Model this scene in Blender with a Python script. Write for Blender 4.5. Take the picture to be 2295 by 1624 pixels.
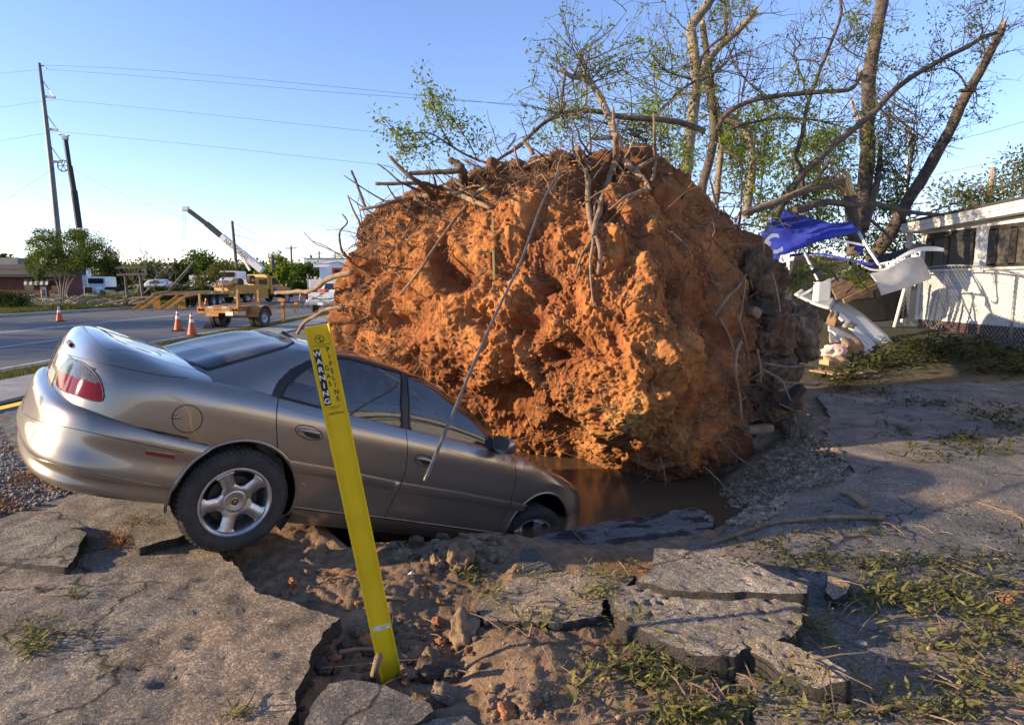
import bpy, bmesh, math, random
import numpy as np
from mathutils import Vector, Matrix, Quaternion, noise as mnoise
from mathutils.bvhtree import BVHTree
from mathutils.geometry import delaunay_2d_cdt

scene = bpy.context.scene
for o in list(bpy.data.objects):
    bpy.data.objects.remove(o, do_unlink=True)
C = scene.collection
rng = random.Random(7)
nrng = np.random.RandomState(11)
rad = math.radians

# ---------------------------------------------------------------- camera
CAM_H = 1.65
F_PX, CX, CY = 1400.0, 1147.0, 812.0          # focal length in pixels of a 2294 px wide picture
PITCH = math.atan(172.0 / F_PX)
CP, SP = math.cos(PITCH), math.sin(PITCH)
cam = bpy.data.cameras.new('camera')
cam.sensor_fit = 'HORIZONTAL'
cam.sensor_width = 36.0
cam.lens = 36.0 * F_PX / 2294.0
cam.clip_start = 0.05
cam.clip_end = 3000.0
cam_o = bpy.data.objects.new('camera', cam)
cam_o.location = (0, 0, CAM_H)
cam_o.rotation_euler = (math.pi / 2 - PITCH, 0, 0)
C.objects.link(cam_o)
scene.camera = cam_o

# ---------------------------------------------------------------- sky and sun
SUN_EL, SUN_AZ = 13.2, 9.0                     # elevation; degrees the sun stands behind the left-hand side
sx, sy, sz = (-math.cos(rad(SUN_AZ)) * math.cos(rad(SUN_EL)), -math.sin(rad(SUN_AZ)) * math.cos(rad(SUN_EL)), math.sin(rad(SUN_EL)))
world = bpy.data.worlds.new('World')
scene.world = world
world.use_nodes = True
wn = world.node_tree
wn.nodes.clear()
sky = wn.nodes.new('ShaderNodeTexSky')
sky.sky_type = 'NISHITA'
sky.sun_disc = False
sky.sun_elevation = rad(SUN_EL)
sky.sun_rotation = math.atan2(sx, sy)          # clockwise from +Y
sky.altitude = 100
sky.air_density = 1.0
sky.dust_density = 0.0
sky.ozone_density = 4.0
bg = wn.nodes.new('ShaderNodeBackground')
bg.inputs['Strength'].default_value = 0.15
wo = wn.nodes.new('ShaderNodeOutputWorld')
tn = wn.nodes.new('ShaderNodeMix'); tn.data_type = 'RGBA'; tn.blend_type = 'MULTIPLY'; tn.inputs['Factor'].default_value = 1.0; tn.inputs['B'].default_value = (1.26, .99, 1.03, 1)
wn.links.new(sky.outputs[0], tn.inputs['A'])
wn.links.new(tn.outputs['Result'], bg.inputs[0])
wn.links.new(bg.outputs[0], wo.inputs[0])
sl = bpy.data.lights.new('sun', 'SUN')
sl.energy = 4.9
sl.angle = rad(0.55)
sl.color = (1.0, 0.77, 0.50)
so = bpy.data.objects.new('sun', sl)
so.rotation_euler = Vector((sx, sy, sz)).to_track_quat('Z', 'Y').to_euler()
C.objects.link(so)
scene.view_settings.view_transform = 'Standard'
scene.view_settings.look = 'None'
scene.view_settings.exposure = 1.15
scene.view_settings.gamma = 1.0
scene.view_settings.use_curve_mapping = False

# ---------------------------------------------------------------- helpers
def W(px, py, d):
    """world point seen at picture position (px, py) at distance d along the view axis"""
    a = (px - CX) / F_PX * d
    u = (CY - py) / F_PX * d
    return Vector((a, u * SP + d * CP, CAM_H + u * CP - d * SP))

def G(px, py, z=0.0):
    u = (CY - py) / F_PX
    v = Vector(((px - CX) / F_PX, CP + u * SP, u * CP - SP))
    d = (z - CAM_H) / v.z
    return Vector((v.x * d, v.y * d, z))

def to_px(P):
    P = np.atleast_2d(np.asarray(P, float))
    x, y, z = P[:, 0], P[:, 1], P[:, 2] - CAM_H
    d = y * CP - z * SP
    u = y * SP + z * CP
    return np.stack([CX + F_PX * x / d, CY - F_PX * u / d], 1)

def lerp(a, b, t): return a + (b - a) * t
def sstep(a, b, x):
    t = np.clip((x - a) / (b - a), 0, 1)
    return t * t * (3 - 2 * t)

# vectorised gradient noise
_perm = nrng.permutation(256).astype(np.int64)
_perm = np.concatenate([_perm, _perm, _perm])
_grad = nrng.normal(size=(256, 3)); _grad /= np.linalg.norm(_grad, axis=1)[:, None]
def pnoise(P):
    P = np.asarray(P, float)
    i = np.floor(P).astype(np.int64); fr = P - i; i &= 255
    w = fr * fr * fr * (fr * (fr * 6 - 15) + 10)
    r = 0
    for dx in (0, 1):
        for dy in (0, 1):
            for dz in (0, 1):
                h = _perm[_perm[_perm[(i[..., 0] + dx) & 255] + ((i[..., 1] + dy) & 255)] + ((i[..., 2] + dz) & 255)]
                g = _grad[h]
                v = g[..., 0] * (fr[..., 0] - dx) + g[..., 1] * (fr[..., 1] - dy) + g[..., 2] * (fr[..., 2] - dz)
                r = r + v * (w[..., 0] if dx else 1 - w[..., 0]) * (w[..., 1] if dy else 1 - w[..., 1]) * (w[..., 2] if dz else 1 - w[..., 2])
    return r * 1.5
def fbm(P, octv=4, gain=.5, lac=2.03):
    P = np.asarray(P, float); a, s, r = 1.0, 1.0, 0
    for k in range(octv):
        r = r + a * pnoise(P * s + 17.3 * k); a *= gain; s *= lac
    return r
def ridged(P, octv=4, gain=.5):
    P = np.asarray(P, float); a, s, r = 1.0, 1.0, 0
    for k in range(octv):
        r = r + a * (1 - np.abs(pnoise(P * s + 9.1 * k)) * 2); a *= gain; s *= 2.07
    return r
def worley(P):
    """distance to nearest feature point (3-D cells)"""
    P = np.asarray(P, float); i = np.floor(P).astype(np.int64); fr = P - i
    best = np.full(P.shape[:-1], 9.0)
    for dx in (-1, 0, 1):
        for dy in (-1, 0, 1):
            for dz in (-1, 0, 1):
                h = _perm[_perm[_perm[(i[..., 0] + dx) & 255] + ((i[..., 1] + dy) & 255)] + ((i[..., 2] + dz) & 255)]
                o = (_grad[h] * .5 + .5)
                d = (o[..., 0] + dx - fr[..., 0]) ** 2 + (o[..., 1] + dy - fr[..., 1]) ** 2 + (o[..., 2] + dz - fr[..., 2]) ** 2
                best = np.minimum(best, d)
    return np.sqrt(best)

def in_poly(P, poly):
    P = np.asarray(P, float); x, y = P[..., 0], P[..., 1]
    ins = np.zeros(x.shape, bool); n = len(poly)
    for k in range(n):
        x0, y0 = poly[k][0], poly[k][1]; x1, y1 = poly[(k + 1) % n][0], poly[(k + 1) % n][1]
        if y0 == y1: continue
        c_ = ((y0 > y) != (y1 > y)) & (x < (x1 - x0) * (y - y0) / (y1 - y0) + x0)
        ins ^= c_
    return ins
def poly_dist(P, poly, closed=True):
    P = np.asarray(P, float); best = np.full(P.shape[:-1], 1e9); n = len(poly)
    for k in range(n if closed else n - 1):
        a = np.array(poly[k][:2], float); b = np.array(poly[(k + 1) % n][:2], float); ab = b - a
        t = np.clip(((P - a) @ ab) / max(ab @ ab, 1e-12), 0, 1)
        q = a + t[..., None] * ab
        best = np.minimum(best, np.hypot(P[..., 0] - q[..., 0], P[..., 1] - q[..., 1]))
    return best
def sdist(P, poly):
    d = poly_dist(P, poly); return np.where(in_poly(P, poly), d, -d)

# ---------------------------------------------------------------- materials
MATS = {}
def newmat(name):
    m = bpy.data.materials.new(name); m.use_nodes = True
    nt = m.node_tree; b = nt.nodes['Principled BSDF']
    MATS[name] = m
    return m, nt, b
def N(nt, t, **kw):
    n = nt.nodes.new(t)
    for k, v in kw.items(): setattr(n, k, v)
    return n
def mat(name, col, rough=.7, metal=0., col2=None, scale=6., detail=6., bump=0., bscale=None, world_co=False, spec=None, coat=0., trans=0., ior=None, col3=None, scale3=1.2, contrast=(.35, .65), alpha=None, sss=0., emit=None):
    m, nt, b = newmat(name)
    b.inputs['Base Color'].default_value = (*col, 1)
    b.inputs['Roughness'].default_value = rough
    b.inputs['Metallic'].default_value = metal
    if spec is not None: b.inputs['Specular IOR Level'].default_value = spec
    if coat: b.inputs['Coat Weight'].default_value = coat; b.inputs['Coat Roughness'].default_value = .04
    if trans: b.inputs['Transmission Weight'].default_value = trans
    if ior: b.inputs['IOR'].default_value = ior
    if alpha is not None: b.inputs['Alpha'].default_value = alpha
    if col2 is not None or bump:
        if world_co: co = N(nt, 'ShaderNodeNewGeometry').outputs['Position']
        else: co = N(nt, 'ShaderNodeTexCoord').outputs['Object']
    if col2 is not None:
        n1 = N(nt, 'ShaderNodeTexNoise'); n1.inputs['Scale'].default_value = scale; n1.inputs['Detail'].default_value = detail; n1.inputs['Roughness'].default_value = .62
        nt.links.new(co, n1.inputs['Vector'])
        r = N(nt, 'ShaderNodeValToRGB'); r.color_ramp.elements[0].position = contrast[0]; r.color_ramp.elements[1].position = contrast[1]
        r.color_ramp.elements[0].color = (*col, 1); r.color_ramp.elements[1].color = (*col2, 1)
        nt.links.new(n1.outputs['Fac'], r.inputs['Fac']); out = r.outputs['Color']
        if col3 is not None:
            n3 = N(nt, 'ShaderNodeTexNoise'); n3.inputs['Scale'].default_value = scale3; n3.inputs['Detail'].default_value = 5
            nt.links.new(co, n3.inputs['Vector'])
            r3 = N(nt, 'ShaderNodeValToRGB'); r3.color_ramp.elements[0].position = .45; r3.color_ramp.elements[1].position = .62
            nt.links.new(n3.outputs['Fac'], r3.inputs['Fac'])
            mx = N(nt, 'ShaderNodeMix', data_type='RGBA'); mx.inputs['B'].default_value = (*col3, 1)
            nt.links.new(r3.outputs['Color'], mx.inputs['Factor']); nt.links.new(out, mx.inputs['A']); out = mx.outputs['Result']
        nt.links.new(out, b.inputs['Base Color'])
    if bump:
        n2 = N(nt, 'ShaderNodeTexNoise'); n2.inputs['Scale'].default_value = bscale or scale * 4; n2.inputs['Detail'].default_value = 8; n2.inputs['Roughness'].default_value = .65
        nt.links.new(co, n2.inputs['Vector'])
        bp = N(nt, 'ShaderNodeBump'); bp.inputs['Strength'].default_value = min(1, bump); bp.inputs['Distance'].default_value = .02 * max(1, bump)
        nt.links.new(n2.outputs['Fac'], bp.inputs['Height']); nt.links.new(bp.outputs[0], b.inputs['Normal'])
    if emit: b.inputs['Emission Color'].default_value = (*emit[0], 1); b.inputs['Emission Strength'].default_value = emit[1]
    return m

# ---------------------------------------------------------------- meshes
class MB:
    def __init__(s): s.v = []; s.f = []
    def add(s, vs, fs):
        o = len(s.v); s.v.extend([tuple(v) for v in vs]); s.f.extend([tuple(i + o for i in f) for f in fs]); return s
    def box(s, cx, cy, cz, dx, dy, dz, M=None):
        vs = [Vector((cx + a * dx / 2, cy + b * dy / 2, cz + c * dz / 2)) for a in (-1, 1) for b in (-1, 1) for c in (-1, 1)]
        if M is not None: vs = [M @ v for v in vs]
        return s.add(vs, [(0, 1, 3, 2), (4, 6, 7, 5), (0, 4, 5, 1), (2, 3, 7, 6), (0, 2, 6, 4), (1, 5, 7, 3)])
    def beam(s, a, b, w, h, up=Vector((0, 0, 1))):
        a = Vector(a); b = Vector(b); d = (b - a); L = d.length; d.normalize()
        sd = d.cross(Vector(up))
        if sd.length < 1e-4: sd = d.cross(Vector((1, 0, 0)))
        sd.normalize(); u = sd.cross(d)
        vs = [p + sd * (w / 2 * i) + u * (h / 2 * j) for p in (a, b) for i in (-1, 1) for j in (-1, 1)]
        return s.add(vs, [(0, 1, 3, 2), (4, 6, 7, 5), (0, 4, 5, 1), (2, 3, 7, 6), (0, 2, 6, 4), (1, 5, 7, 3)])
    def tube(s, pts, r, n=8, cap=True, wob=0.):
        pts = [Vector(p) for p in pts]; k = len(pts)
        if not hasattr(r, '__len__'): r = [r] * k
        o = len(s.v); ref = None
        for i, p in enumerate(pts):
            t = (pts[min(i + 1, k - 1)] - pts[max(i - 1, 0)])
            if t.length < 1e-9: t = Vector((0, 0, 1))
            t.normalize()
            if ref is None:
                ref = t.orthogonal().normalized()
            else:
                ref = (ref - t * ref.dot(t))
                ref = ref.normalized() if ref.length > 1e-6 else t.orthogonal().normalized()
            b = t.cross(ref)
            for j in range(n):
                a = 2 * math.pi * j / n
                rr = r[i] * (1 + (rng.uniform(-wob, wob) if wob else 0))
                s.v.append(tuple(p + ref * (math.cos(a) * rr) + b * (math.sin(a) * rr)))
        for i in range(k - 1):
            for j in range(n):
                a = o + i * n + j; b2 = o + i * n + (j + 1) % n
                s.f.append((a, b2, b2 + n, a + n))
        if cap:
            s.f.append(tuple(o + j for j in range(n))[::-1]); s.f.append(tuple(o + (k - 1) * n + j for j in range(n)))
        return s
    def lathe(s, prof, axis_o, axis_d, n=24, closed=False):
        """prof: list of (along, radius)"""
        ax = Vector(axis_d).normalized(); e1 = ax.orthogonal().normalized(); e2 = ax.cross(e1); O = Vector(axis_o); o = len(s.v)
        for (a, r) in prof:
            for j in range(n):
                t = 2 * math.pi * j / n
                s.v.append(tuple(O + ax * a + (e1 * math.cos(t) + e2 * math.sin(t)) * r))
        m = len(prof)
        for i in range(m if closed else m - 1):
            i2 = (i + 1) % m
            for j in range(n):
                s.f.append((o + i * n + j, o + i * n + (j + 1) % n, o + i2 * n + (j + 1) % n, o + i2 * n + j))
        return s
    def prism(s, poly, off):
        """poly: list of 3-D points, extruded by vector off"""
        n = len(poly); off = Vector(off)
        vs = [Vector(p) for p in poly] + [Vector(p) + off for p in poly]
        fs = [tuple(range(n))[::-1], tuple(range(n, 2 * n))] + [(i, (i + 1) % n, n + (i + 1) % n, n + i) for i in range(n)]
        return s.add(vs, fs)
    def build(s, name, m, parent=None, smooth=False, bevel=0., angle=None):
        me = bpy.data.meshes.new(name); me.from_pydata(s.v, [], s.f); me.update()
        if bevel or True:
            bm = bmesh.new(); bm.from_mesh(me); bmesh.ops.recalc_face_normals(bm, faces=bm.faces)
            if bevel:
                bmesh.ops.bevel(bm, geom=[e for e in bm.edges if len(e.link_faces) == 2 and e.calc_face_angle(0) > .6], offset=bevel, segments=2, profile=.6, affect='EDGES', clamp_overlap=True)
            bm.to_mesh(me); bm.free()
        return mkobj(name, me, m, parent, smooth, angle)

def mkobj(name, me, m, parent=None, smooth=False, angle=None):
    o = bpy.data.objects.new(name, me); C.objects.link(o)
    if m is not None: me.materials.append(MATS[m] if isinstance(m, str) else m)
    if smooth:
        me.polygons.foreach_set('use_smooth', [True] * len(me.polygons))
        if angle: me.set_sharp_from_angle(angle=rad(angle))
    if parent is not None: o.parent = parent
    return o
def npmesh(name, V, F, m, parent=None, smooth=True, col=None):
    V = np.asarray(V, np.float32); F = np.asarray(F, np.int32)
    me = bpy.data.meshes.new(name)
    me.vertices.add(len(V)); me.vertices.foreach_set('co', V.ravel())
    k = F.shape[1]
    me.loops.add(F.size); me.loops.foreach_set('vertex_index', F.ravel())
    me.polygons.add(len(F)); me.polygons.foreach_set('loop_start', np.arange(0, F.size, k, dtype=np.int32)); me.polygons.foreach_set('loop_total', np.full(len(F), k, np.int32))
    me.update(calc_edges=True)
    if col is not None:
        a = me.color_attributes.new('tint', 'FLOAT_COLOR', 'POINT')
        cc = np.ones((len(V), 4), np.float32); cc[:, :col.shape[1]] = col; a.data.foreach_set('color', cc.ravel())
    return mkobj(name, me, m, parent, smooth)
def grid_faces(nu, nv):
    i, j = np.meshgrid(np.arange(nu - 1), np.arange(nv - 1), indexing='ij'); a = (i * nv + j).ravel()
    return np.stack([a, a + nv, a + nv + 1, a + 1], 1)
def tag(o, label=None, cat=None, group=None, kind=None):
    if label: o['label'] = label
    if cat: o['category'] = cat
    if group: o['group'] = group
    if kind: o['kind'] = kind
    return o
def thing(name, label, cat, loc=(0, 0, 0), group=None, rotz=0.):
    o = bpy.data.objects.new(name, None); C.objects.link(o); o.location = loc; o.rotation_euler = (0, 0, rotz); o.empty_display_size = .1
    return tag(o, label, cat, group)
def struct(o): o['kind'] = 'structure'; return o
def copy_tree(o, parent=None):
    c = o.copy(); C.objects.link(c)
    if parent is not None: c.parent = parent
    for ch in [x for x in o.children]: copy_tree(ch, c)
    return c
def wiggle(a, b, n, amp, seed=0, droop=0.):
    a = Vector(a); b = Vector(b); L = (b - a).length; out = []
    for i in range(n + 1):
        t = i / n; p = a.lerp(b, t)
        k = amp * L * math.sin(math.pi * min(1, t * 1.0)) ** .5 if 0 < t < 1 else (amp * L * .6 if t == 1 else 0)
        nv = Vector(mnoise.noise_vector(Vector((t * 3.1 + seed * 7.7, seed * 3.3, 1.7))))
        out.append(p + nv * k + Vector((0, 0, -droop * math.sin(math.pi * t))))
    return out
def smooth_path(pts, sub=4):
    pts = [Vector(p) for p in pts]; out = []
    for i in range(len(pts) - 1):
        p0 = pts[max(i - 1, 0)]; p1 = pts[i]; p2 = pts[i + 1]; p3 = pts[min(i + 2, len(pts) - 1)]
        for k in range(sub):
            t = k / sub
            out.append(.5 * ((2 * p1) + (p2 - p0) * t + (2 * p0 - 5 * p1 + 4 * p2 - p3) * t * t + (3 * p1 - p0 - 3 * p2 + p3) * t ** 3))
    out.append(pts[-1]); return out
# ================================================================ CAR POSE (needed by the ground)
CAR_YAW, CAR_PITCH, CAR_ROLL = 0.71267, 0.34913, 0.06323
CAR_T = Vector((-2.38672, 4.38555, 0.05898))
CAR_M = Matrix.Translation(CAR_T) @ Matrix.Rotation(CAR_YAW, 4, 'Z') @ Matrix.Rotation(CAR_PITCH, 4, 'Y') @ Matrix.Rotation(CAR_ROLL, 4, 'X')
CAR_MI = CAR_M.inverted()
CAR_A = np.array(CAR_M)[:3, :3]; CAR_B = np.array(CAR_T)

# ================================================================ SETTING MATERIALS
def tint_mat(name, rough=.95, vscale=9., vamt=.45, bscale=38., bump=.5, bdist=.02, fine=220., fineamt=.35, world_co=True, cracks=0.):
    m, nt, b = newmat(name)
    at = N(nt, 'ShaderNodeAttribute'); at.attribute_name = 'tint'
    co = N(nt, 'ShaderNodeNewGeometry').outputs['Position']
    n1 = N(nt, 'ShaderNodeTexNoise'); n1.inputs['Scale'].default_value = vscale; n1.inputs['Detail'].default_value = 8; n1.inputs['Roughness'].default_value = .68
    n2 = N(nt, 'ShaderNodeTexNoise'); n2.inputs['Scale'].default_value = fine; n2.inputs['Detail'].default_value = 3
    nt.links.new(co, n1.inputs['Vector']); nt.links.new(co, n2.inputs['Vector'])
    mr = N(nt, 'ShaderNodeMapRange'); mr.inputs['From Min'].default_value = .3; mr.inputs['From Max'].default_value = .7
    mr.inputs['To Min'].default_value = 1 - vamt; mr.inputs['To Max'].default_value = 1 + vamt
    nt.links.new(n1.outputs['Fac'], mr.inputs['Value'])
    mr2 = N(nt, 'ShaderNodeMapRange'); mr2.inputs['From Min'].default_value = .3; mr2.inputs['From Max'].default_value = .7
    mr2.inputs['To Min'].default_value = 1 - fineamt; mr2.inputs['To Max'].default_value = 1 + fineamt
    nt.links.new(n2.outputs['Fac'], mr2.inputs['Value'])
    mu = N(nt, 'ShaderNodeMath', operation='MULTIPLY'); nt.links.new(mr.outputs[0], mu.inputs[0]); nt.links.new(mr2.outputs[0], mu.inputs[1])
    vm = N(nt, 'ShaderNodeVectorMath', operation='SCALE'); nt.links.new(at.outputs['Color'], vm.inputs[0]); nt.links.new(mu.outputs[0], vm.inputs['Scale'])
    out = vm.outputs[0]
    if cracks:
        nw = N(nt, 'ShaderNodeTexNoise'); nw.inputs['Scale'].default_value = 2.3; nw.inputs['Detail'].default_value = 6; nt.links.new(co, nw.inputs['Vector'])
        va = N(nt, 'ShaderNodeVectorMath', operation='MULTIPLY_ADD'); va.inputs[1].default_value = (.55, .55, .55); nt.links.new(nw.outputs['Color'], va.inputs[0]); nt.links.new(co, va.inputs[2])
        vo = N(nt, 'ShaderNodeTexVoronoi', feature='DISTANCE_TO_EDGE'); vo.inputs['Scale'].default_value = cracks; nt.links.new(va.outputs[0], vo.inputs['Vector'])
        rr = N(nt, 'ShaderNodeMapRange'); rr.inputs['From Min'].default_value = .004; rr.inputs['From Max'].default_value = .016; rr.inputs['To Min'].default_value = .25; nt.links.new(vo.outputs['Distance'], rr.inputs['Value'])
        nm_ = N(nt, 'ShaderNodeTexNoise'); nm_.inputs['Scale'].default_value = .9; nt.links.new(co, nm_.inputs['Vector'])
        rm = N(nt, 'ShaderNodeMapRange'); rm.inputs['From Min'].default_value = .46; rm.inputs['From Max'].default_value = .54; nt.links.new(nm_.outputs['Fac'], rm.inputs['Value'])
        mxf = N(nt, 'ShaderNodeMath', operation='MAXIMUM'); nt.links.new(rr.outputs[0], mxf.inputs[0]); nt.links.new(rm.outputs[0], mxf.inputs[1])
        # pale stone chips showing in the worn surface
        vc = N(nt, 'ShaderNodeTexVoronoi'); vc.inputs['Scale'].default_value = 95; nt.links.new(co, vc.inputs['Vector'])
        cr_ = N(nt, 'ShaderNodeMapRange'); cr_.inputs['From Min'].default_value = .72; cr_.inputs['From Max'].default_value = .8; cr_.inputs['To Min'].default_value = 1.; cr_.inputs['To Max'].default_value = 1.75
        sx_ = N(nt, 'ShaderNodeSeparateColor'); nt.links.new(vc.outputs['Color'], sx_.inputs[0]); nt.links.new(sx_.outputs[0], cr_.inputs['Value'])
        mm_ = N(nt, 'ShaderNodeMath', operation='MULTIPLY'); nt.links.new(mxf.outputs[0], mm_.inputs[0]); nt.links.new(cr_.outputs[0], mm_.inputs[1])
        v2 = N(nt, 'ShaderNodeVectorMath', operation='SCALE'); nt.links.new(out, v2.inputs[0]); nt.links.new(mm_.outputs[0], v2.inputs['Scale']); out = v2.outputs[0]
    nt.links.new(out, b.inputs['Base Color'])
    b.inputs['Roughness'].default_value = rough; b.inputs['Specular IOR Level'].default_value = .25
    n3 = N(nt, 'ShaderNodeTexNoise'); n3.inputs['Scale'].default_value = bscale; n3.inputs['Detail'].default_value = 9; n3.inputs['Roughness'].default_value = .68
    nt.links.new(co, n3.inputs['Vector'])
    bp = N(nt, 'ShaderNodeBump'); bp.inputs['Strength'].default_value = bump; bp.inputs['Distance'].default_value = bdist
    nt.links.new(n3.outputs['Fac'], bp.inputs['Height']); nt.links.new(bp.outputs[0], b.inputs['Normal'])
    return m
tint_mat('earth', bump=.8, bdist=.025)
tint_mat('clay', vscale=5., vamt=.35, bscale=26., bump=.9, bdist=.035, fine=120., fineamt=.25)
tint_mat('asphalt', vscale=3.2, vamt=.32, bscale=75., bump=1.0, bdist=.018, fine=210., fineamt=.5, rough=.9, cracks=1.1)
mat('asphalt_edge', (.018, .016, .014), .95, col2=(.06, .05, .04), scale=60, bump=1., bscale=90, world_co=True)
tint_mat('road_surface', vscale=1.4, vamt=.18, bscale=60., bump=.2, bdist=.01, fine=90., fineamt=.2, rough=.85)
mat('line_paint', (.62, .62, .60), .8, col2=(.32, .32, .31), scale=3, world_co=True)
mat('kerb_concrete', (.33, .31, .28), .9, col2=(.22, .21, .19), scale=3, bump=.4, bscale=40, world_co=True)
mat('grass_blade', (.055, .085, .018), .7, col2=(.13, .14, .035), scale=.9, world_co=True)

# ================================================================ GROUND
HOLE = [(-.95, 4.38), (-.6, 4.2), (-.25, 4.3), (.1, 4.2), (.5, 4.0), (1.0, 4.1), (1.5, 4.35), (1.9, 4.75), (2.3, 5.05), (2.75, 5.25), (3.2, 5.65), (3.25, 6.4), (3.7, 7.2), (4.1, 8.2), (3.2, 10.2), (0, 10.6), (-2.4, 9.6), (-2.1, 7.0), (-2.2, 5.6)]
WATER_Z = -.53
gpx = lambda L, z=0.: [tuple(G(x, y, z)[:2]) for x, y in L]
LEFT_EDGE = gpx([(640, 1640), (650, 1585), (672, 1530), (690, 1490), (700, 1455), (728, 1418), (757, 1385), (705, 1366), (640, 1346), (577, 1326), (548, 1290), (520, 1262), (490, 1236), (468, 1212), (455, 1190)])
BASIN = gpx([(600, 1660), (670, 1500), (690, 1430), (735, 1385), (560, 1325), (470, 1225), (430, 1200), (560, 1165), (830, 1170), (1000, 1190), (1160, 1210), (1150, 1300), (1060, 1360), (1075, 1480), (1000, 1560), (1060, 1660)])
def ground_h(x, y, detail=True):
    P = np.stack([x, y], -1); Q = np.stack([x, y, np.zeros_like(x)], -1)
    h = np.full(x.shape, -.075)
    near = (np.abs(x) < 9) & (y < 14) & (y > .3)
    hn = h.copy()
    # far left verge behind the road
    vx = -27.6 - x
    h = h + .22 * sstep(0, .9, vx) + .45 * sstep(1, 14, vx) * sstep(10, 30, y)
    # rise towards the house
    h = h + .60 * sstep(3, 8.5, x) * sstep(8, 15, y)
    h = h + .07 * sstep(8, 16, np.hypot(x, y)) * (x > -26)
    # foreground dirt mounds to the right of the marker post
    mp = gpx([(1060, 1380), (1300, 1330), (1500, 1380), (1720, 1500), (1760, 1660), (960, 1660), (1090, 1500)])
    sm = sdist(P, mp)
    h = h + .050 * sstep(-.1, .22, sm)
    # basin between the broken slabs
    sb = sdist(P, BASIN)
    h = h - .05 * sstep(-.02, .12, sb)
    # heap of clods beside the car
    hx, hy = G(985, 1225, -.05)[:2]
    h = h + .05 * np.exp(-(((x - hx) / .33) ** 2 + ((y - hy) / .18) ** 2))
    hx, hy = G(760, 1300, -.05)[:2]
    h = h + .05 * np.exp(-(((x - hx) / .5) ** 2 + ((y - hy) / .3) ** 2))
    hx, hy = G(1150, 1480, 0)[:2]
    h = h + .045 * np.exp(-(((x - hx) / .22) ** 2 + ((y - hy) / .2) ** 2))
    dcar = poly_dist(P, [(-.85, 4.45), (-.1, 5.0)], closed=False)
    h = h - .13 * np.exp(-(dcar / .38) ** 2)
    sd = sdist(P, HOLE)
    far = sstep(.6, 1.4, x) * sstep(5.2, 6.2, y)
    hole = -1.15 * (sstep(-.05, .75, sd) * (1 - far) + sstep(-.05, 2.4, sd) * far)
    h = h + hole
    if detail:
        amp = .35 + .65 * np.maximum(sstep(-.1, .1, sb), sstep(-.2, .1, sd)) + .35 * sstep(-.1, .2, sm)
        n = .022 * fbm(Q * 2.3 + 3, 3) + .030 * (.55 - worley(Q * 6.5)) + .024 * (.5 - worley(Q * 16)) + .012 * (.5 - worley(Q * 37)) + .006 * fbm(Q * 60, 2)
        n2 = n * amp * np.where(near, 1, .25)
        h = h + n2
    # the ground stays clear of the car's belly and front wheels
    L = (np.stack([x, y, h], -1) - CAR_B) @ CAR_A
    inside = (np.abs(L[..., 1]) < 1.02) & (L[..., 0] > -1.3) & (L[..., 0] < 4.0)
    floor_l = np.where(L[..., 0] > .38, .14 - .42 * sstep(.75, 1.25, L[..., 0]), np.where(L[..., 0] < -.3, .1, 0.0))
    w = 1 - sstep(.92, 1.04, np.abs(L[..., 1]))
    cut = np.where(inside & (L[..., 2] > floor_l), (L[..., 2] - floor_l) * w, 0)
    return h - cut
ys = [-120, -60, -30, -14, -7, -3, -1, 0, .7, 1.2]
y0 = 1.45
while y0 < 13: ys.append(y0); y0 *= 1.0062
while y0 < 2600: ys.append(y0); y0 *= 1.075
ys = np.array(ys)
aa = np.concatenate([-np.geomspace(6, .86, 22)[:-1], np.linspace(-.85, .85, 470), np.geomspace(.86, 6, 22)[1:]])
Yg, Ag = np.meshgrid(ys, aa, indexing='ij')
Xg = Ag * (np.abs(Yg) + .35)
Hg = ground_h(Xg, Yg)
VG = np.stack([Xg, Yg, Hg], -1)
Pg = VG[..., :2]; Qg = np.stack([Xg, Yg, np.zeros_like(Xg)], -1)
dirt = np.array([.215, .140, .085]); red = np.array([.30, .145, .062]); grey = np.array([.17, .155, .135]); straw = np.array([.25, .125, .05]); green = np.array([.075, .085, .030]); leafy = np.array([.07, .062, .035]); mud = np.array([.11, .065, .035])
def mixc(c, k, w): return c * (1 - w[..., None]) + k * w[..., None]
col = np.ones(Xg.shape + (3,)) * dirt
nz = fbm(Qg * 1.1 + 5, 4)
col = mixc(col, red, sstep(.1, .5, fbm(Qg * 1.7 + 40, 4)) * .55)
gl = (Xg < -1.0) * sstep(-3.0, -3.8, Xg)
col = mixc(col, grey, gl * 1.0)
col = mixc(col, straw, gl * sstep(.05, .3, fbm(Qg * 2.0 + 11, 4)) * sstep(-7.2, -5.5, Xg) * sstep(8.5, 6.0, Yg))
col = mixc(col, green, sstep(-27.0, -28.0, Xg))
col = mixc(col, green * .9 + leafy * .3, sstep(60, 80, Yg))
col = mixc(col, leafy, sstep(3.5, 5.5, Xg) * sstep(9.0, 11.0, Yg))
col = mixc(col, green, sstep(-9.7, -9.3, Xg) * sstep(-8.7, -8.95, Xg) * .9)
sdh = sdist(Pg, HOLE)
col = mixc(col, np.array([.27, .20, .135]), sstep(-.1, .1, sdh) * sstep(1.4, 2.0, Xg) * .8)
col = mixc(col, mud, sstep(-.40, -.53, Hg))
col = col * (1 + .22 * nz[..., None])
ground = npmesh('ground', VG.reshape(-1, 3), grid_faces(len(ys), len(aa)), 'earth', col=np.clip(col, .01, 1).reshape(-1, 3))
struct(ground)

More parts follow.
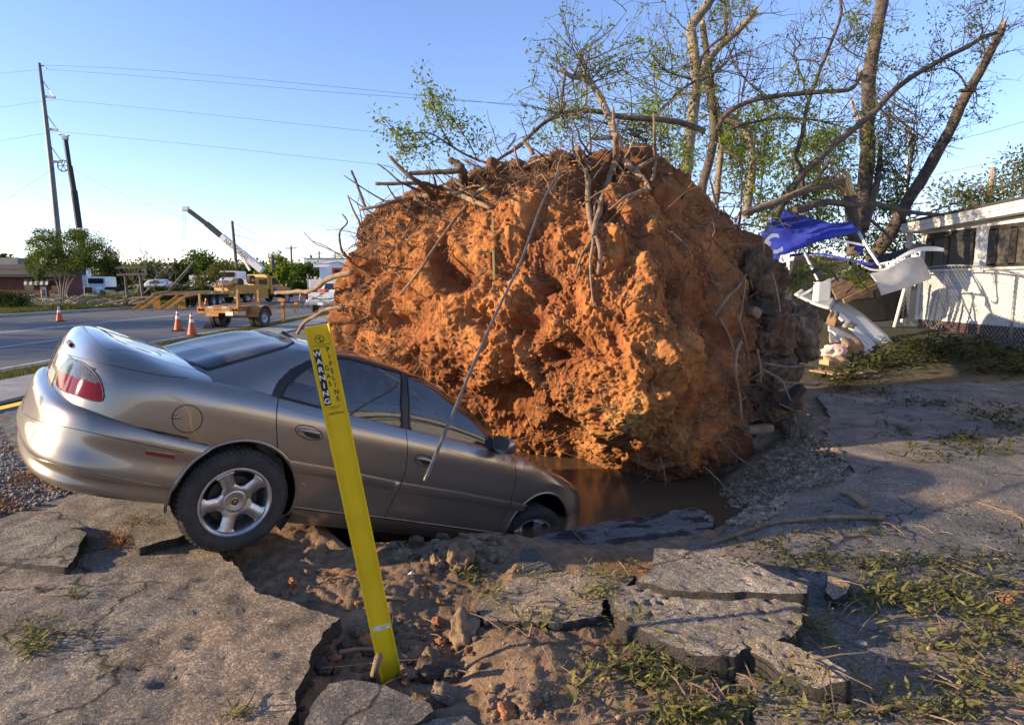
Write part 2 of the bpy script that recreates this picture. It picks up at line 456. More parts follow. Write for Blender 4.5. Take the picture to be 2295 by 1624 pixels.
# ================================================================ WATER
m, nt, b = newmat('muddy_water')
b.inputs['Base Color'].default_value = (.10, .064, .036, 1); b.inputs['Roughness'].default_value = .22; b.inputs['IOR'].default_value = 1.33
n = N(nt, 'ShaderNodeTexNoise'); n.inputs['Scale'].default_value = 5; n.inputs['Detail'].default_value = 2
bp = N(nt, 'ShaderNodeBump'); bp.inputs['Strength'].default_value = .04; bp.inputs['Distance'].default_value = .02
nt.links.new(N(nt, 'ShaderNodeNewGeometry').outputs['Position'], n.inputs['Vector']); nt.links.new(n.outputs['Fac'], bp.inputs['Height']); nt.links.new(bp.outputs[0], b.inputs['Normal'])
wm = MB(); wm.add([(x, y, WATER_Z) for x, y in [(-.6, 4.55), (.6, 4.5), (1.4, 4.7), (2.15, 5.5), (2.3, 6.1), (2.4, 7.6), (2.2, 9.6), (-1.8, 9), (-1.8, 6)]], [tuple(range(9))])
struct(wm.build('water', 'muddy_water'))

# ================================================================ SLABS
def jag_poly(poly, step, amp, seed, edges=None):
    """densify a polygon; jagged outline"""
    out = []; n = len(poly)
    for k in range(n):
        a = np.array(poly[k][:2], float); b = np.array(poly[(k + 1) % n][:2], float); L = np.hypot(*(b - a))
        m = max(1, int(L / (step if (edges is None or edges[k]) else max(step * 8, .25))))
        nm = np.array([-(b - a)[1], (b - a)[0]]) / max(L, 1e-9)
        for i in range(m):
            t = i / m; p = a + (b - a) * t
            if amp and (edges is None or edges[k]):
                e = amp * (1.0 * pnoise(np.array([p[0] * 6, p[1] * 6, seed * 3.7])) + .6 * pnoise(np.array([p[0] * 17, p[1] * 17, seed * 1.3])) + .35 * pnoise(np.array([p[0] * 47, p[1] * 47, seed])))
                p = p + nm * float(e)
            out.append(p)
    return np.array(out)
def slab(name, poly, ztop, thick, m='asphalt', em='asphalt_edge', step=.025, amp=.025, spacing=.06, seed=1, base=(.17, .155, .135), var=None, rough=.006, parent=None, edges=None, pit=0., under=None, grow=0.):
    B = jag_poly(poly, step, amp, seed, edges)
    mn, mx = B.min(0), B.max(0); r_ = np.random.RandomState(seed)
    pts = []
    if grow:
        yv = mn[1]
        while yv < mx[1]:
            st = spacing * max(.6, yv * grow); xs_ = np.arange(mn[0], mx[0], st); pts.append(np.stack([xs_, np.full(len(xs_), yv)], 1)); yv += st
        I = np.concatenate(pts)
        I = I + r_.uniform(-.2, .2, I.shape) * spacing
    else:
        gx, gy = np.meshgrid(np.arange(mn[0], mx[0], spacing), np.arange(mn[1], mx[1], spacing)); I = np.stack([gx.ravel(), gy.ravel()], 1) + r_.uniform(-.3, .3, (gx.size, 2)) * spacing
    I = I[in_poly(I, B)]
    if len(I): I = I[poly_dist(I, B) > step * .7]
    allp = np.concatenate([B, I]) if len(I) else B
    nb = len(B)
    res = delaunay_2d_cdt([Vector(p) for p in allp], [(i, (i + 1) % nb) for i in range(nb)], [], 1, 1e-6)
    V2 = np.array([tuple(v) for v in res[0]]); T = [tuple(f) for f in res[2]]
    z = ztop(V2[:, 0], V2[:, 1]); Q = np.stack([V2[:, 0], V2[:, 1], np.full(len(V2), seed * 1.1)], 1)
    z = z + rough * fbm(Q * 9, 3)
    if pit: z = z - pit * np.maximum(sstep(.30, .10, worley(Q * 11 + 3)) * sstep(.0, .3, fbm(Q * 3.1, 3)), .6 * sstep(.34, .16, worley(Q * 24)) * sstep(-.05, .25, fbm(Q * 4.2 + 7, 3))) + .006 * (.5 - worley(Q * 45))
    V = np.stack([V2[:, 0], V2[:, 1], z], 1)
    T3 = []
    for t in T:
        if len(t) == 3: T3.append(t)
        else:
            for i in range(1, len(t) - 1): T3.append((t[0], t[i], t[i + 1]))
    T3 = np.array(T3)
    # consistent upward winding
    a, b_, c_ = V[T3[:, 0]], V[T3[:, 1]], V[T3[:, 2]]
    flip = np.cross(b_ - a, c_ - a)[:, 2] < 0
    T3[flip] = T3[flip][:, ::-1]
    cb = np.ones((len(V), 3)) * np.array(base)
    if var is not None: cb = var(V, cb)
    else: cb = cb * (1 + .35 * fbm(Q * 1.6 + 8, 3))[:, None]
    o = npmesh(name, V, T3, m, parent, col=np.clip(cb, .01, 1))
    # broken edge: rows going down with noise
    ed = {}
    for t in T3:
        for i in range(3):
            e = (t[i], t[(i + 1) % 3])
            if (e[1], e[0]) in ed: del ed[(e[1], e[0])]
            else: ed[e] = 1
    nx = {a: b for a, b in ed}
    loop = []; st = next(iter(nx)); cu = st
    for _ in range(len(nx) + 1):
        loop.append(cu); cu = nx.get(cu)
        if cu is None or cu == st: break
    L = V[loop]; n = len(L)
    cen = L.mean(0); rows = [L + np.array([0, 0, -.0005])]
    tang = np.roll(L, -1, 0) - np.roll(L, 1, 0); nrm = np.stack([tang[:, 1], -tang[:, 0], np.zeros(n)], 1); nrm /= np.maximum(np.linalg.norm(nrm, axis=1)[:, None], 1e-9)
    for k, fz in enumerate((.25, .55, .8, 1.0)):
        q = L + np.array([0, 0, -thick * fz])
        e = pnoise(np.stack([L[:, 0] * 34, L[:, 1] * 34, np.full(n, k * 2.3 + seed)], 1)) * .5 + pnoise(np.stack([L[:, 0] * 11, L[:, 1] * 11, np.full(n, k * 1.3 + seed)], 1)) * .5
        q = q + nrm * (e * thick * .22 + thick * .05)[:, None]
        rows.append(q)
    E = np.concatenate(rows); F = []
    for k in range(4):
        for i in range(n): F.append((k * n + i, (k + 1) * n + i, (k + 1) * n + (i + 1) % n, k * n + (i + 1) % n))
    e_o = npmesh('broken_edge', E, np.array(F), em, o, smooth=False)
    return o
def flat(z=0.): return lambda x, y: np.full(np.shape(x), z)
def plane3(p0, p1, p2):
    a, b, c_ = [np.array(p, float) for p in (p0, p1, p2)]; n = np.cross(b - a, c_ - a)
    return lambda x, y: a[2] - (n[0] * (x - a[0]) + n[1] * (y - a[1])) / n[2]

# left lot surface
POTS = [(370, 1528, .07, .045, .022), (315, 1495, .03, .02, .015), (440, 1432, .035, .018, .014), (430, 1452, .03, .016, .012), (500, 1385, .03, .016, .012), (645, 1400, .03, .015, .012), (455, 1300, .04, .02, .01)]
def var_left(V, cb):
    Q = np.stack([V[:, 0], V[:, 1], 0 * V[:, 0]], 1)
    w = sstep(.0, .45, fbm(Q * 1.3 + 2, 4) + .25 * fbm(Q * 7 + 2, 3))
    cb = mixc(cb, np.array([.255, .185, .125]), w * .75)
    ed = poly_dist(V[:, :2], LEFT_EDGE, closed=False)
    cb = mixc(cb, np.array([.27, .19, .125]), sstep(.5, .0, ed) * .5)
    for (px, py, rx, ry, dp) in POTS:
        q = G(px, py, 0); cb = mixc(cb, np.array([.055, .045, .036]), .8 * np.exp(-(((V[:, 0] - q.x) / rx) ** 2 + ((V[:, 1] - q.y) / ry) ** 2) ** 2))
    return cb * (1 + .30 * fbm(Q * 4, 4))[:, None]
left_poly = LEFT_EDGE + gpx([(440, 1175), (330, 1100), (200, 1098), (80, 1130), (0, 1166), (-160, 1200)]) + [(-4.6, 3.6), (-4.2, 1.0), (-.55, 1.0)]
def z_left(x, y):
    b = .03 * np.exp(-(((x + 2.6) / .8) ** 2 + ((y - 3.2) / .5) ** 2))
    for (px, py, rx, ry, dp) in POTS:
        q = G(px, py, 0); b = b - dp * np.exp(-(((x - q.x) / rx) ** 2 + ((y - q.y) / ry) ** 2) ** 2)
    return b + .012 * fbm(np.stack([x * 1.2, y * 1.2, 0 * x], -1), 2) + .012 * fbm(np.stack([x * 5, y * 5, 0 * x], -1), 3) * .6
le = [True] * (len(LEFT_EDGE) - 1) + [True] * 7 + [False, False, False]
lot = slab('asphalt_lot', left_poly, z_left, .085, seed=3, spacing=.03, grow=.33, amp=.028, base=(.19, .16, .125), var=var_left, edges=le, rough=.007, pit=.008); struct(lot)
# right lot surface
right_edge = gpx([(1700, 1660), (1690, 1560), (1640, 1490), (1540, 1440), (1500, 1380), (1470, 1300), (1463, 1238)]) + [(1.25, 4.02), (1.62, 4.3), (1.95, 4.72), (2.35, 4.98), (2.8, 5.2), (3.18, 5.62), (3.28, 5.95), (3.1, 6.25), (3.45, 6.7), (3.72, 7.25), (4.15, 8.0)]
right_poly = right_edge + [(4.6, 9.3), (6.3, 9.9), (9.4, 10.1), (12.5, 9.2), (12.5, 5.2), (7.2, 1.0), (1.0, 1.0)]
RGT = right_edge
def z_right(x, y):
    P = np.stack([x, y], -1)
    e = poly_dist(P, RGT[6:], closed=False)
    return -.01 - .05 * sstep(.35, 0, e) + .012 * fbm(np.stack([x * .8, y * .8, 0 * x], -1), 2) + .60 * sstep(3, 8.5, x) * sstep(8, 15, y)
def var_right(V, cb):
    Q = np.stack([V[:, 0], V[:, 1], 0 * V[:, 0]], 1)
    w = sstep(.02, .4, fbm(Q * .9 + 6, 4) + .2 * fbm(Q * 5, 3)) * .75
    e = poly_dist(V[:, :2], RGT, closed=False)
    w = np.maximum(w, sstep(1.0, .1, e + .3 * fbm(Q * 2, 3)) * .6)
    w = np.maximum(w, sstep(3.4, 2.4, V[:, 1] + .5 * fbm(Q * 1.5, 3)) * .7)
    return mixc(cb, np.array([.235, .18, .13]), w) * (1 + .25 * fbm(Q * 3, 3))[:, None]
re_ = [True] * (len(right_edge) - 1) + [True] * 3 + [False] * 5
lot2 = slab('asphalt_lot', right_poly, z_right, .09, seed=5, spacing=.035, grow=.33, amp=.03, base=(.125, .118, .112), var=var_right, edges=re_, rough=.006, pit=.006); struct(lot2)

def var_wet(V, cb):
    Q = np.stack([V[:, 0], V[:, 1], 0 * V[:, 0]], 1)
    cb = mixc(cb, np.array([.17, .145, .12]), sstep(-.1, .4, fbm(Q * 1.6 + 3, 4)) * .7)
    return mixc(cb, np.array([.028, .022, .018]), sstep(.12, .22, fbm(Q * np.array([3.2, 3.2, 1]) + 12, 3)) * .9)
# plates of broken pavement, each a thing of its own
def px_slab(label, pts, thick, seed, zs, base=(.185, .165, .14), pit=.0, amp=.02, rough=.008, name='pavement_slab', m='asphalt', spacing=.03, var=None):
    """pts: picture outline; zs: three (px,py,z) fixing the plane of the top"""
    w3 = [G(a, b, c) for a, b, c in zs]; pl = plane3(*w3); n = None
    poly = []
    for (x, y) in pts:
        z = 0.
        for _ in range(6): q = G(x, y, z); z = float(pl(q.x, q.y))
        q = G(x, y, z); poly.append((q.x, q.y))
    o = slab(name, poly, pl, thick, seed=seed, base=base, pit=pit, amp=amp, rough=rough, m=m, spacing=spacing, var=var)
    tag(o, label, 'pavement slab'); return o
px_slab('large pitted slab of broken asphalt lying lowest of the overlapping pair', [(1362, 1322), (1400, 1311), (1480, 1312), (1560, 1332), (1690, 1336), (1800, 1356), (1803, 1400), (1760, 1428), (1640, 1462), (1560, 1468), (1490, 1438), (1390, 1385)], .13, 11, [(1362, 1322, .065), (1800, 1356, .10), (1560, 1468, .07)], base=(.235, .195, .150), pit=.03, spacing=.013)
px_slab('smoother grey slab overlapping the large pitted slab', [(1465, 1228), (1530, 1227), (1660, 1254), (1740, 1285), (1815, 1310), (1808, 1328), (1700, 1326), (1600, 1330), (1500, 1318), (1425, 1303), (1460, 1275)], .09, 12, [(1465, 1228, .10), (1815, 1310, .14), (1425, 1303, .10)], base=(.215, .185, .145), pit=.022, spacing=.013)
px_slab('narrow dark strip of broken asphalt below the large pitted slab', [(1665, 1448), (1705, 1444), (1790, 1470), (1898, 1522), (1903, 1536), (1835, 1548), (1760, 1512), (1690, 1470)], .10, 13, [(1665, 1448, .08), (1903, 1536, .08), (1835, 1548, .05)], base=(.20, .165, .125), pit=.03, spacing=.013)
px_slab('small square block of asphalt beside the leaf litter', [(1855, 1290), (1880, 1292), (1905, 1310), (1896, 1328), (1868, 1343), (1850, 1322)], .09, 14, [(1855, 1290, .05), (1905, 1310, .05), (1868, 1343, .03)], base=(.24, .18, .13), amp=.012)
px_slab('cracked grey slab lying in front of the marker post foot', [(672, 1640), (700, 1583), (735, 1530), (792, 1524), (862, 1535), (962, 1578), (970, 1592), (905, 1630), (880, 1660)], .11, 15, [(735, 1530, .02), (965, 1585, .0), (690, 1620, .035)], base=(.20, .17, .135))
px_slab('low slab of grey asphalt wedged behind the cracked slab', [(905, 1632), (985, 1606), (1050, 1600), (1075, 1625), (1060, 1660), (890, 1660)], .08, 16, [(905, 1632, -.01), (1050, 1600, -.03), (1060, 1660, -.02)], base=(.19, .165, .135))
px_slab('leaf-strewn flat slab between the dirt mounds', [(1068, 1352), (1098, 1320), (1150, 1297), (1250, 1280), (1330, 1274), (1425, 1290), (1385, 1322), (1352, 1345), (1345, 1377), (1250, 1392), (1082, 1390)], .07, 17, [(1068, 1352, -.01), (1425, 1290, .03), (1250, 1392, .02)], base=(.23, .18, .13))
px_slab('dark wedge of asphalt leaning beside the dirt clods', [(1150, 1284), (1168, 1238), (1180, 1226), (1205, 1236), (1243, 1276), (1195, 1300)], .09, 18, [(1150, 1284, -.05), (1180, 1226, -.06), (1243, 1276, -.05)], base=(.09, .085, .08), amp=.012)
px_slab('lifted asphalt flap with a black broken edge', [(48, 1262), (95, 1266), (150, 1269), (172, 1234), (195, 1193), (120, 1166), (0, 1182), (-90, 1226), (-40, 1255)], .06, 19, [(48, 1262, .055), (195, 1193, .065), (-90, 1226, .03)], base=(.16, .145, .12), amp=.015)
px_slab('broken asphalt plate tipped up against the rear tyre', [(290, 1166), (320, 1152), (395, 1142), (432, 1165), (436, 1188), (400, 1205), (345, 1216), (313, 1227), (300, 1192)], .06, 20, [(290, 1166, .05), (436, 1188, .05), (313, 1227, .06)], base=(.19, .16, .125), amp=.015)
tp = px_slab('wide wet sheet of asphalt sloping down into the muddy water', [(1166, 1212), (1240, 1190), (1320, 1172), (1420, 1158), (1490, 1144), (1560, 1135), (1590, 1155), (1600, 1175), (1575, 1205), (1462, 1242), (1380, 1262), (1290, 1258), (1225, 1250)], .08, 21, [(1166, 1212, -.34), (1540, 1137, -.49), (1462, 1242, -.10)], base=(.13, .125, .12), amp=.03, spacing=.03, var=var_wet, rough=.014)

# ================================================================ ROAD
def sheet(name, poly, z, m, col=None, zf=None):
    mb = MB(); mb.add([(x, y, z) for x, y in poly], [tuple(range(len(poly)))]); o = mb.build(name, m)
    if col is not None:
        a = o.data.color_attributes.new('tint', 'FLOAT_COLOR', 'POINT')
        for d in a.data: d.color = (*col, 1)
    return struct(o)
def xr(y): return -9.55 - (y - 9) * .06            # near edge of the carriageway
def xl(y): return -26.6 - (y - 30) * .02
yy = [-60, -20, 0, 10, 20, 30, 45, 60, 90, 140, 260]
sheet('road', [(xr(y), y) for y in yy] + [(xl(y), y) for y in yy[::-1]], .012, 'road_surface', (.115, .112, .110))
k = MB()
for i in range(len(yy) - 1):
    a, b_ = yy[i], yy[i + 1]
    n_ = 6
    for j in range(n_):
        u0, u1 = lerp(a, b_, j / n_), lerp(a, b_, (j + 1) / n_)
        pr = [(0, -.05), (0, .13), (.03, .15), (.30, .15), (.30, -.05)]
        k.add([(xl(u0) - p, u0, z) for p, z in pr] + [(xl(u1) - p, u1, z) for p, z in pr], [(q, q + 1, q + 6, q + 5) for q in range(4)])
struct(k.build('kerb', 'kerb_concrete'))
# pavement strip between the road and the gravel: separate concrete bays
pav = MB(); pav.add([(xr(y) + 2.32, y, -.01) for y in yy] + [(xr(y) + .78, y, -.01) for y in yy[::-1]], [tuple(range(2 * len(yy)))])
pv = struct(pav.build('pavement', 'kerb_concrete'))
y0 = 2.0; bay = None
while y0 < 46:
    b = MB(); h = .03 + rng.uniform(-.004, .004)
    b.prism([(xr(y0) + 2.3, y0, -.02), (xr(y0 + 1.5) + 2.3, y0 + 1.48, -.02), (xr(y0 + 1.5) + .8, y0 + 1.48, -.02), (xr(y0) + .8, y0, -.02)], (0, 0, .02 + h))
    b.build('concrete_bay', 'kerb_concrete', pv)
    y0 += 1.5
# painted lines
for (xf, w, dash) in ((3.6, .12, 1), (7.4, .12, 0), (7.75, .12, 0), (11.4, .12, 1), (15.0, .12, 1), (.35, .1, 0)):
    y0 = 4.
    while y0 < 120:
        L = 3.0 if dash else 12.0
        b = MB(); b.add([(xr(y0) - xf, y0, .0165), (xr(y0 + L) - xf, y0 + L, .0165), (xr(y0 + L) - xf - w, y0 + L, .0165), (xr(y0) - xf - w, y0, .0165)], [(0, 1, 2, 3)])
        struct(b.build('lane_marking', 'line_paint')); y0 += 12.0
# ================================================================ CAR
m, nt, b = newmat('car_paint')
b.inputs['Base Color'].default_value = (.27, .238, .205, 1); b.inputs['Metallic'].default_value = .8; b.inputs['Roughness'].default_value = .30
b.inputs['Coat Weight'].default_value = 1.; b.inputs['Coat Roughness'].default_value = .035
co = N(nt, 'ShaderNodeTexCoord').outputs['Object']
# dust film rising from the sills, fine road grime
n1 = N(nt, 'ShaderNodeTexNoise'); n1.inputs['Scale'].default_value = 9; n1.inputs['Detail'].default_value = 8; nt.links.new(co, n1.inputs['Vector'])
n2 = N(nt, 'ShaderNodeTexNoise'); n2.inputs['Scale'].default_value = 160; n2.inputs['Detail'].default_value = 2; nt.links.new(co, n2.inputs['Vector'])
sp = N(nt, 'ShaderNodeSeparateXYZ'); nt.links.new(co, sp.inputs[0])
mz = N(nt, 'ShaderNodeMapRange'); mz.inputs['From Min'].default_value = .95; mz.inputs['From Max'].default_value = .25; mz.inputs['To Min'].default_value = .02; mz.inputs['To Max'].default_value = .55
nt.links.new(sp.outputs['Z'], mz.inputs['Value'])
mu = N(nt, 'ShaderNodeMath', operation='MULTIPLY'); nt.links.new(mz.outputs[0], mu.inputs[0]); nt.links.new(n1.outputs['Fac'], mu.inputs[1])
r2 = N(nt, 'ShaderNodeValToRGB'); r2.color_ramp.elements[0].position = .62; r2.color_ramp.elements[1].position = .74; nt.links.new(n2.outputs['Fac'], r2.inputs['Fac'])
m2 = N(nt, 'ShaderNodeMath', operation='MULTIPLY'); m2.inputs[1].default_value = .18; nt.links.new(r2.outputs['Color'], m2.inputs[0])
ad = N(nt, 'ShaderNodeMath', operation='ADD', use_clamp=True); nt.links.new(mu.outputs[0], ad.inputs[0]); nt.links.new(m2.outputs[0], ad.inputs[1])
# orange clay thrown over the bonnet and the windscreen foot
fx = N(nt, 'ShaderNodeMapRange'); fx.inputs['From Min'].default_value = 1.2; fx.inputs['From Max'].default_value = 2.3; nt.links.new(sp.outputs['X'], fx.inputs['Value'])
fz = N(nt, 'ShaderNodeMapRange'); fz.inputs['From Min'].default_value = .80; fz.inputs['From Max'].default_value = .95; nt.links.new(sp.outputs['Z'], fz.inputs['Value'])
n4 = N(nt, 'ShaderNodeTexNoise'); n4.inputs['Scale'].default_value = 7; n4.inputs['Detail'].default_value = 9; n4.inputs['Roughness'].default_value = .7; nt.links.new(co, n4.inputs['Vector'])
r4 = N(nt, 'ShaderNodeValToRGB'); r4.color_ramp.elements[0].position = .42; r4.color_ramp.elements[1].position = .6; nt.links.new(n4.outputs['Fac'], r4.inputs['Fac'])
c1 = N(nt, 'ShaderNodeMath', operation='MULTIPLY'); nt.links.new(fx.outputs[0], c1.inputs[0]); nt.links.new(fz.outputs[0], c1.inputs[1])
c2 = N(nt, 'ShaderNodeMath', operation='MULTIPLY'); nt.links.new(c1.outputs[0], c2.inputs[0]); nt.links.new(r4.outputs['Color'], c2.inputs[1])
mxc = N(nt, 'ShaderNodeMix', data_type='RGBA'); mxc.inputs['A'].default_value = (.22, .165, .115, 1); mxc.inputs['B'].default_value = (.33, .12, .045, 1); nt.links.new(c2.outputs[0], mxc.inputs['Factor'])
fac = N(nt, 'ShaderNodeMath', operation='ADD', use_clamp=True); nt.links.new(ad.outputs[0], fac.inputs[0]); nt.links.new(c2.outputs[0], fac.inputs[1])
dd = N(nt, 'ShaderNodeBsdfDiffuse'); nt.links.new(mxc.outputs['Result'], dd.inputs['Color'])
ms = N(nt, 'ShaderNodeMixShader'); nt.links.new(fac.outputs[0], ms.inputs[0]); nt.links.new(b.outputs[0], ms.inputs[1]); nt.links.new(dd.outputs[0], ms.inputs[2])
nt.links.new(ms.outputs[0], nt.nodes['Material Output'].inputs['Surface'])
mat('black_trim', (.012, .012, .013), .45, spec=.4)
mat('seam_black', (.006, .006, .007), .6)
mat('tyre_rubber', (.022, .021, .021), .82, col2=(.05, .043, .036), scale=14, bump=.25, bscale=120)
mat('alloy', (.55, .56, .58), .32, metal=.85, col2=(.42, .41, .40), scale=18)
mat('alloy_dull', (.34, .34, .34), .5, metal=.7, col2=(.22, .20, .18), scale=9)
mat('brake_iron', (.05, .045, .04), .6, metal=.5)
mat('lens_red', (.17, .002, .002), .07, spec=.22, col2=(.11, .002, .002), scale=40)
mat('lens_clear', (.10, .10, .105), .07, spec=.35, col2=(.055, .055, .06), scale=60)
mat('lens_dark_red', (.13, .004, .006), .2, coat=1.)
mat('seat_cloth', (.30, .27, .22), .85, col2=(.22, .2, .17), scale=20)
mat('cabin_dark', (.03, .03, .032), .8)
m, nt, b = newmat('car_glass')
b.inputs['Base Color'].default_value = (.55, .62, .58, 1); b.inputs['Roughness'].default_value = .015; b.inputs['Transmission Weight'].default_value = 1.; b.inputs['IOR'].default_value = 1.5
tb = N(nt, 'ShaderNodeBsdfTransparent'); tb.inputs[0].default_value = (.44, .50, .48, 1)
gl_ = N(nt, 'ShaderNodeBsdfGlossy'); gl_.inputs['Roughness'].default_value = .01
fr = N(nt, 'ShaderNodeFresnel'); fr.inputs['IOR'].default_value = 1.75
ms = N(nt, 'ShaderNodeMixShader'); nt.links.new(fr.outputs[0], ms.inputs[0]); nt.links.new(tb.outputs[0], ms.inputs[1]); nt.links.new(gl_.outputs[0], ms.inputs[2])
df = N(nt, 'ShaderNodeBsdfDiffuse'); df.inputs[0].default_value = (.50, .46, .40, 1)  # dust film put in to brighten the glass in place of its sky reflection
nd = N(nt, 'ShaderNodeTexNoise'); nd.inputs['Scale'].default_value = 5; nd.inputs['Detail'].default_value = 8; nt.links.new(N(nt, 'ShaderNodeTexCoord').outputs['Object'], nd.inputs['Vector'])
md_ = N(nt, 'ShaderNodeMapRange'); md_.inputs['From Min'].default_value = .35; md_.inputs['From Max'].default_value = .7; md_.inputs['To Min'].default_value = .03; md_.inputs['To Max'].default_value = .13; nt.links.new(nd.outputs['Fac'], md_.inputs['Value'])
m2 = N(nt, 'ShaderNodeMixShader'); nt.links.new(md_.outputs[0], m2.inputs[0]); nt.links.new(ms.outputs[0], m2.inputs[1]); nt.links.new(df.outputs[0], m2.inputs[2])
nt.links.new(m2.outputs[0], nt.nodes['Material Output'].inputs['Surface'])
mat('chrome', (.7, .7, .7), .12, metal=1.)
mat('badge_gold', (.45, .33, .12), .35, metal=.8)

car = thing('car', 'silver-beige four-door sedan nose-down in the water hole, tail in the air', 'car')
car.matrix_world = CAR_M

def spl(t, n):
    """natural cubic spline interpolation matrix: knots t (len n) -> function(samples) -> matrix"""
    t = np.asarray(t, float); h = np.diff(t); A = np.zeros((n, n)); Bm = np.zeros((n, n)); A[0, 0] = A[-1, -1] = 1
    for i in range(1, n - 1):
        A[i, i - 1] = h[i - 1]; A[i, i] = 2 * (h[i - 1] + h[i]); A[i, i + 1] = h[i]
        Bm[i, i - 1] = 6 / h[i - 1]; Bm[i, i + 1] = 6 / h[i]; Bm[i, i] = -6 / h[i - 1] - 6 / h[i]
    M = np.linalg.solve(A, Bm)
    def ev(x):
        x = np.asarray(x, float); k = np.clip(np.searchsorted(t, x) - 1, 0, n - 2); R = np.zeros((len(x), n)); I = np.eye(n)
        hk = h[k]; a = (t[k + 1] - x) / hk; b = (x - t[k]) / hk
        return a[:, None] * I[k] + b[:, None] * I[k + 1] + ((a ** 3 - a) * hk ** 2 / 6)[:, None] * M[k] + ((b ** 3 - b) * hk ** 2 / 6)[:, None] * M[k + 1]
    return ev
def patch(ctrl, su, sv, mir_u=(True, True), mir_top=True):
    """ctrl [nu][nv] half-body points (y>0). ghost columns mirror in y. returns dense [Nu,Nv,3]"""
    K = np.array(ctrl, float)
    mirr = np.array([1, -1, 1])
    pre = post = 0
    if mir_u[0]: K = np.concatenate([(K[2] * mirr)[None], (K[1] * mirr)[None], K]); pre = 2
    if mir_u[1]: K = np.concatenate([K, (K[-2] * mirr)[None], (K[-3] * mirr)[None]]); post = 2
    pv = 0
    if mir_top: K = np.concatenate([K, (K[:, -2] * mirr)[:, None], (K[:, -3] * mirr)[:, None]], 1); pv = 2
    du = np.linalg.norm(np.diff(K, axis=0), axis=2).mean(1); tu = np.concatenate([[0], np.cumsum(np.maximum(du, 1e-3))])
    dv = np.linalg.norm(np.diff(K, axis=1), axis=2).mean(0); tv = np.concatenate([[0], np.cumsum(np.maximum(dv, 1e-3))])
    nu, nv = K.shape[:2]
    u0, u1 = tu[pre], tu[nu - 1 - post]; v0, v1 = tv[0], tv[nv - 1 - pv]
    xs = np.linspace(u0, u1, su); ys_ = np.linspace(v0, v1, sv)
    Mu = spl(tu, nu)(xs); Mv = spl(tv, nv)(ys_)
    return np.einsum('ai,ijk,bj->abk', Mu, K, Mv)

# ---- lower body cage (half, y>0); rows bottom -> deck centre
def sec(x, w=1., sillz=.0, deck=1.06, dz=0., belt=None, r6=.93):
    """regular side section"""
    bz = .995 if belt is None else belt
    return [(x, .78 * w, .20 + sillz), (x, .855 * w, .29 + sillz), (x, .876 * w, .345), (x, .889 * w, .55), (x, .893 * w, .66), (x, .888 * w, .79), (x, .866 * w, r6 + dz), (x, .815 * w, bz + dz), (x, .765 * w, bz + .022 + dz), (x, .42 * w, deck), (x, 0, deck + .01)]
cols = []
cols.append([(-1.06, 0, .22), (-1.07, 0, .30), (-1.08, 0, .36), (-1.09, 0, .55), (-1.10, 0, .66), (-1.105, 0, .79), (-1.085, 0, .93), (-1.04, 0, 1.03), (-.98, 0, 1.062), (-.84, 0, 1.067), (-.68, 0, 1.066)])
cols.append([(-1.04, .40, .22), (-1.05, .41, .30), (-1.06, .42, .36), (-1.07, .43, .55), (-1.08, .435, .66), (-1.082, .435, .79), (-1.062, .425, .93), (-1.018, .40, 1.025), (-.96, .38, 1.055), (-.82, .22, 1.065), (-.66, 0, 1.066)])
cols.append([(-.96, .64, .22), (-.97, .68, .30), (-.98, .69, .36), (-.985, .705, .55), (-.99, .71, .66), (-.99, .71, .79), (-.975, .695, .925), (-.94, .655, .995), (-.895, .60, 1.035), (-.76, .33, 1.06), (-.62, 0, 1.065)])
cols.append([(-.82, .74, .22), (-.82, .80, .30), (-.82, .815, .36), (-.82, .825, .55), (-.82, .83, .66), (-.82, .828, .79), (-.81, .805, .92), (-.79, .755, .98), (-.765, .70, 1.02), (-.67, .37, 1.055), (-.57, 0, 1.063)])
c = sec(-.56, .985, deck=1.048, r6=.925, belt=.985); c[8] = (-.55, .73, 1.012); c[9] = (-.52, .38, 1.05); c[10] = (-.49, 0, 1.058); cols.append(c)
c = sec(-.30, 1., deck=1.045, r6=.93, belt=.99); c[9] = (-.34, .40, 1.045); c[10] = (-.39, 0, 1.052); cols.append(c)
for x in (0., .35, .75, 1.15, 1.6, 2.0):
    cols.append(sec(x, 1., deck=1.0))
c = sec(2.3, .995, deck=1.0, belt=.985, r6=.915); c[9] = (2.36, .42, 1.0); c[10] = (2.42, 0, 1.005); cols.append(c)
c = sec(2.6, .985, deck=.965, belt=.95, r6=.885); c[8] = (2.6, .70, .962); c[9] = (2.64, .40, .975); c[10] = (2.68, 0, .985); cols.append(c)
c = sec(2.95, .97, deck=.92, belt=.895, r6=.84); c[7] = (2.95, .77, .89); c[8] = (2.95, .68, .912); c[9] = (2.95, .38, .93); c[10] = (2.95, 0, .94); cols.append(c)
cols.append([(3.22, .74, .22), (3.23, .80, .30), (3.24, .815, .36), (3.25, .825, .50), (3.25, .825, .60), (3.25, .81, .70), (3.24, .77, .79), (3.22, .71, .83), (3.20, .63, .855), (3.18, .36, .875), (3.16, 0, .885)])
cols.append([(3.44, .60, .22), (3.46, .64, .30), (3.47, .655, .36), (3.475, .665, .46), (3.475, .66, .55), (3.465, .65, .63), (3.44, .62, .71), (3.41, .58, .75), (3.38, .52, .775), (3.34, .31, .805), (3.30, 0, .825)])
cols.append([(3.55, .34, .22), (3.575, .36, .30), (3.59, .37, .36), (3.60, .375, .44), (3.60, .375, .52), (3.585, .37, .60), (3.55, .355, .67), (3.51, .335, .71), (3.47, .31, .735), (3.42, .18, .765), (3.37, 0, .785)])
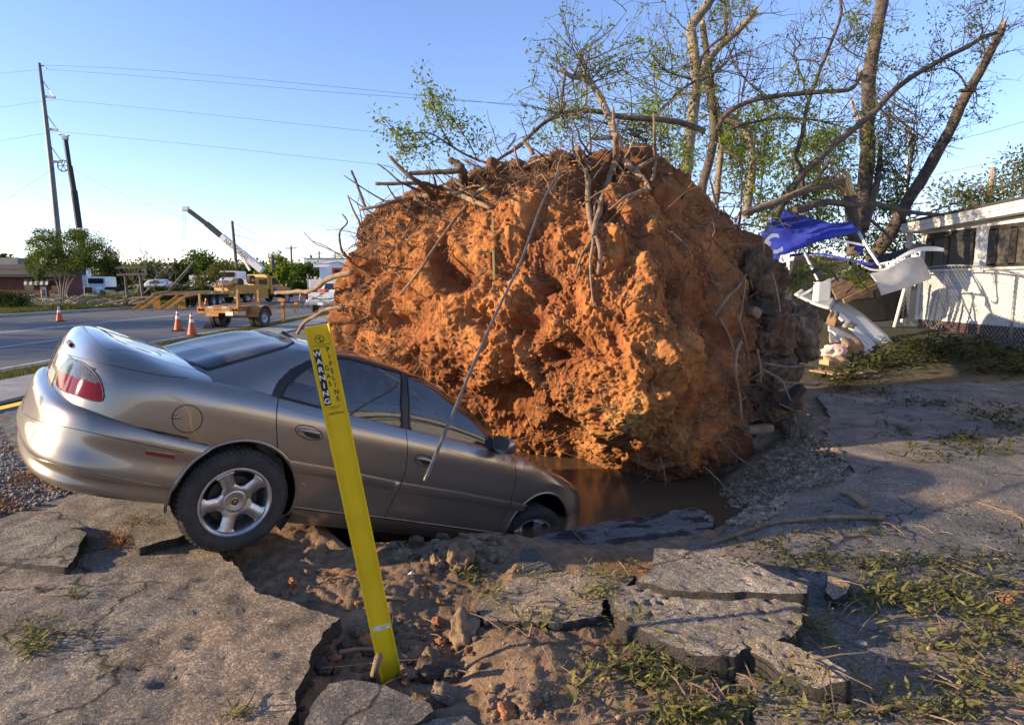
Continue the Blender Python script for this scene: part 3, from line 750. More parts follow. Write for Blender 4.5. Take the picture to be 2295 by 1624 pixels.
cols.append([(3.58, 0, .22), (3.61, 0, .30), (3.625, 0, .36), (3.635, 0, .44), (3.635, 0, .52), (3.62, 0, .60), (3.585, 0, .67), (3.545, 0, .71), (3.505, 0, .735), (3.45, 0, .765), (3.40, 0, .785)])
cols = [[((-.55 + (a + .55) * .85 if a < -.55 else a), b_, c_) for (a, b_, c_) in cc] for cc in cols]
SU, SV = 420, 150
PA = patch(cols, SU, SV)
# ---- rear bumper
bc = []
prof = [(.25, .06), (.285, .018), (.355, .008), (.36, .0), (.50, -.012), (.60, -.012), (.645, -.004), (.672, .010), (.690, .045), (.693, .09)]     # (z, inset)
def bcol(x, y, nx, ny, dz=0.):
    return [(x - nx * i, y - ny * i, z + dz * min(1, max(0, (z - .55) / .14))) for z, i in prof]
for x, y, nx, ny, dz in [(-1.185, 0, -1, 0, .01), (-1.165, .40, -.97, .12, .01), (-1.085, .68, -.8, .6, .008), (-.94, .83, -.4, .92, .004), (-.76, .888, -.12, 1, -.004), (-.52, .900, 0, 1, -.018), (-.20, .902, 0, 1, -.036)]:
    bc.append(bcol(x, y, nx, ny, dz))
bc = [[((-.55 + (a + .55) * .84 if a < -.55 else a), b_, c_) for (a, b_, c_) in cc] for cc in bc]
PB = patch(bc, 170, 70, mir_u=(True, False), mir_top=False)
# ---- greenhouse: rings from the belt up to the roof centre line
gc = []
def gcol(b_, r_, t_, s1=.5, top=None):
    """belt point, roof-rail point, roof centre; bulging side"""
    b_, r_, t_ = np.array(b_, float), np.array(r_, float), np.array(t_, float)
    m1 = b_ * .66 + r_ * .34; m2 = b_ * .33 + r_ * .67
    return b_, r_, t_, m1, m2
def gpush(b_, r_, t_, out=(0, 0, 0), rim=.93, crown=.012):
    b_, r_, t_ = [np.array(v, float) for v in (b_, r_, t_)]; out = np.array(out, float)
    sh = r_ + (t_ - r_) * .16 + np.array([0, 0, .016]); s2 = r_ + (t_ - r_) * .55 + np.array([0, 0, crown])
    gc.append([b_, b_ * .68 + r_ * .32 + out * .8, b_ * .36 + r_ * .64 + out, b_ * .10 + r_ * .90 + out * .55, r_, sh, s2, t_])
gpush((-.43, 0, 1.03), (.235, 0, 1.372), (.33, 0, 1.395), (-.015, 0, .018))
gpush((-.415, .30, 1.028), (.225, .26, 1.368), (.35, 0, 1.398), (-.015, 0, .018))
gpush((-.375, .55, 1.02), (.20, .47, 1.352), (.38, 0, 1.402), (-.015, .005, .018))
gpush((-.27, .70, .995), (.22, .545, 1.345), (.43, 0, 1.408), (.0, .012, .018))
gpush((-.06, .785, .975), (.32, .575, 1.358), (.52, 0, 1.418), (0, .022, .02))
gpush((.25, .808, .972), (.52, .588, 1.374), (.66, 0, 1.430), (0, .025, .015))
gpush((.70, .812, .972), (.82, .592, 1.386), (.86, 0, 1.440), (0, .025, .01))
gpush((1.15, .812, .970), (1.10, .590, 1.383), (1.05, 0, 1.440), (0, .024, .01))
gpush((1.60, .808, .968), (1.30, .580, 1.366), (1.18, 0, 1.433), (0, .022, .012))
gpush((2.02, .798, .964), (1.46, .562, 1.340), (1.28, 0, 1.424), (-.01, .018, .02))
gpush((2.26, .755, .962), (1.56, .530, 1.322), (1.36, 0, 1.414), (0, .008, .03))
gpush((2.36, .62, .968), (1.585, .43, 1.340), (1.41, 0, 1.408), (.02, 0, .035))
gpush((2.43, .34, .975), (1.565, .24, 1.368), (1.44, 0, 1.404), (.02, 0, .035))
gpush((2.45, 0, .978), (1.56, 0, 1.375), (1.45, 0, 1.402), (.02, 0, .035))
PC = patch(gc, 400, 130)

def carpx(P):
    """picture position of body points; P local (…,3)"""
    sh = P.shape[:-1]; Wp = P.reshape(-1, 3) @ CAR_A.T + CAR_B
    return to_px(Wp).reshape(sh + (2,))
MIR = np.array([1, -1, 1.])
def z1(x, y): return (533 + x * .36459, 681 + y * .36459)      # picture zoom 1 (door side)
def z2(x, y): return (x * .36465, 681 + y * .36465)            # picture zoom 2 (tail)
def z3(x, y): return (x / 2.707 * .5922, (1200 + y / 2.707) * .5922)
class Surf:
    """the near (y<0) copy of a patch with normals; ray hits by picture position"""
    def __init__(s, P):
        s.P = P * MIR
        du = np.gradient(s.P, axis=0); dv = np.gradient(s.P, axis=1); n = np.cross(du, dv); n /= np.maximum(np.linalg.norm(n, axis=2)[..., None], 1e-9)
        nu, nv = P.shape[:2]
        s.sgn = 1.0
        s.n = n
        s.bvh = BVHTree.FromPolygons([tuple(v) for v in s.P.reshape(-1, 3)], [tuple(f) for f in grid_faces(nu, nv)])
        s.o = Vector(CAR_MI @ Vector((0, 0, CAM_H)))
    def hit(s, px, py, push=0.):
        d = (CAR_MI.to_3x3() @ (W(px, py, 1.0) - Vector((0, 0, CAM_H)))).normalized()
        h = s.bvh.ray_cast(s.o, d)
        if h[0] is None: return None
        n = h[1]
        if n.dot(d) > 0: n = -n
        return h[0] + n * push
    def path(s, pts, push=0., sub=5, curve=True):
        pp = smooth_path([Vector((a, b, 0)) for a, b in pts], sub) if curve else [Vector((lerp(pts[i][0], pts[i + 1][0], k / sub), lerp(pts[i][1], pts[i + 1][1], k / sub), 0)) for i in range(len(pts) - 1) for k in range(sub + (i == len(pts) - 2))]
        out = [s.hit(p.x, p.y, push) for p in pp]
        return [p for p in out if p is not None]
SA, SB, SC = Surf(PA), Surf(PB), Surf(PC)

def outward(P):
    """vertex normals pointing out of the body, for the y>0 half"""
    du = np.gradient(P, axis=0); dv = np.gradient(P, axis=1); n = np.cross(du, dv); n /= np.maximum(np.linalg.norm(n, axis=2)[..., None], 1e-9)
    ref = P - np.array([1.2, 0, .6]) * np.array([1, 1, 1]); 
    s_ = np.sign((n * (P - np.stack([np.clip(P[..., 0], -.6, 3.0), 0 * P[..., 0], np.full(P.shape[:2], .6)], -1))).sum(-1).mean())
    return n * s_
def faces_of(mask):
    nu, nv = mask.shape[0] + 1, mask.shape[1] + 1
    return grid_faces(nu, nv)[mask.ravel()]
def body_part(name, P, mask, m, parent, off=0., sides=(1, -1), thick=0.):
    """make an object from the chosen cells of patch P (cells mask), near side and mirrored far side in ONE mesh"""
    if not mask.any(): print("EMPTY", name); return None
    nrm = outward(P); Vv = []; Ff = []; Nn = []
    for sd in sides:
        Q = (P + nrm * off) * np.array([1, sd, 1]); F = faces_of(mask)
        F = F if sd == 1 else F[:, ::-1]
        used, inv = np.unique(F, return_inverse=True); F2 = inv.reshape(F.shape) + sum(len(v) for v in Vv)
        Vv.append(Q.reshape(-1, 3)[used]); Nn.append((nrm * np.array([1, sd, 1])).reshape(-1, 3)[used]); Ff.append(F2)
    V, F, Nm = np.concatenate(Vv), np.concatenate(Ff), np.concatenate(Nn)
    if len(sides) == 2:
        _, first, inv = np.unique(np.round(V, 4) + 0., axis=0, return_index=True, return_inverse=True); F = inv.reshape(-1)[F]; V = V[first]; Nm = Nm[first].copy()
        mid = np.abs(V[:, 1]) < 1e-3; Nm[mid, 1] = 0; Nm /= np.maximum(np.linalg.norm(Nm, axis=1)[:, None], 1e-9)
        F = F[[len(set(f)) == 4 for f in F.tolist()]]
    # wind outwards
    k = F[len(F) // 2]; fn = np.cross(V[k[1]] - V[k[0]], V[k[2]] - V[k[0]])
    if fn @ Nm[k[0]] < 0: F = F[:, ::-1]
    o = npmesh(name, V, F, m, parent, smooth=True)
    o.data.normals_split_custom_set_from_vertices([tuple(v) for v in Nm])
    return o
def cells(P): return (P[:-1, :-1] + P[1:, :-1] + P[:-1, 1:] + P[1:, 1:]) / 4

# ---- masks
cA, cB, cC = cells(PA), cells(PB), cells(PC)
pxA, pxB, pxC = carpx(cA * MIR), carpx(cB * MIR), carpx(cC * MIR)
AR, AF = (0.0, .335, .385), (2.755, .345, .40)
def arch(c_):
    return (((c_[..., 0] - AR[0]) ** 2 + (c_[..., 2] - AR[1]) ** 2 < AR[2] ** 2) | ((c_[..., 0] - AF[0]) ** 2 + (c_[..., 2] - AF[1]) ** 2 < AF[2] ** 2) | ((np.abs(c_[..., 0] - AR[0]) < AR[2]) & (c_[..., 2] < AR[1])) | ((np.abs(c_[..., 0] - AF[0]) < AF[2]) & (c_[..., 2] < AF[1]))) & (np.abs(c_[..., 1]) > .55)
vi = np.arange(SV - 1)[None, :] * np.ones((SU - 1, 1))
deck_cabin = (cA[..., 0] > -.33) & (cA[..., 0] < 2.33) & (np.abs(cA[..., 1]) < .775) & (cA[..., 2] > .9)
behind_bumper = (cA[..., 0] < -.27) & (cA[..., 2] < .655)
keepA = ~arch(cA) & ~deck_cabin & ~behind_bumper
SEAM_RR = [z1(252, 560), z1(240, 640), z1(237, 720), z1(240, 820), z1(246, 912)]
SEAM_B = [z1(1032, 775), z1(1042, 880), z1(1035, 980), z1(1018, 1060), z1(985, 1130), z1(950, 1210), z1(900, 1308)]
SEAM_F = [z1(1672, 925), z1(1698, 980), z1(1708, 1040), z1(1703, 1110), z1(1680, 1190), z1(1640, 1290), z1(1592, 1395)]
SILL = [z1(330, 1243), z1(500, 1266), z1(680, 1288), z1(900, 1310), z1(1100, 1338), z1(1300, 1364), z1(1500, 1392), z1(1700, 1418)]
rear_door = [SEAM_RR[0]] + SEAM_RR[1:] + [z1(300, 960), z1(345, 1060), z1(355, 1160), z1(335, 1243)] + SILL[1:4] + SEAM_B[::-1] + [z1(1030, 700), z1(250, 480)]
front_door = SEAM_B + SILL[3:7] + SEAM_F[::-1] + [z1(1600, 840), z1(1030, 640)]
inRD = in_poly(pxA, rear_door); inFD = in_poly(pxA, front_door)
LAMP = [z3(722, 428), z3(660, 480), z3(612, 540), z3(590, 620), z3(583, 698), z3(640, 745), z3(760, 795), z3(900, 838), z3(1000, 857), z3(1045, 846), z3(1062, 800), z3(1052, 730), z3(1020, 640), z3(965, 560), z3(900, 500), z3(810, 450)]
LAMPSPLIT = [z3(500, 500), z3(612, 548), z3(760, 610), z3(900, 650), z3(1030, 682), z3(1100, 690), z3(1100, 300), z3(500, 300)]
LAMP2 = [z3(700, 425), z3(655, 475), z3(608, 545), z3(586, 620), z3(578, 690), z3(520, 640), z3(480, 600), z3(505, 500), z3(530, 440), z3(560, 380)]
inLamp = in_poly(pxA, LAMP); inUp = in_poly(pxA, LAMPSPLIT)
# the inner lamp sits on the tail panel, reaching to the number plate
inLamp2 = (~inLamp) & (cA[..., 0] < -.87) & (cA[..., 2] > .785) & (cA[..., 2] < .915) & (np.abs(cA[..., 1]) > .28) & (np.abs(cA[..., 1]) < .69) & (vi < SV * .78)
fuel_c = SA.hit(*z2(1150, 705)); 
inFuel = (np.hypot(cA[..., 0] - fuel_c.x, cA[..., 2] - fuel_c.z) < .089) & (cA[..., 1] > .7)
trunk = (cA[..., 0] < -.36) & (np.abs(cA[..., 1]) < .60 + 0 * cA[..., 0]) & (vi > SV * .55) & ~inLamp & ~inLamp2
hood = (cA[..., 0] > 2.42) & (np.abs(cA[..., 1]) < .66) & (cA[..., 2] > .70)
base = keepA & ~inRD & ~inFD & ~inLamp & ~inLamp2 & ~inFuel & ~trunk & ~hood
body_part('body', PA, base, 'car_paint', car)
body_part('rear_bumper', PB, ~arch(cB), 'car_paint', car)
body_part('boot_lid', PA, keepA & trunk, 'car_paint', car, .001)
body_part('bonnet', PA, keepA & hood & ~(inRD | inFD), 'car_paint', car, .002)
doors = {}
for sd in (-1, 1):
    doors['r', sd] = body_part('rear_door', PA, keepA & inRD, 'car_paint', car, .001, sides=(sd,))
    doors['f', sd] = body_part('front_door', PA, keepA & inFD, 'car_paint', car, .001, sides=(sd,))
    body_part('fuel_flap', PA, keepA & inFuel, 'car_paint', car, .0015, sides=(sd,)) if sd == -1 else body_part('quarter_panel', PA, keepA & inFuel, 'car_paint', car, sides=(sd,))
    tl = body_part('tail_light', PA, keepA & inLamp & ~inUp, 'lens_red', car, .004, sides=(sd,))
    body_part('indicator_lens', PA, keepA & inLamp & inUp, 'lens_clear', tl, .004, sides=(sd,))
    tl2 = body_part('inner_tail_light', PA, inLamp2 & (cA[..., 2] < .85), 'lens_red', car, .003, sides=(sd,))
    body_part('reversing_lens', PA, inLamp2 & (cA[..., 2] >= .85), 'lens_clear', tl2 or car, .003, sides=(sd,))
# ---- glass openings
WIN_R = [z1(268, 572), z1(300, 508), z1(380, 430), z1(470, 368), z1(560, 337), z1(650, 332), z1(760, 356), z1(900, 397), z1(1002, 428), z1(1004, 600), z1(1000, 776), z1(850, 742), z1(700, 697), z1(550, 648), z1(400, 606)]
WIN_F = [z1(1038, 436), z1(1052, 600), z1(1066, 790), z1(1250, 840), z1(1420, 888), z1(1560, 925), z1(1640, 938), z1(1570, 800), z1(1500, 702), z1(1400, 592), z1(1290, 522), z1(1180, 472)]
WIN_B = [z2(925, 236), z2(1000, 290), z2(1100, 342), z2(1215, 380), z2(1280, 408), z2(1440, 360), z2(1640, 302), z2(1760, 266), z2(1808, 240), z2(1765, 203), z2(1690, 178), z2(1600, 150), z2(1200, 150), z2(900, 200)]
inWR, inWF = in_poly(pxC, WIN_R), in_poly(pxC, WIN_F)
ui = np.arange(cC.shape[0])[:, None] * np.ones((1, cC.shape[1])); vC = np.arange(cC.shape[1])[None, :] / cC.shape[1]
inWB = in_poly(pxC, WIN_B) & (cC[..., 0] < .30)
sideish = (cC[..., 1] > .5)
yrail = np.abs(cC[..., 1])
wind = (cC[..., 0] > 1.42) & (yrail < .745 - .43 * np.clip((cC[..., 2] - .97) / .36, 0, 1) * .5) & (cC[..., 2] < 1.378) & (vC < .70) & ~inWF & (ui > cC.shape[0] * .80)
inWR &= sideish; inWF &= sideish
# black surround = cells near the openings
ringR = in_poly(pxC, [z1(206, 556), z1(240, 482), z1(320, 402), z1(430, 346), z1(600, 312), z1(760, 326), z1(1015, 405), z1(1040, 420), z1(1190, 455), z1(1300, 505), z1(1415, 578), z1(1520, 692), z1(1600, 800), z1(1690, 950), z1(1420, 906), z1(1060, 810), z1(700, 715), z1(400, 625), z1(220, 566)]) & sideish
body_part('roof', PC, ~(inWR | inWF | inWB | wind | ringR), 'car_paint', car)
body_part('window_surround', PC, ringR & ~(inWR | inWF | wind), 'black_trim', car, .001)
for sd in (-1, 1):
    body_part('rear_side_window', PC, inWR, 'car_glass', car, -.004, sides=(sd,))
    body_part('front_side_window', PC, inWF, 'car_glass', car, -.004, sides=(sd,))
body_part('rear_window', PC, inWB, 'car_glass', car, -.001)
body_part('windscreen', PC, wind, 'car_glass', car, -.002)

# ---- seams and mouldings (near side traced, mirrored to the far side)
def seam(name, pts, S_, r, m, parent=car, push=0., both=True, closed=False, sub=5, curve=True, n=6):
    P = S_.path(pts + ([pts[0]] if closed else []), push, sub, curve)
    if len(P) < 2: return
    if both: MB().tube([Vector((p.x, -p.y, p.z)) for p in P], r, n).build(name, m, parent, smooth=True)
    return MB().tube(P, r, n).build(name, m, parent, smooth=True)
seam('door_gap', SEAM_RR, SA, .0035, 'seam_black'); seam('door_gap', SEAM_B, SA, .0035, 'seam_black'); seam('door_gap', SEAM_F, SA, .003, 'seam_black')
seam('sill_line', SILL, SA, .004, 'car_paint', push=.002)
seam('door_gap', [(x, y + 3) for x, y in SILL[:-1]], SA, .0028, 'seam_black')
for nm, wp in (('window_seal', WIN_R), ('window_seal', WIN_F)):
    seam(nm, wp, SC, .0075, 'black_trim', closed=True, sub=4, curve=True)
RW = [z2(938, 242), z2(1000, 287), z2(1100, 338), z2(1215, 376), z2(1276, 404), z2(1440, 358), z2(1640, 300), z2(1755, 266), z2(1800, 240), z2(1762, 206), z2(1690, 182)]
seam('rear_window_seal', RW, SC, .011, 'black_trim', both=False, curve=False)
seam('lamp_gap', LAMP, SA, .005, 'seam_black', closed=True)
seam('boot_gap', [z2(415, 312), z2(560, 350), z2(800, 402), z2(1000, 440), z2(1160, 455)], SA, .0022, 'seam_black')
seam('pillar_gap', [z2(1290, 412), z2(1420, 455), z2(1560, 505), z2(1690, 560)], SA, .004, 'seam_black')
seam('bumper_gap', [z3(470, 800), z3(520, 880), z3(640, 938), z3(900, 1020), z3(1200, 1090), z3(1500, 1150), z3(1800, 1212), z3(1930, 1242)], SA, .006, 'seam_black')
seam('bumper_crease', [z3(190, 960), z3(320, 1030), z3(480, 1085), z3(800, 1150), z3(1200, 1240), z3(1600, 1325), z3(1880, 1385)], SB, .0022, 'seam_black')
seam('skirt_crease', [z2(140, 880), z2(200, 935), z2(300, 970), z2(500, 1015), z2(800, 1080), z2(1010, 1118)], SB, .004, 'car_paint', push=.001)
seam('belt_crease', [z1(245, 622), z1(400, 668), z1(560, 708), z1(760, 758), z1(1040, 832), z1(1300, 905), z1(1680, 1008), z1(1850, 1068), z1(1960, 1120)], SA, .0016, 'seam_black')
# fuel flap ring and finger pull
ring = [z2(1150 + 93 * math.cos(a), 705 + 84 * math.sin(a)) for a in np.linspace(0, 2 * math.pi, 20, endpoint=False)]
seam('fuel_flap_gap', ring, SA, .0035, 'seam_black', both=False, closed=True)
fp = [SA.hit(*z2(1062, 694), .004), SA.hit(*z2(1085, 694), .006), SA.hit(*z2(1104, 696), .004)]
MB().tube(fp, [.011, .012, .009], 10).build('finger_pull', 'car_paint', car, smooth=True)
# arch lips
for (ax, az, ar), S_, t0, t1 in ((AR, None, 10, 205), (AF, None, -5, 200)):
    for sd in (-1, 1):
        pts = []
        for a in np.linspace(rad(-12), rad(200), 40):
            x, z = ax + ar * math.cos(a), az + ar * math.sin(a)
            S2 = PB if (x < -.25 and z < .66 and ax == 0) else PA
            fl = S2.reshape(-1, 3); msk = fl[:, 1] > .5; fl = fl[msk]
            k = np.argmin((fl[:, 0] - x) ** 2 + (fl[:, 2] - z) ** 2)
            pts.append(Vector((x, sd * (fl[k, 1] - .004), z)))
        MB().tube(pts, .0125, 8).build('wheel_arch_lip', 'car_paint', car, smooth=True)
        # dark liner behind the opening
        lb = MB(); n_ = 26; prev = None
        for i, a in enumerate(np.linspace(rad(-25), rad(205), n_)):
            x, z = ax + (ar + .012) * math.cos(a), az + (ar + .012) * math.sin(a)
            lb.v += [(x, sd * .865, z), (x, sd * .50, z)]
            if i: q = 2 * i; lb.f.append((q - 2, q, q + 1, q - 1))
        lb.v += [(ax, sd * .50, az)]
        for i in range(n_ - 1): lb.f.append((2 * i + 1, 2 * i + 3, 2 * n_))
        lb.build('wheel_arch_liner', 'seam_black', car)
# side rubbing strips: raised bands
def strip(name, top, bot, S_, m, parent, h=.010, sd=-1):
    T = S_.path(top, 0.0, 8); B_ = S_.path(bot, 0.0, 8); n_ = min(len(T), len(B_)); mb = MB()
    rows = []
    for i in range(n_):
        t, b2 = T[i], B_[i]; nn = Vector((0, -1, 0.05))
        prof_ = [(0, -.004), (0.02, h * .7), (.16, h), (.5, h * 1.12), (.84, h), (.98, h * .7), (1, -.004)]
        for q, hh in prof_:
            p = t.lerp(b2, q) + nn * hh; mb.v.append((p.x, p.y * (1 if sd < 0 else -1), p.z))
    k_ = 7
    for i in range(n_ - 1):
        for j in range(k_ - 1): mb.f.append((i * k_ + j, i * k_ + j + 1, (i + 1) * k_ + j + 1, (i + 1) * k_ + j))
    mb.f.append(tuple(range(k_))); mb.f.append(tuple((n_ - 1) * k_ + j for j in range(k_)))
    return mb.build(name, m, parent, smooth=True, angle=50)
for sd in (-1, 1):
    strip('rubbing_strip', [z1(312, 957), z1(470, 985), z1(640, 1016), z1(800, 1050), z1(1000, 1092)], [z1(352, 1034), z1(470, 1053), z1(640, 1082), z1(800, 1112), z1(972, 1146)], SA, 'car_paint', car, sd=sd)
    strip('rubbing_strip', [z1(1006, 1094), z1(1200, 1126), z1(1400, 1160), z1(1672, 1212)], [z1(985, 1150), z1(1200, 1185), z1(1400, 1216), z1(1658, 1258)], SA, 'car_paint', car, sd=sd)
    strip('rubbing_strip', [z1(1680, 1214), z1(1720, 1222), z1(1775, 1232)], [z1(1666, 1260), z1(1700, 1266), z1(1745, 1272)], SA, 'car_paint', car, sd=sd)
for sd in (-1,):
    e = strip('strip_end_cap', [z1(966, 1090), z1(978, 1092), z1(988, 1094)], [z1(950, 1145), z1(962, 1148), z1(972, 1150)], SA, 'alloy', car, h=.0125, sd=sd)
# side markers
for sd in (-1, 1):
    strip('side_marker', [z3(1490, 1355), z3(1600, 1370), z3(1790, 1400)], [z3(1485, 1398), z3(1600, 1424), z3(1785, 1452)], SB, 'lens_dark_red', car, h=.006, sd=sd)
# door handles: rim, cup, lever
def ell(cx_, cy_, a, b_, tilt, n_=18):
    return [z1(cx_ + a * math.cos(t) * math.cos(tilt) - b_ * math.sin(t) * math.sin(tilt), cy_ + a * math.cos(t) * math.sin(tilt) + b_ * math.sin(t) * math.cos(tilt)) for t in np.linspace(0, 2 * math.pi, n_, endpoint=False)]
for (cx_, cy_, a, b_, key) in ((437, 790, 87, 40, 'r'), (1147, 962, 64, 33, 'f')):
    for sd in (-1, 1):
        h = thing('door_handle', None, None) if False else None
        rimp = SA.path(ell(cx_, cy_, a, b_, .30) + [ell(cx_, cy_, a, b_, .30)[0]], .001, 3)
        mir = (lambda p: p) if sd == -1 else (lambda p: Vector((p.x, -p.y, p.z)))
        hd = MB().tube([mir(p) for p in rimp], .0032, 6).build('door_handle', 'seam_black', doors[key, sd], smooth=True)
        cup = SA.path(ell(cx_ + a * .22, cy_ + b_ * .42, a * .60, b_ * .42, .28), .0015, 2)
        mb = MB(); mb.add([mir(p) for p in cup], [tuple(range(len(cup)))]); mb.build('cup', 'seam_black', hd)
        lev = SA.path([z1(cx_ - a * .78, cy_ - b_ * .45), z1(cx_ - a * .1, cy_ - b_ * .28), z1(cx_ + a * .78, cy_ + b_ * .26)], .006, 4)
        mb = MB(); k_ = len(lev); mb.tube([mir(p) for p in lev], [.012 * math.sin(math.pi * (.12 + .76 * i / (k_ - 1))) + .004 for i in range(k_)], 10); mb.build('lever', 'car_paint', hd, smooth=True)
# ---- door mirrors
for sd in (-1, 1):
    P0 = Vector((2.02, sd * .80, 1.0)); mb = MB()
    Q = [(.02, .10, .02), (.06, .12, .055)]
    vs = []; n_ = 16
    for k_, (dx, sc) in enumerate([(-.055, .96), (-.05, 1.), (.0, 1.0), (.05, .82), (.085, .5), (.10, .15)]):
        for j in range(n_):
            t = 2 * math.pi * j / n_; cx_, cz_ = math.cos(t), math.sin(t)
            ex = abs(cx_) ** .6 * math.copysign(1, cx_) * .105 * sc; ez = abs(cz_) ** .6 * math.copysign(1, cz_) * .068 * sc
            vs.append((P0.x + dx - .02, P0.y + sd * (.125 + ex), P0.z + .075 + ez))
    fs = [(k_ * n_ + j, k_ * n_ + (j + 1) % n_, (k_ + 1) * n_ + (j + 1) % n_, (k_ + 1) * n_ + j) for k_ in range(5) for j in range(n_)] + [tuple(range(5 * n_, 6 * n_))]
    mb.add(vs, fs); mr_ = mb.build('door_mirror', 'car_paint', car, smooth=True)
    g = MB(); g.add([(P0.x - .073, v[1], v[2]) for v in vs[:n_]], [tuple(range(n_))]); g.build('mirror_glass', 'chrome', mr_)
    MB().add([(P0.x + .06, sd * .805, .985), (P0.x - .12, sd * .79, .99), (P0.x - .07, sd * .74, 1.11), (P0.x + .10, sd * .84, 1.03), (P0.x - .02, sd * .86, 1.03)], [(0, 1, 2), (0, 2, 3), (1, 2, 4), (2, 3, 4), (0, 3, 4), (0, 1, 4)]).build('mirror_foot', 'black_trim', mr_)
# ---- aerial fin on the roof
ap = [SC.hit(*z2(1575, 170), .0)]
ap = [p for p in ap if p] or [Vector((.36, .1, 1.40))]
MB().add([ap[0] + Vector(v) for v in ((-.06, -.018, 0), (-.06, .018, 0), (.06, .012, 0), (.06, -.012, 0), (-.05, 0, .03), (-.01, 0, .02))], [(0, 1, 4), (1, 2, 5, 4), (2, 3, 5), (3, 0, 4, 5)]).build('roof_aerial', 'black_trim', car)
# ---- third brake light on the boot lip
bl = SA.path([z2(412, 205), z2(425, 232), z2(445, 258)], .004, 4)
if len(bl) > 2: MB().tube(bl, .014, 8).build('brake_light', 'lens_red', car, smooth=True)
# ---- wheels
def wheel(x, sd, steer=0., drop=0., rot=0.):
    root = thing('wheel', None, None); del_ = root
    root.parent = car; root.location = (x, sd * .795, .327 + drop); root.rotation_euler = (0, rot, steer) if False else (0, 0, steer)
    R_, w2 = .327, .112
    prof = [(-w2 * .95, .232), (-w2, .245), (-w2 * 1.02, .285), (-w2 * .9, .312), (-w2 * .72, .324), (-.05, .327), (-.02, .3275), (.02, .3275), (.05, .327), (w2 * .72, .324), (w2 * .9, .312), (w2 * 1.04, .285), (w2 * 1.0, .248), (w2 * .93, .226), (w2 * .5, .215), (-w2 * .5, .215)]
    o = Vector((0, 0, 0)); ax = Vector((0, sd, 0))
    ty = MB().lathe(prof, o, ax, 72, closed=True).build('tyre', 'tyre_rubber', root, smooth=True, angle=45)
    tb_ = MB()                                     # tread blocks
    for i in range(60):
        a = 2 * math.pi * i / 60
        for yy_, ww in ((-.062, .030), (-.022, .026), (.022, .026), (.062, .030)):
            M_ = Matrix.Rotation(a + (.035 if yy_ > 0 else 0), 4, 'Y') @ Matrix.Translation((0, yy_, .3275)); tb_.box(0, 0, 0, .026, ww, .009, M_)
    for i in range(60):
        for s_ in (-1, 1):
            a = 2 * math.pi * (i + .3) / 60; M_ = Matrix.Rotation(a, 4, 'Y') @ Matrix.Translation((0, s_ * .094, .3155)) @ Matrix.Rotation(-s_ * .75, 4, 'X'); tb_.box(0, 0, 0, .022, .030, .008, M_)
    tb_.build('tread', 'tyre_rubber', ty)
    # rim: barrel + lip
    rp = [(-.09, .208), (.07, .204), (.093, .212), (.101, .2205), (.106, .2215), (.107, .212), (.100, .204), (.092, .197), (.05, .190), (-.08, .188)]
    rm = MB().lathe(rp, o, ax, 72, closed=True).build('rim', 'alloy', root, smooth=True, angle=40)
    # five broad spokes on a dished hub
    sp_ = MB(); nsp = 5
    TH = 300; RR_ = np.linspace(.028, .199, 40)
    pts = np.zeros((TH, len(RR_), 3)); msk = np.zeros((TH, len(RR_)), bool)
    for i in range(TH):
        th = 2 * math.pi * i / TH
        for j, r_ in enumerate(RR_):
            ph = ((th - rot) * nsp / (2 * math.pi)) % 1.0; ph = abs(ph - .5) * 2            # 1 at spoke centre, 0 between
            dist = (1 - ph) * (math.pi / nsp) * r_                                          # metres off the spoke's middle
            half = .0425 - .007 * math.sin((r_ - .05) / .15 * math.pi) + .018 * max(0, (r_ - .165) / .033) ** 2 + (.05 if r_ < .078 else max(0, .05 * (1 - (r_ - .078) / .028)))
            e = min(1, dist / half)
            yl = .060 + .030 * (r_ / .2) ** 1.2 - .012 * e ** 2 * (r_ > .07) + (.006 if r_ < .065 else 0)
            pts[i, j] = (r_ * math.cos(th), sd * yl, r_ * math.sin(th)); msk[i, j] = dist < half
    V = pts.reshape(-1, 3); F = []
    nR = len(RR_)
    for i in range(TH):
        for j in range(nR - 1):
            i2 = (i + 1) % TH
            if msk[i, j] and msk[i2, j] and msk[i, j + 1] and msk[i2, j + 1] or (RR_[j] < .075): F.append((i * nR + j, i2 * nR + j, i2 * nR + j + 1, i * nR + j + 1))
    so_ = npmesh('spokes', V, np.array(F), 'alloy', rm)
    so_.modifiers.new('s', 'SOLIDIFY').thickness = .028; so_.modifiers['s'].offset = -1 if sd > 0 else 1
    so_.modifiers['s'].offset = 0
    bm = MB().lathe([(.030, .0), (.030, .15), (.018, .15), (.018, 0)], o, ax, 36); bm.build('brake_disc', 'brake_iron', root, smooth=True, angle=30)
    MB().lathe([(-.02, .0), (-.02, .204)], o, ax, 36).build('back_plate', 'seam_black', root)
    MB().lathe([(.085, .0), (.0845, .012), (.083, .020), (.080, .030), (.062, .031)], o, ax, 24).build('centre_cap', 'badge_gold', rm, smooth=True, angle=40)
    MB().lathe([(.0855, .0125), (.0865, .016), (.0845, .020)], o, ax, 24).build('cap_ring', 'seam_black', rm)
    for i in range(5):
        a = rot + 2 * math.pi * (i + .5) / 5; p = Vector((.054 * math.cos(a), 0, .054 * math.sin(a)))
        MB().lathe([(.070, .0125), (.0785, .0125), (.0785, .009), (.070, .009), (.070, .0), ], p, ax, 12).build('nut_recess', 'seam_black', rm)
        MB().lathe([(.066, .0085), (.0765, .0085), (.0775, .006), (.0775, 0)], p, ax, 6).build('lug_nut', 'brake_iron', rm)
    return root
wheel(0., -1, 0., 0., rot=rad(18 + 36))
wheel(0., 1); wheel(2.735, -1, rad(-15), -.045, rot=.3); wheel(2.735, 1, rad(-15), -.045)
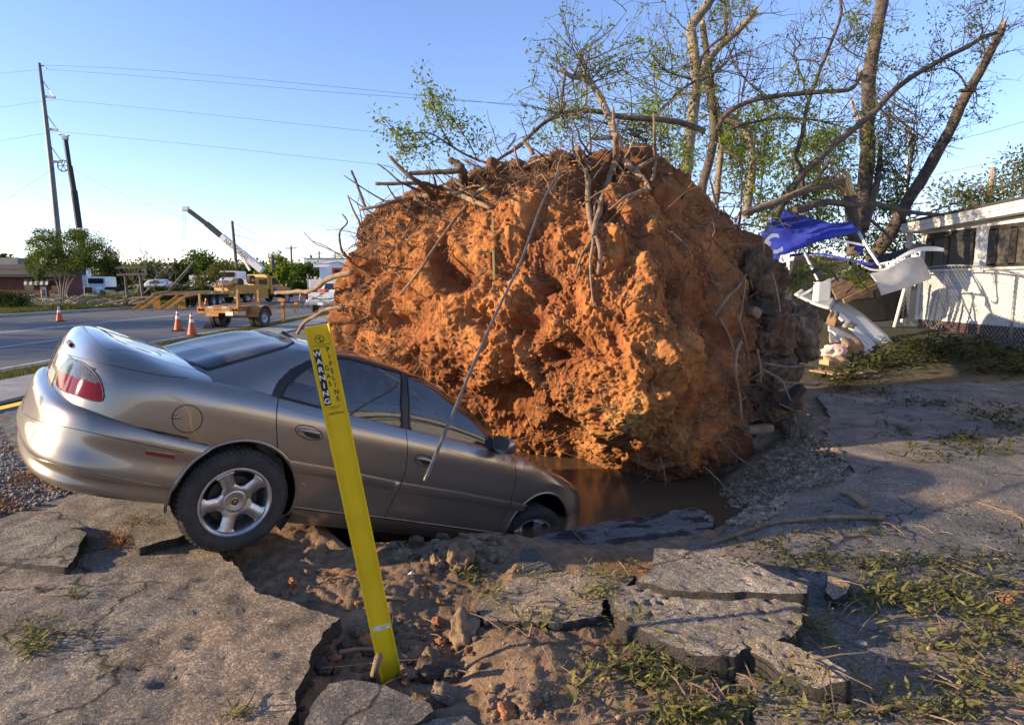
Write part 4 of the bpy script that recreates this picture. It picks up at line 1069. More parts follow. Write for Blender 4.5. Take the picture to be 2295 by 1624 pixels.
# ---- cabin: floor, seats, headrests, wheel, dashboard
MB().box(1.2, 0, .36, 2.9, 1.5, .04).build('cabin_floor', 'cabin_dark', car)
MB().box(2.15, 0, .86, .5, 1.5, .18).build('dashboard', 'cabin_dark', car, bevel=.04)
MB().box(-.12, 0, .97, .46, 1.36, .02).build('parcel_shelf', 'cabin_dark', car)
MB().add([(-.3, -.75, .4), (-.3, .75, .4), (-.3, .75, .98), (-.3, -.75, .98)], [(0, 1, 2, 3)]).build('bulkhead', 'cabin_dark', car)
for sy_ in (-.37, .37):
    s = MB(); s.box(1.35, sy_, .53, .5, .5, .16); s_o = s.build('seat', 'seat_cloth', car, bevel=.04)
    M_ = Matrix.Translation((1.08, sy_, .86)) @ Matrix.Rotation(rad(-22), 4, 'Y'); MB().box(0, 0, 0, .13, .47, .62, M_).build('seat_back', 'seat_cloth', s_o, bevel=.045)
    M_ = Matrix.Translation((.955, sy_, 1.215)) @ Matrix.Rotation(rad(-14), 4, 'Y'); MB().box(0, 0, 0, .085, .26, .17, M_).build('headrest', 'seat_cloth', s_o, bevel=.035)
s = MB(); s.box(.42, 0, .52, .5, 1.28, .16); s_o = s.build('rear_seat', 'seat_cloth', car, bevel=.04)
M_ = Matrix.Translation((.12, 0, .80)) @ Matrix.Rotation(rad(-24), 4, 'Y'); MB().box(0, 0, 0, .14, 1.28, .55, M_).build('seat_back', 'seat_cloth', s_o, bevel=.045)
for sy_ in (-.38, .38):
    M_ = Matrix.Translation((-.02, sy_, 1.10)) @ Matrix.Rotation(rad(-14), 4, 'Y'); MB().box(0, 0, 0, .08, .24, .14, M_).build('headrest', 'seat_cloth', s_o, bevel=.03)
st = [Vector((1.72 + .19 * math.sin(t) * .35, .37 + .19 * math.cos(t), .98 + .19 * math.sin(t) * .93)) for t in np.linspace(0, 2 * math.pi, 25)]
MB().tube(st, .015, 8).build('steering_wheel', 'cabin_dark', car, smooth=True)
bl_ = MB(); bl_.tube([SC.hit(*z1(820, 722)) + Vector((.0, .04, .0)), SC.hit(*z1(900, 620)) + Vector((0, .04, 0)), SC.hit(*z1(960, 520)) + Vector((0, .03, 0))], .018, 4).build('seat_belt', 'cabin_dark', car)
# belly pan
MB().box(1.2, 0, .24, 4.2, 1.4, .02).build('underbody', 'seam_black', car)
# number plate and exhaust under the tail
MB().box(-1.016, 0, .72, .012, .32, .11).build('number_plate', 'kerb_concrete', car, bevel=.004)
# ================================================================ MARKER POST
mat('marker_yellow', (.74, .52, .012), .42, col2=(.64, .45, .012), scale=5, spec=.45, bump=.05, bscale=200)
mat('print_black', (.012, .012, .012), .55)
mat('print_white', (.80, .80, .78), .55)
PT = W(711, 729, 2.42); PBm = G(876, 1512, -.10); PBm = PBm
ax_d = (PBm - PT).normalized()
view = (Vector((0, 0, CAM_H)) - (PT + PBm) * .5).normalized()
w_ax = ax_d.cross(view).normalized()
if w_ax.x < 0: w_ax = -w_ax
w_ax = (w_ax + view * .10).normalized(); w_ax = (w_ax - ax_d * w_ax.dot(ax_d)).normalized()
n_ax = w_ax.cross(ax_d).normalized()
if n_ax.dot(view) < 0: n_ax = -n_ax
LP = (PBm - PT).length + .12
post = thing('marker_post', 'leaning yellow pipeline warning marker post with black lettering', 'marker post')
RM = Matrix((w_ax, n_ax, -ax_d)).transposed().to_4x4(); RM.translation = PT
post.matrix_world = RM
# local frame: x across, y towards the reader, z up the post (0 at the top)
pw = .0475
prof = [(-pw, .016), (-pw + .005, .016), (-pw + .011, .002), (pw - .011, .002), (pw - .005, .016), (pw, .016), (pw, .012), (pw - .008, -.003), (-pw + .008, -.003), (-pw, .012)]
mb = MB(); n_ = len(prof); zs = np.linspace(0, -LP, 24)
for z in zs: mb.v += [(x, y + .006 * math.sin(z * 1.7), z) for x, y in prof]
for i in range(len(zs) - 1):
    for j in range(n_): mb.f.append((i * n_ + j, i * n_ + (j + 1) % n_, (i + 1) * n_ + (j + 1) % n_, (i + 1) * n_ + j))
mb.f.append(tuple(range(n_))); mb.f.append(tuple((len(zs) - 1) * n_ + j for j in range(n_)))
mb.build('panel', 'marker_yellow', post)
def yb(z): return .002 + .006 * math.sin(z * 1.7)
def text(s, x, z, h, m, parent, wide=1., bold=.0, name='letter', align='CENTER'):
    cu = bpy.data.curves.new('t', 'FONT'); cu.body = s; cu.size = h / .70; cu.align_x = align; cu.align_y = 'CENTER'; cu.offset = bold * h; cu.extrude = .00015; cu.resolution_u = 3
    ob = bpy.data.objects.new('t', cu); C.objects.link(ob); dg = bpy.context.evaluated_depsgraph_get(); dg.update()
    me = bpy.data.meshes.new_from_object(ob.evaluated_get(dg)); bpy.data.objects.remove(ob); bpy.data.curves.remove(cu)
    o = mkobj(name, me, m, parent); o.matrix_local = Matrix.Translation((x, yb(z) + .0016, z)) @ Matrix.Rotation(math.pi / 2, 4, 'X') @ Matrix.Rotation(math.pi, 4, 'Y') @ Matrix.Diagonal((-1, 1, -1, 1)) @ Matrix.Rotation(0, 4, 'Z')
    o.matrix_local = Matrix.Translation((x, yb(z) + .0016, z)) @ Matrix(((wide, 0, 0, 0), (0, 0, 1, 0), (0, 1, 0, 0), (0, 0, 0, 1)))
    return o
def lx(w): return -pw + w
st = MB()
for i in range(9):
    z0 = lerp(-.093, -.324, i / 8)
    st.v += [(lx(.0130), yb(z0) + .0008, z0), (lx(.0375), yb(z0) + .0008, z0)]
    if i: st.f.append((2 * i - 2, 2 * i, 2 * i + 1, 2 * i - 1))
sp_ = st.build('black_panel', 'print_black', post)
for i, ch in enumerate('WARNING'): text(ch, lx(.0252), -.1105 - i * .0328, .0215, 'print_white', sp_, .95 if ch == 'W' else 1.05, .03)
for i, ch in enumerate('PIPELINE'): text(ch, lx(.0670), -.1005 - i * .0291, .0205, 'print_black', post, .78, .02)
for i, ch in enumerate('GAS'): text(ch, lx(.0492), -.174 - i * .0322, .0205, 'print_black', post, .74, .02)
text('CALL 811 BEFORE DIGGING', lx(.046), -.0775, .0038, 'print_black', post, 1.0, .0, 'small_print'); text('IN THE AREA', lx(.047), -.0852, .0038, 'print_black', post, 1., 0, 'small_print')
text('IN EMERGENCY CALL', lx(.0475), -.3335, .0036, 'print_black', post, 1., 0, 'small_print'); text('PSNC ENERGY', lx(.0475), -.3405, .0038, 'print_black', post, 1., 0, 'small_print'); text('PSNC ENERGY', lx(.050), -.3625, .0062, 'print_black', post, 1.05, .01, 'small_print')
sw = MB().tube([(lx(.026), yb(-.36) + .0012, -.361), (lx(.035), yb(-.36) + .0012, -.3565), (lx(.055), yb(-.36) + .0012, -.3555)], .0008, 4); sw.build('logo_swoosh', 'print_black', post)
# crossed-out pick symbol
cz = -.0545; cyy = yb(cz) + .001
MB().tube([(lx(.0445) + .0165 * math.cos(t), cyy, cz + .0165 * math.sin(t)) for t in np.linspace(0, 2 * math.pi, 33)], .0013, 4).build('no_digging_ring', 'print_black', post)
MB().beam((lx(.0445) - .0115, cyy, cz + .0115), (lx(.0445) + .0115, cyy, cz - .0115), .001, .0022, (1, 0, 1)).build('slash', 'print_black', post)
MB().tube([(lx(.0445) - .002, cyy, cz + .006), (lx(.0445) + .004, cyy, cz + .0085), (lx(.0445) + .010, cyy, cz + .006)], [.0006, .0014, .0006], 4).tube([(lx(.0445) + .004, cyy, cz + .008), (lx(.0445) - .006, cyy, cz - .004)], .0009, 4).build('pick_symbol', 'print_black', post)
MB().add([(lx(.0445) + .0015 + .004 * math.cos(t), cyy, cz - .009 + .003 * math.sin(t)) for t in np.linspace(0, 2 * math.pi, 10, endpoint=False)], [tuple(range(10))]).build('soil_symbol', 'print_black', post)
zs_ = -(G(868, 1441, -.02) - PT).dot(ax_d) * -1
zs_ = -(W(868, 1441, 2.66) - PT).dot(ax_d)
stk = MB().add([(-.036, yb(zs_) + .001, zs_ + .011), (.036, yb(zs_) + .001, zs_ + .011), (.036, yb(zs_) + .001, zs_ - .011), (-.036, yb(zs_) + .001, zs_ - .011)], [(0, 1, 2, 3)]).build('maker_sticker', 'print_white', post)
for i in range(4): MB().add([(-.008, yb(zs_) + .0018, zs_ + .007 - i * .0045), (.032 - i * .004, yb(zs_) + .0018, zs_ + .007 - i * .0045), (.032 - i * .004, yb(zs_) + .0018, zs_ + .0055 - i * .0045), (-.008, yb(zs_) + .0018, zs_ + .0055 - i * .0045)], [(0, 1, 2, 3)]).build('print_line', 'lens_dark_red' if False else 'print_black', stk)
MB().tube([(-.024 + .009 * math.cos(t), yb(zs_) + .0016, zs_ + .007 * math.sin(t)) for t in np.linspace(0, 2 * math.pi, 15)], .0007, 4).build('print_ring', 'print_black', stk)

# ================================================================ ROOT BALL
SIL = [(737, 690), (745, 640), (775, 590), (800, 545), (795, 515), (835, 475), (900, 440), (960, 415), (1040, 390), (1110, 372), (1180, 355), (1260, 345), (1330, 342), (1400, 345), (1450, 352), (1490, 380), (1530, 405), (1580, 430), (1630, 480), (1690, 535), (1725, 600), (1752, 660), (1760, 720), (1755, 790), (1735, 860), (1705, 925), (1668, 995), (1600, 1050), (1540, 1085), (1480, 1098), (1420, 1088), (1330, 1066), (1250, 1052), (1150, 1050), (980, 950), (830, 850), (755, 760)]
DC = [(740, 690, 8.2), (900, 600, 7.6), (1100, 600, 7.15), (1300, 600, 6.85), (1500, 600, 6.75), (1650, 650, 7.3), (1740, 720, 8.2), (1300, 360, 7.5), (1450, 380, 7.5), (1000, 420, 7.9), (1600, 460, 7.8), (1200, 800, 6.85), (1400, 800, 6.3), (1550, 800, 6.3), (1680, 850, 7.3), (1300, 1000, 7.15), (1200, 920, 7.05), (1330, 930, 6.5), (1100, 880, 7.2), (1450, 1000, 6.2), (1550, 1000, 6.3), (1480, 1095, 6.6), (1240, 1045, 8.1), (1640, 1000, 7.0), (1000, 760, 7.3), (850, 740, 7.8), (950, 880, 7.6), (1120, 970, 7.9), (1480, 720, 6.35), (1350, 700, 6.55)]
dc = np.array(DC, float)
def tps_fit(X, z, lam=1e-3):
    n = len(X); r = np.linalg.norm(X[:, None] - X[None], axis=2); K = np.where(r > 0, r * r * np.log(np.maximum(r, 1e-9)), 0) + lam * np.eye(n)
    P = np.concatenate([np.ones((n, 1)), X], 1); A = np.zeros((n + 3, n + 3)); A[:n, :n] = K; A[:n, n:] = P; A[n:, :n] = P.T
    c_ = np.linalg.solve(A, np.concatenate([z, np.zeros(3)]))
    def ev(Y):
        r = np.linalg.norm(Y[:, None] - X[None], axis=2); K = np.where(r > 0, r * r * np.log(np.maximum(r, 1e-9)), 0)
        return K @ c_[:n] + np.concatenate([np.ones((len(Y), 1)), Y], 1) @ c_[n:]
    return ev
ev = tps_fit(dc[:, :2] / 500., dc[:, 2], 2e-2)
cen = np.array([1270., 735.]); NT, NR, NBK = 620, 330, 60
th = np.linspace(0, 2 * math.pi, NT, endpoint=False)
sil = np.array(SIL, float); Rth = np.zeros(NT)
for i, t in enumerate(th):
    d = np.array([math.cos(t), math.sin(t)]); best = 0
    for k in range(len(sil)):
        a, b_ = sil[k], sil[(k + 1) % len(sil)]; e = b_ - a; den = d[0] * e[1] - d[1] * e[0]
        if abs(den) < 1e-9: continue
        w_ = a - cen; s_ = (w_[0] * e[1] - w_[1] * e[0]) / den; q = (w_[0] * d[1] - w_[1] * d[0]) / den
        if s_ > 0 and -1e-6 <= q <= 1 + 1e-6: best = max(best, s_)
    Rth[i] = best
k_ = np.exp(-np.linspace(-2, 2, 9) ** 2); k_ /= k_.sum(); Rs = np.convolve(np.concatenate([Rth[-4:], Rth, Rth[:4]]), k_, 'valid')
rho = np.sin(np.linspace(.004, 1, NR) * math.pi / 2) * .985
def ball_pt(RHO, TH_R, TH, back):
    px = cen[0] + RHO * TH_R * np.cos(TH); py = cen[1] + RHO * TH_R * np.sin(TH)
    d = ev(np.stack([px.ravel(), py.ravel()], 1) / 500.).reshape(px.shape)
    rim_d = .75 * (1 - np.sqrt(np.maximum(0, 1 - RHO ** 2)))
    d = d + rim_d
    if back is not None: d = d + back
    a = (px - CX) / F_PX * d; u = (CY - py) / F_PX * d
    return np.stack([a, u * SP + d * CP, CAM_H + u * CP - d * SP], -1), np.stack([px, py], -1)
RH, TH = np.meshgrid(rho, th, indexing='ij'); TR = np.ones_like(RH) * Rs[None]
Pf, Px = ball_pt(RH, TR, TH, None)
rb_ = np.cos(np.linspace(.06, 1, NBK) * math.pi / 2) * .985
RHb, THb = np.meshgrid(rb_, th, indexing='ij'); TRb = np.ones_like(RHb) * Rs[None]
Pb, Pxb = ball_pt(RHb, TRb, THb, .15 + .9 * (1 - RHb ** 2))
BP = np.concatenate([Pf, Pb]); BPX = np.concatenate([Px, Pxb]); nrow = NR + NBK
du = np.gradient(BP, axis=0); dv = (np.roll(BP, -1, 1) - np.roll(BP, 1, 1)); nn = np.cross(dv, du); nn /= np.maximum(np.linalg.norm(nn, axis=2)[..., None], 1e-9)
if (nn[NR // 2] * (BP[NR // 2] - BP.reshape(-1, 3).mean(0))).sum() < 0: nn = -nn
Q = BP.copy()
warp = np.stack([fbm(Q * 1.3 + 31, 3), fbm(Q * 1.3 + 57, 3), fbm(Q * 1.3 + 83, 3)], -1)
Qw = Q + warp * .20
Qs = Qw * np.array([1.25, 1.25, .75])
disp = .25 * fbm(Q * .85 + 4, 2) + .15 * (ridged(Qs * 1.3 + 3, 2, .5) - 1.0) + .12 * (.5 - worley(Qw * 1.9 + 9)) - .06 * np.abs(fbm(Qw * 2.7 + 40, 3)) + .030 * (.5 - worley(Q * 6.5)) - .03 * np.abs(fbm(Q * 7.5 + 13, 3)) + .028 * (.5 - worley(Q * 15.0 + 3)) + .030 * fbm(Q * 19, 3) + .018 * (.5 - worley(Q * 36.))
# ledges: the clay broke in steps
stp = fbm(Qw * 1.05 + 70, 3); disp += .12 * (np.floor(stp * 3.2) / 3.2 - stp) 
def dent(px, py, rx, ry, dep, ang=0.):
    x, y = BPX[..., 0] - px, BPX[..., 1] - py; c_, s_ = math.cos(ang), math.sin(ang); xr_, yr_ = x * c_ + y * s_, -x * s_ + y * c_
    return -dep * np.exp(-((xr_ / rx) ** 2 + (yr_ / ry) ** 2) ** 1.5)
front = np.concatenate([np.ones(NR), np.linspace(1, .3, NBK)])[:, None]
for a in [(1012, 610, 42, 50, .34), (985, 560, 22, 40, .16), (1160, 730, 42, 30, .22), (1225, 800, 20, 16, .22), (1420, 560, 26, 80, .16, .3), (1150, 900, 60, 45, .20, .5), (880, 730, 60, 22, .14), (1300, 760, 70, 22, .16, .5), (1530, 660, 18, 100, .12), (1610, 690, 18, 110, .14), (1330, 470, 60, 40, .12), (820, 590, 34, 26, .20), (1570, 900, 40, 60, .10), (1240, 620, 16, 16, .12), (1470, 860, 36, 24, .16), (1080, 720, 40, 22, .12, .4), (1650, 800, 40, 50, .12)]:
    disp += 1.25 * dent(*a) * front
for a in [(1440, 640, 40, 70, -.13), (1180, 640, 36, 60, -.08), (1380, 790, 60, 30, -.08, .6), (1550, 780, 30, 60, -.08), (1360, 960, 120, 50, -.10)]:
    disp += dent(*a) * front
edge_fade = np.clip(1.15 - RH[..., :], .35, 1); ef = np.concatenate([edge_fade, np.full((NBK, NT), .5)])
BPd = BP + nn * (disp * (.55 + .45 * ef))[..., None]
# colour
cl1 = np.array([.37, .142, .045]); cl2 = np.array([.20, .070, .026]); cl3 = np.array([.44, .19, .064]); top_soil = np.array([.10, .060, .034]); ochre = np.array([.42, .235, .075]); greyb = np.array([.115, .072, .045])
bc_ = np.ones(BPd.shape) * cl1
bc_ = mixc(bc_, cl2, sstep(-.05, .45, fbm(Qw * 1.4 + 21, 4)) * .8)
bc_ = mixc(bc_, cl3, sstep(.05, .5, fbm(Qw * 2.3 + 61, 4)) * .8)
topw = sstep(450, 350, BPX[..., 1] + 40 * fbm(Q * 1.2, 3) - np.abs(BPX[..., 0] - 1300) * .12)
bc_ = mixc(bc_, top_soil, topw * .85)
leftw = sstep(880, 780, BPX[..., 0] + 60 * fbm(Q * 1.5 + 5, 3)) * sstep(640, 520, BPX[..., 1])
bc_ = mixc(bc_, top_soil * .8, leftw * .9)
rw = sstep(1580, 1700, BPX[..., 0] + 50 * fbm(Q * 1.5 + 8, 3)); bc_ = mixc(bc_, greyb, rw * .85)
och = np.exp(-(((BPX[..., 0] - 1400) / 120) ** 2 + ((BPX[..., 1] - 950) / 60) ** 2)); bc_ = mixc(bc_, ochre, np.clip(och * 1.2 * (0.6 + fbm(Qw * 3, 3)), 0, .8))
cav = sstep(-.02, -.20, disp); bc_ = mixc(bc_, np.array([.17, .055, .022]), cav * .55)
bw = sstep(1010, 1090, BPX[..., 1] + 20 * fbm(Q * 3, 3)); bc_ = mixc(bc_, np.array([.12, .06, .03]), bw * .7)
tree = thing('uprooted_tree', 'huge upturned root ball of orange clay towering over the car', 'root ball')
F = []
nF = grid_faces(nrow, NT); wrap = np.array([[i * NT + NT - 1, (i + 1) * NT + NT - 1, (i + 1) * NT, i * NT] for i in range(nrow - 1)])
BF = np.concatenate([nF, wrap])
v3 = BPd.reshape(-1, 3); k = BF[NT * 10 + 5]
if np.dot(np.cross(v3[k[1]] - v3[k[0]], v3[k[2]] - v3[k[0]]), nn.reshape(-1, 3)[k[0]]) < 0: BF = BF[:, ::-1]
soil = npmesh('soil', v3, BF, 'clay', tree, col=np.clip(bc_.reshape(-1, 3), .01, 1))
ball_bvh = BVHTree.FromPolygons([tuple(v) for v in BPd[::3, ::3].reshape(-1, 3)], [tuple(f) for f in grid_faces(len(range(0, nrow, 3)), len(range(0, NT, 3)))])
CAMV = Vector((0, 0, CAM_H))
def on_ball(px, py, lift=.05, dflt=7.6):
    d = (W(px, py, 1.) - CAMV).normalized(); h = ball_bvh.ray_cast(CAMV, d)
    if h[0] is None: return W(px, py, dflt)
    return h[0] - d * lift
mat('root_bark', (.15, .095, .055), .9, col2=(.27, .185, .115), scale=9, bump=.6, bscale=45, world_co=True)
mat('root_pale', (.34, .225, .125), .85, col2=(.24, .15, .085), scale=12, bump=.5, bscale=60, world_co=True)
mat('root_dark', (.075, .048, .03), .92, col2=(.15, .10, .06), scale=10, bump=.5, bscale=50, world_co=True)
def root(pts, w0, w1, m='root_bark', lift=.06, lift_end=None, dflt=7.6, parent=None, name='root', n=8, depth=None):
    """pts: picture path; w0,w1 widths in picture px at both ends"""
    P = []; k_ = len(pts)
    for i, (x, y) in enumerate(pts):
        lf = lift if lift_end is None else lerp(lift, lift_end, i / max(1, k_ - 1))
        if depth is not None: P.append(W(x, y, lerp(depth[0], depth[1], i / (k_ - 1))))
        else: P.append(on_ball(x, y, lf, dflt))
    P = smooth_path(P, 5); kk = len(P); r = []
    for i, p in enumerate(P):
        d = (p - CAMV).y; r.append(max(.0035, lerp(w0, w1, i / (kk - 1)) / F_PX * d * .5 * (1 + .12 * math.sin(i * 1.9 + w0))))
    for i in range(1, kk - 1): P[i] = P[i] + Vector(mnoise.noise_vector(P[i] * 3.0)) * r[i] * .7
    return MB().tube(P, r, n, wob=.06).build(name, m, parent or tree, smooth=True)
def c5(x, y): return (740.3 + .3742 * x, 296.1 + .3742 * y)
def c4(x, y): return (1006.7 + .3871 * x, 710.6 + .3871 * y)
def c7(x, y): return (1599 + .3029 * x, 414.5 + .3029 * y)
root([c5(1480, 100), c5(1520, 200), c5(1535, 300), c5(1545, 450), c5(1565, 570), c5(1600, 660), c5(1615, 760), c5(1605, 850)], 15, 9, lift=.10)
root([c5(1712, 20), c5(1700, 170), c5(1650, 330), c5(1610, 450), c5(1580, 580), c5(1570, 610)], 15, 11, lift=.12)
root([c5(1570, 620), c5(1540, 680), c5(1500, 750), c5(1465, 850)], 9, 4, lift=.09)
root([c5(1572, 640), c5(1560, 760), c5(1560, 880), c5(1578, 1045)], 8, 3, lift=.14)
root([c5(1560, 660), c5(1510, 720), c5(1480, 790)], 5, 3, lift=.08)
root([c5(1590, 360), c5(1582, 440), c5(1572, 510)], 8, 6, lift=.08)
root([c5(815, 440), c5(700, 580), c5(580, 760), c5(530, 830), c5(415, 975)], 8, 5, 'root_bark', lift=.10, lift_end=.28)
root([c5(690, 330), c5(760, 380), c5(850, 410), c5(960, 460)], 15, 9, 'root_pale', lift=.12)
root([c5(850, 390), c5(895, 358), c5(945, 332)], 15, 14, 'root_bark', lift=.14)
root([c5(355, 145), c5(430, 220), c5(510, 290), c5(600, 365)], 6, 13, 'root_dark', lift=.2, dflt=8.0)
root([c5(475, 245), c5(560, 248), c5(650, 245), c5(790, 230)], 9, 12, 'root_dark', lift=.15, dflt=8.0)
root([c5(715, 155), c5(760, 190), c5(800, 240), c5(810, 290)], 12, 24, 'root_dark', lift=.1, dflt=8.1)
root([c5(270, 310), c5(400, 310), c5(560, 312), c5(640, 330)], 7, 9, 'root_dark', lift=.1, dflt=8.1)
root([c5(280, 190), c5(350, 240), c5(420, 300), c5(540, 355)], 3, 5, 'root_dark', lift=.1, dflt=8.0)
root([c5(125, 230), c5(150, 290), c5(170, 350), c5(215, 460)], 5, 6, 'root_dark', lift=.1, dflt=8.1)
root([c5(80, 260), c5(200, 340), c5(320, 410)], 2, 4, 'root_dark', lift=.1, dflt=8.1)
root([c5(175, 465), c5(340, 430), c5(480, 395), c5(600, 380)], 6, 13, 'root_bark', lift=.08, dflt=8.1)
root([c5(70, 490), c5(103, 540), c5(60, 590), c5(55, 640), c5(75, 720), c5(120, 760)], 3, 6, 'root_dark', lift=.15, dflt=8.0)
root([c5(80, 720), c5(140, 790), c5(240, 860)], 5, 3, 'root_dark', lift=.1)
root([c5(1750, 170), c5(1830, 250), c5(1875, 290), c5(1912, 345)], 17, 9, 'root_pale', lift=.14)
root([c5(1830, 225), c5(1880, 190), c5(1930, 165)], 9, 7, 'root_pale', lift=.14)
root([c5(1935, -110), c5(1938, 0), c5(1945, 150), c5(1925, 290)], 5, 8, 'root_bark', lift=.16, dflt=7.4)
root([c5(1420, 300), c5(1540, 265), c5(1640, 220), c5(1740, 180)], 3, 6, 'root_dark', lift=.12)
root([c5(1660, 470), c5(1760, 400), c5(1820, 370), c5(1890, 335)], 5, 10, 'root_bark', lift=.10)
root([c5(1620, 590), c5(1700, 500), c5(1760, 440), c5(1850, 350)], 3, 5, 'root_bark', lift=.08)
root([c5(590, 205), c5(620, 270), c5(645, 370)], 3, 5, 'root_dark', lift=.12, dflt=7.9)
root([c5(1150, 50), c5(1190, 90), c5(1215, 135)], 7, 10, 'root_bark', lift=.1, dflt=7.8)
root([c4(1690, 140), c4(1660, 220), c4(1655, 330), c4(1675, 430), c4(1690, 590)], 9, 6, 'root_pale', lift=.30)
root([c4(1565, 10), c4(1620, 110), c4(1645, 200)], 5, 4, 'root_pale', lift=.22)
root([c4(1665, -20), c4(1700, 90), c4(1725, 200), c4(1738, 270)], 5, 2, 'root_pale', lift=.25)
root([c4(1780, 190), c4(1800, 290), c4(1802, 375)], 8, 4, 'root_pale', lift=.3, dflt=7.2)
root([c4(1815, 265), c4(1950, 285), c4(2060, 285), c4(2150, 300)], 5, 3, 'root_pale', depth=(7.1, 6.6))
root([c4(1900, 372), c4(2020, 380), c4(2110, 390), c4(2165, 378)], 5, 6, 'root_pale', depth=(7.0, 6.5))
root([c4(1810, 300), c4(1920, 360), c4(1950, 420), c4(1975, 480)], 5, 2, 'root_pale', depth=(7.1, 6.6))
root([c4(1910, 430), c4(1960, 405), c4(2000, 385)], 5, 4, 'root_pale', depth=(6.9, 6.7))
root([c4(1910, 500), c4(2000, 540), c4(2080, 565)], 3, 2, 'root_pale', depth=(6.9, 6.5))
root([c4(1590, 690), c4(1640, 780), c4(1700, 830), c4(1780, 880)], 2, 3, 'root_bark', depth=(6.6, 6.2))
root([c4(1480, 870), c4(1550, 930), c4(1600, 990), c4(1660, 1040)], 4, 2, 'root_bark', depth=(6.5, 6.1))
root([c7(330, 500), c7(230, 670), c7(170, 770), c7(100, 830), c7(10, 970)], 5, 7, 'root_bark', lift=.22, dflt=7.6)
root([c7(260, 690), c7(290, 770), c7(310, 815)], 4, 3, 'root_pale', lift=.2, dflt=7.4)
root([c7(50, 990), c7(100, 1100), c7(150, 1210), c7(155, 1260)], 4, 2, 'root_pale', lift=.15)
root([c7(430, 640), c7(470, 790), c7(490, 940)], 3, 4, 'root_pale', depth=(7.7, 7.4))
root([c7(240, 700), c7(215, 870), c7(195, 1000)], 3, 4, 'root_pale', lift=.15, dflt=7.4)
root([(618, 657), (657, 655), (688, 653), (709, 642), (740, 622), (790, 610)], 8, 13, 'root_bark', depth=(9.6, 8.1))
root([(667, 746), (684, 723), (705, 706), (731, 694), (770, 690)], 8, 9, 'root_bark', depth=(8.9, 8.1))
root([(680, 520), (705, 545), (740, 560), (775, 575)], 1.6, 3, 'root_dark', depth=(8.9, 8.2))
root([(700, 540), (735, 555), (770, 580)], 1.6, 3, 'root_dark', depth=(8.7, 8.2))
# fine rootlets hanging everywhere on the rim: too many and thin to pick apart
mb = MB(); r_ = random.Random(5)
for i in range(1100):
    t = r_.uniform(0, 2 * math.pi); zone = r_.random()
    if zone < .55: t = r_.uniform(math.pi * .92, math.pi * 1.55)          # upper left rim
    elif zone < .8: t = r_.uniform(-.9, .75)
    ti = int(t / (2 * math.pi) * NT) % NT; ri = int(NR * r_.uniform(.55, .985)); p = Vector(BPd[ri, ti]); nv = Vector(nn[ri, ti]); L = r_.uniform(.2, .85) * (1 if zone < .8 else .6)
    dr = (nv * r_.uniform(.4, 1.) + Vector((r_.gauss(0, .6), r_.gauss(0, .6), r_.gauss(-.25, .6)))).normalized()
    pts = [p - nv * .02]; cur = p.copy()
    for k in range(5):
        dr = (dr + Vector((r_.gauss(0, .28), r_.gauss(0, .28), r_.gauss(-.10, .25)))).normalized(); cur = cur + dr * L / 5; pts.append(cur.copy())
    r0 = r_.choice((.003, .004, .006, .008, .011)); mb.tube(pts, [r0 * (1 - .75 * k / 5) for k in range(6)], 4, cap=False)
fr_ = mb.build('fine_roots', 'root_bark', tree, smooth=True); fr_['kind'] = 'stuff'
mb = MB()
for i in range(420):                                                      # hair roots flat on the clay
    t = r_.uniform(0, 2 * math.pi); ti = int(t / (2 * math.pi) * NT) % NT; ri = int(NR * r_.uniform(.2, .97)); pts = []
    a, b_ = float(ri), float(ti); da, db = r_.gauss(0, 1), r_.gauss(0, 1.6)
    for k in range(7):
        ii, jj = int(np.clip(a, 2, NR - 3)), int(b_) % NT
        pts.append(Vector(BPd[ii, jj]) + Vector(nn[ii, jj]) * .012); a += da * 3.2 + r_.gauss(0, 1.5); b_ += db * 2.5 + r_.gauss(0, 1.2)
    mb.tube(pts, [.007 * (1 - .6 * k / 6) * r_.uniform(.5, 1.3) for k in range(7)], 4, cap=False)
fr_ = mb.build('hair_roots', 'root_dark', tree, smooth=True); fr_['kind'] = 'stuff'
# crumbly clods stuck to the clay
mb = MB(); ico = bmesh.new(); bmesh.ops.create_icosphere(ico, subdivisions=1, radius=1.); iv = [v.co.copy() for v in ico.verts]; jf = [tuple(v.index for v in f.verts) for f in ico.faces]; ico.free()
for i in range(2600):
    ti = r_.randrange(NT); ri = int(NR * math.sqrt(r_.uniform(.02, .97))); p = Vector(BPd[ri, ti]); s_ = r_.uniform(.006, .028) * (1.6 if r_.random() < .08 else 1)
    mb.add([p + Vector((v.x * r_.uniform(.7, 1.2), v.y * r_.uniform(.7, 1.2), v.z * r_.uniform(.6, 1.1))) * s_ for v in iv], jf)
cr = mb.build('soil_crumbs', 'clay', tree, smooth=True); cr['kind'] = 'stuff'
a = cr.data.color_attributes.new('tint', 'FLOAT_COLOR', 'POINT'); a.data.foreach_set('color', np.tile(np.array([.42, .16, .05, 1], np.float32), len(cr.data.vertices)))
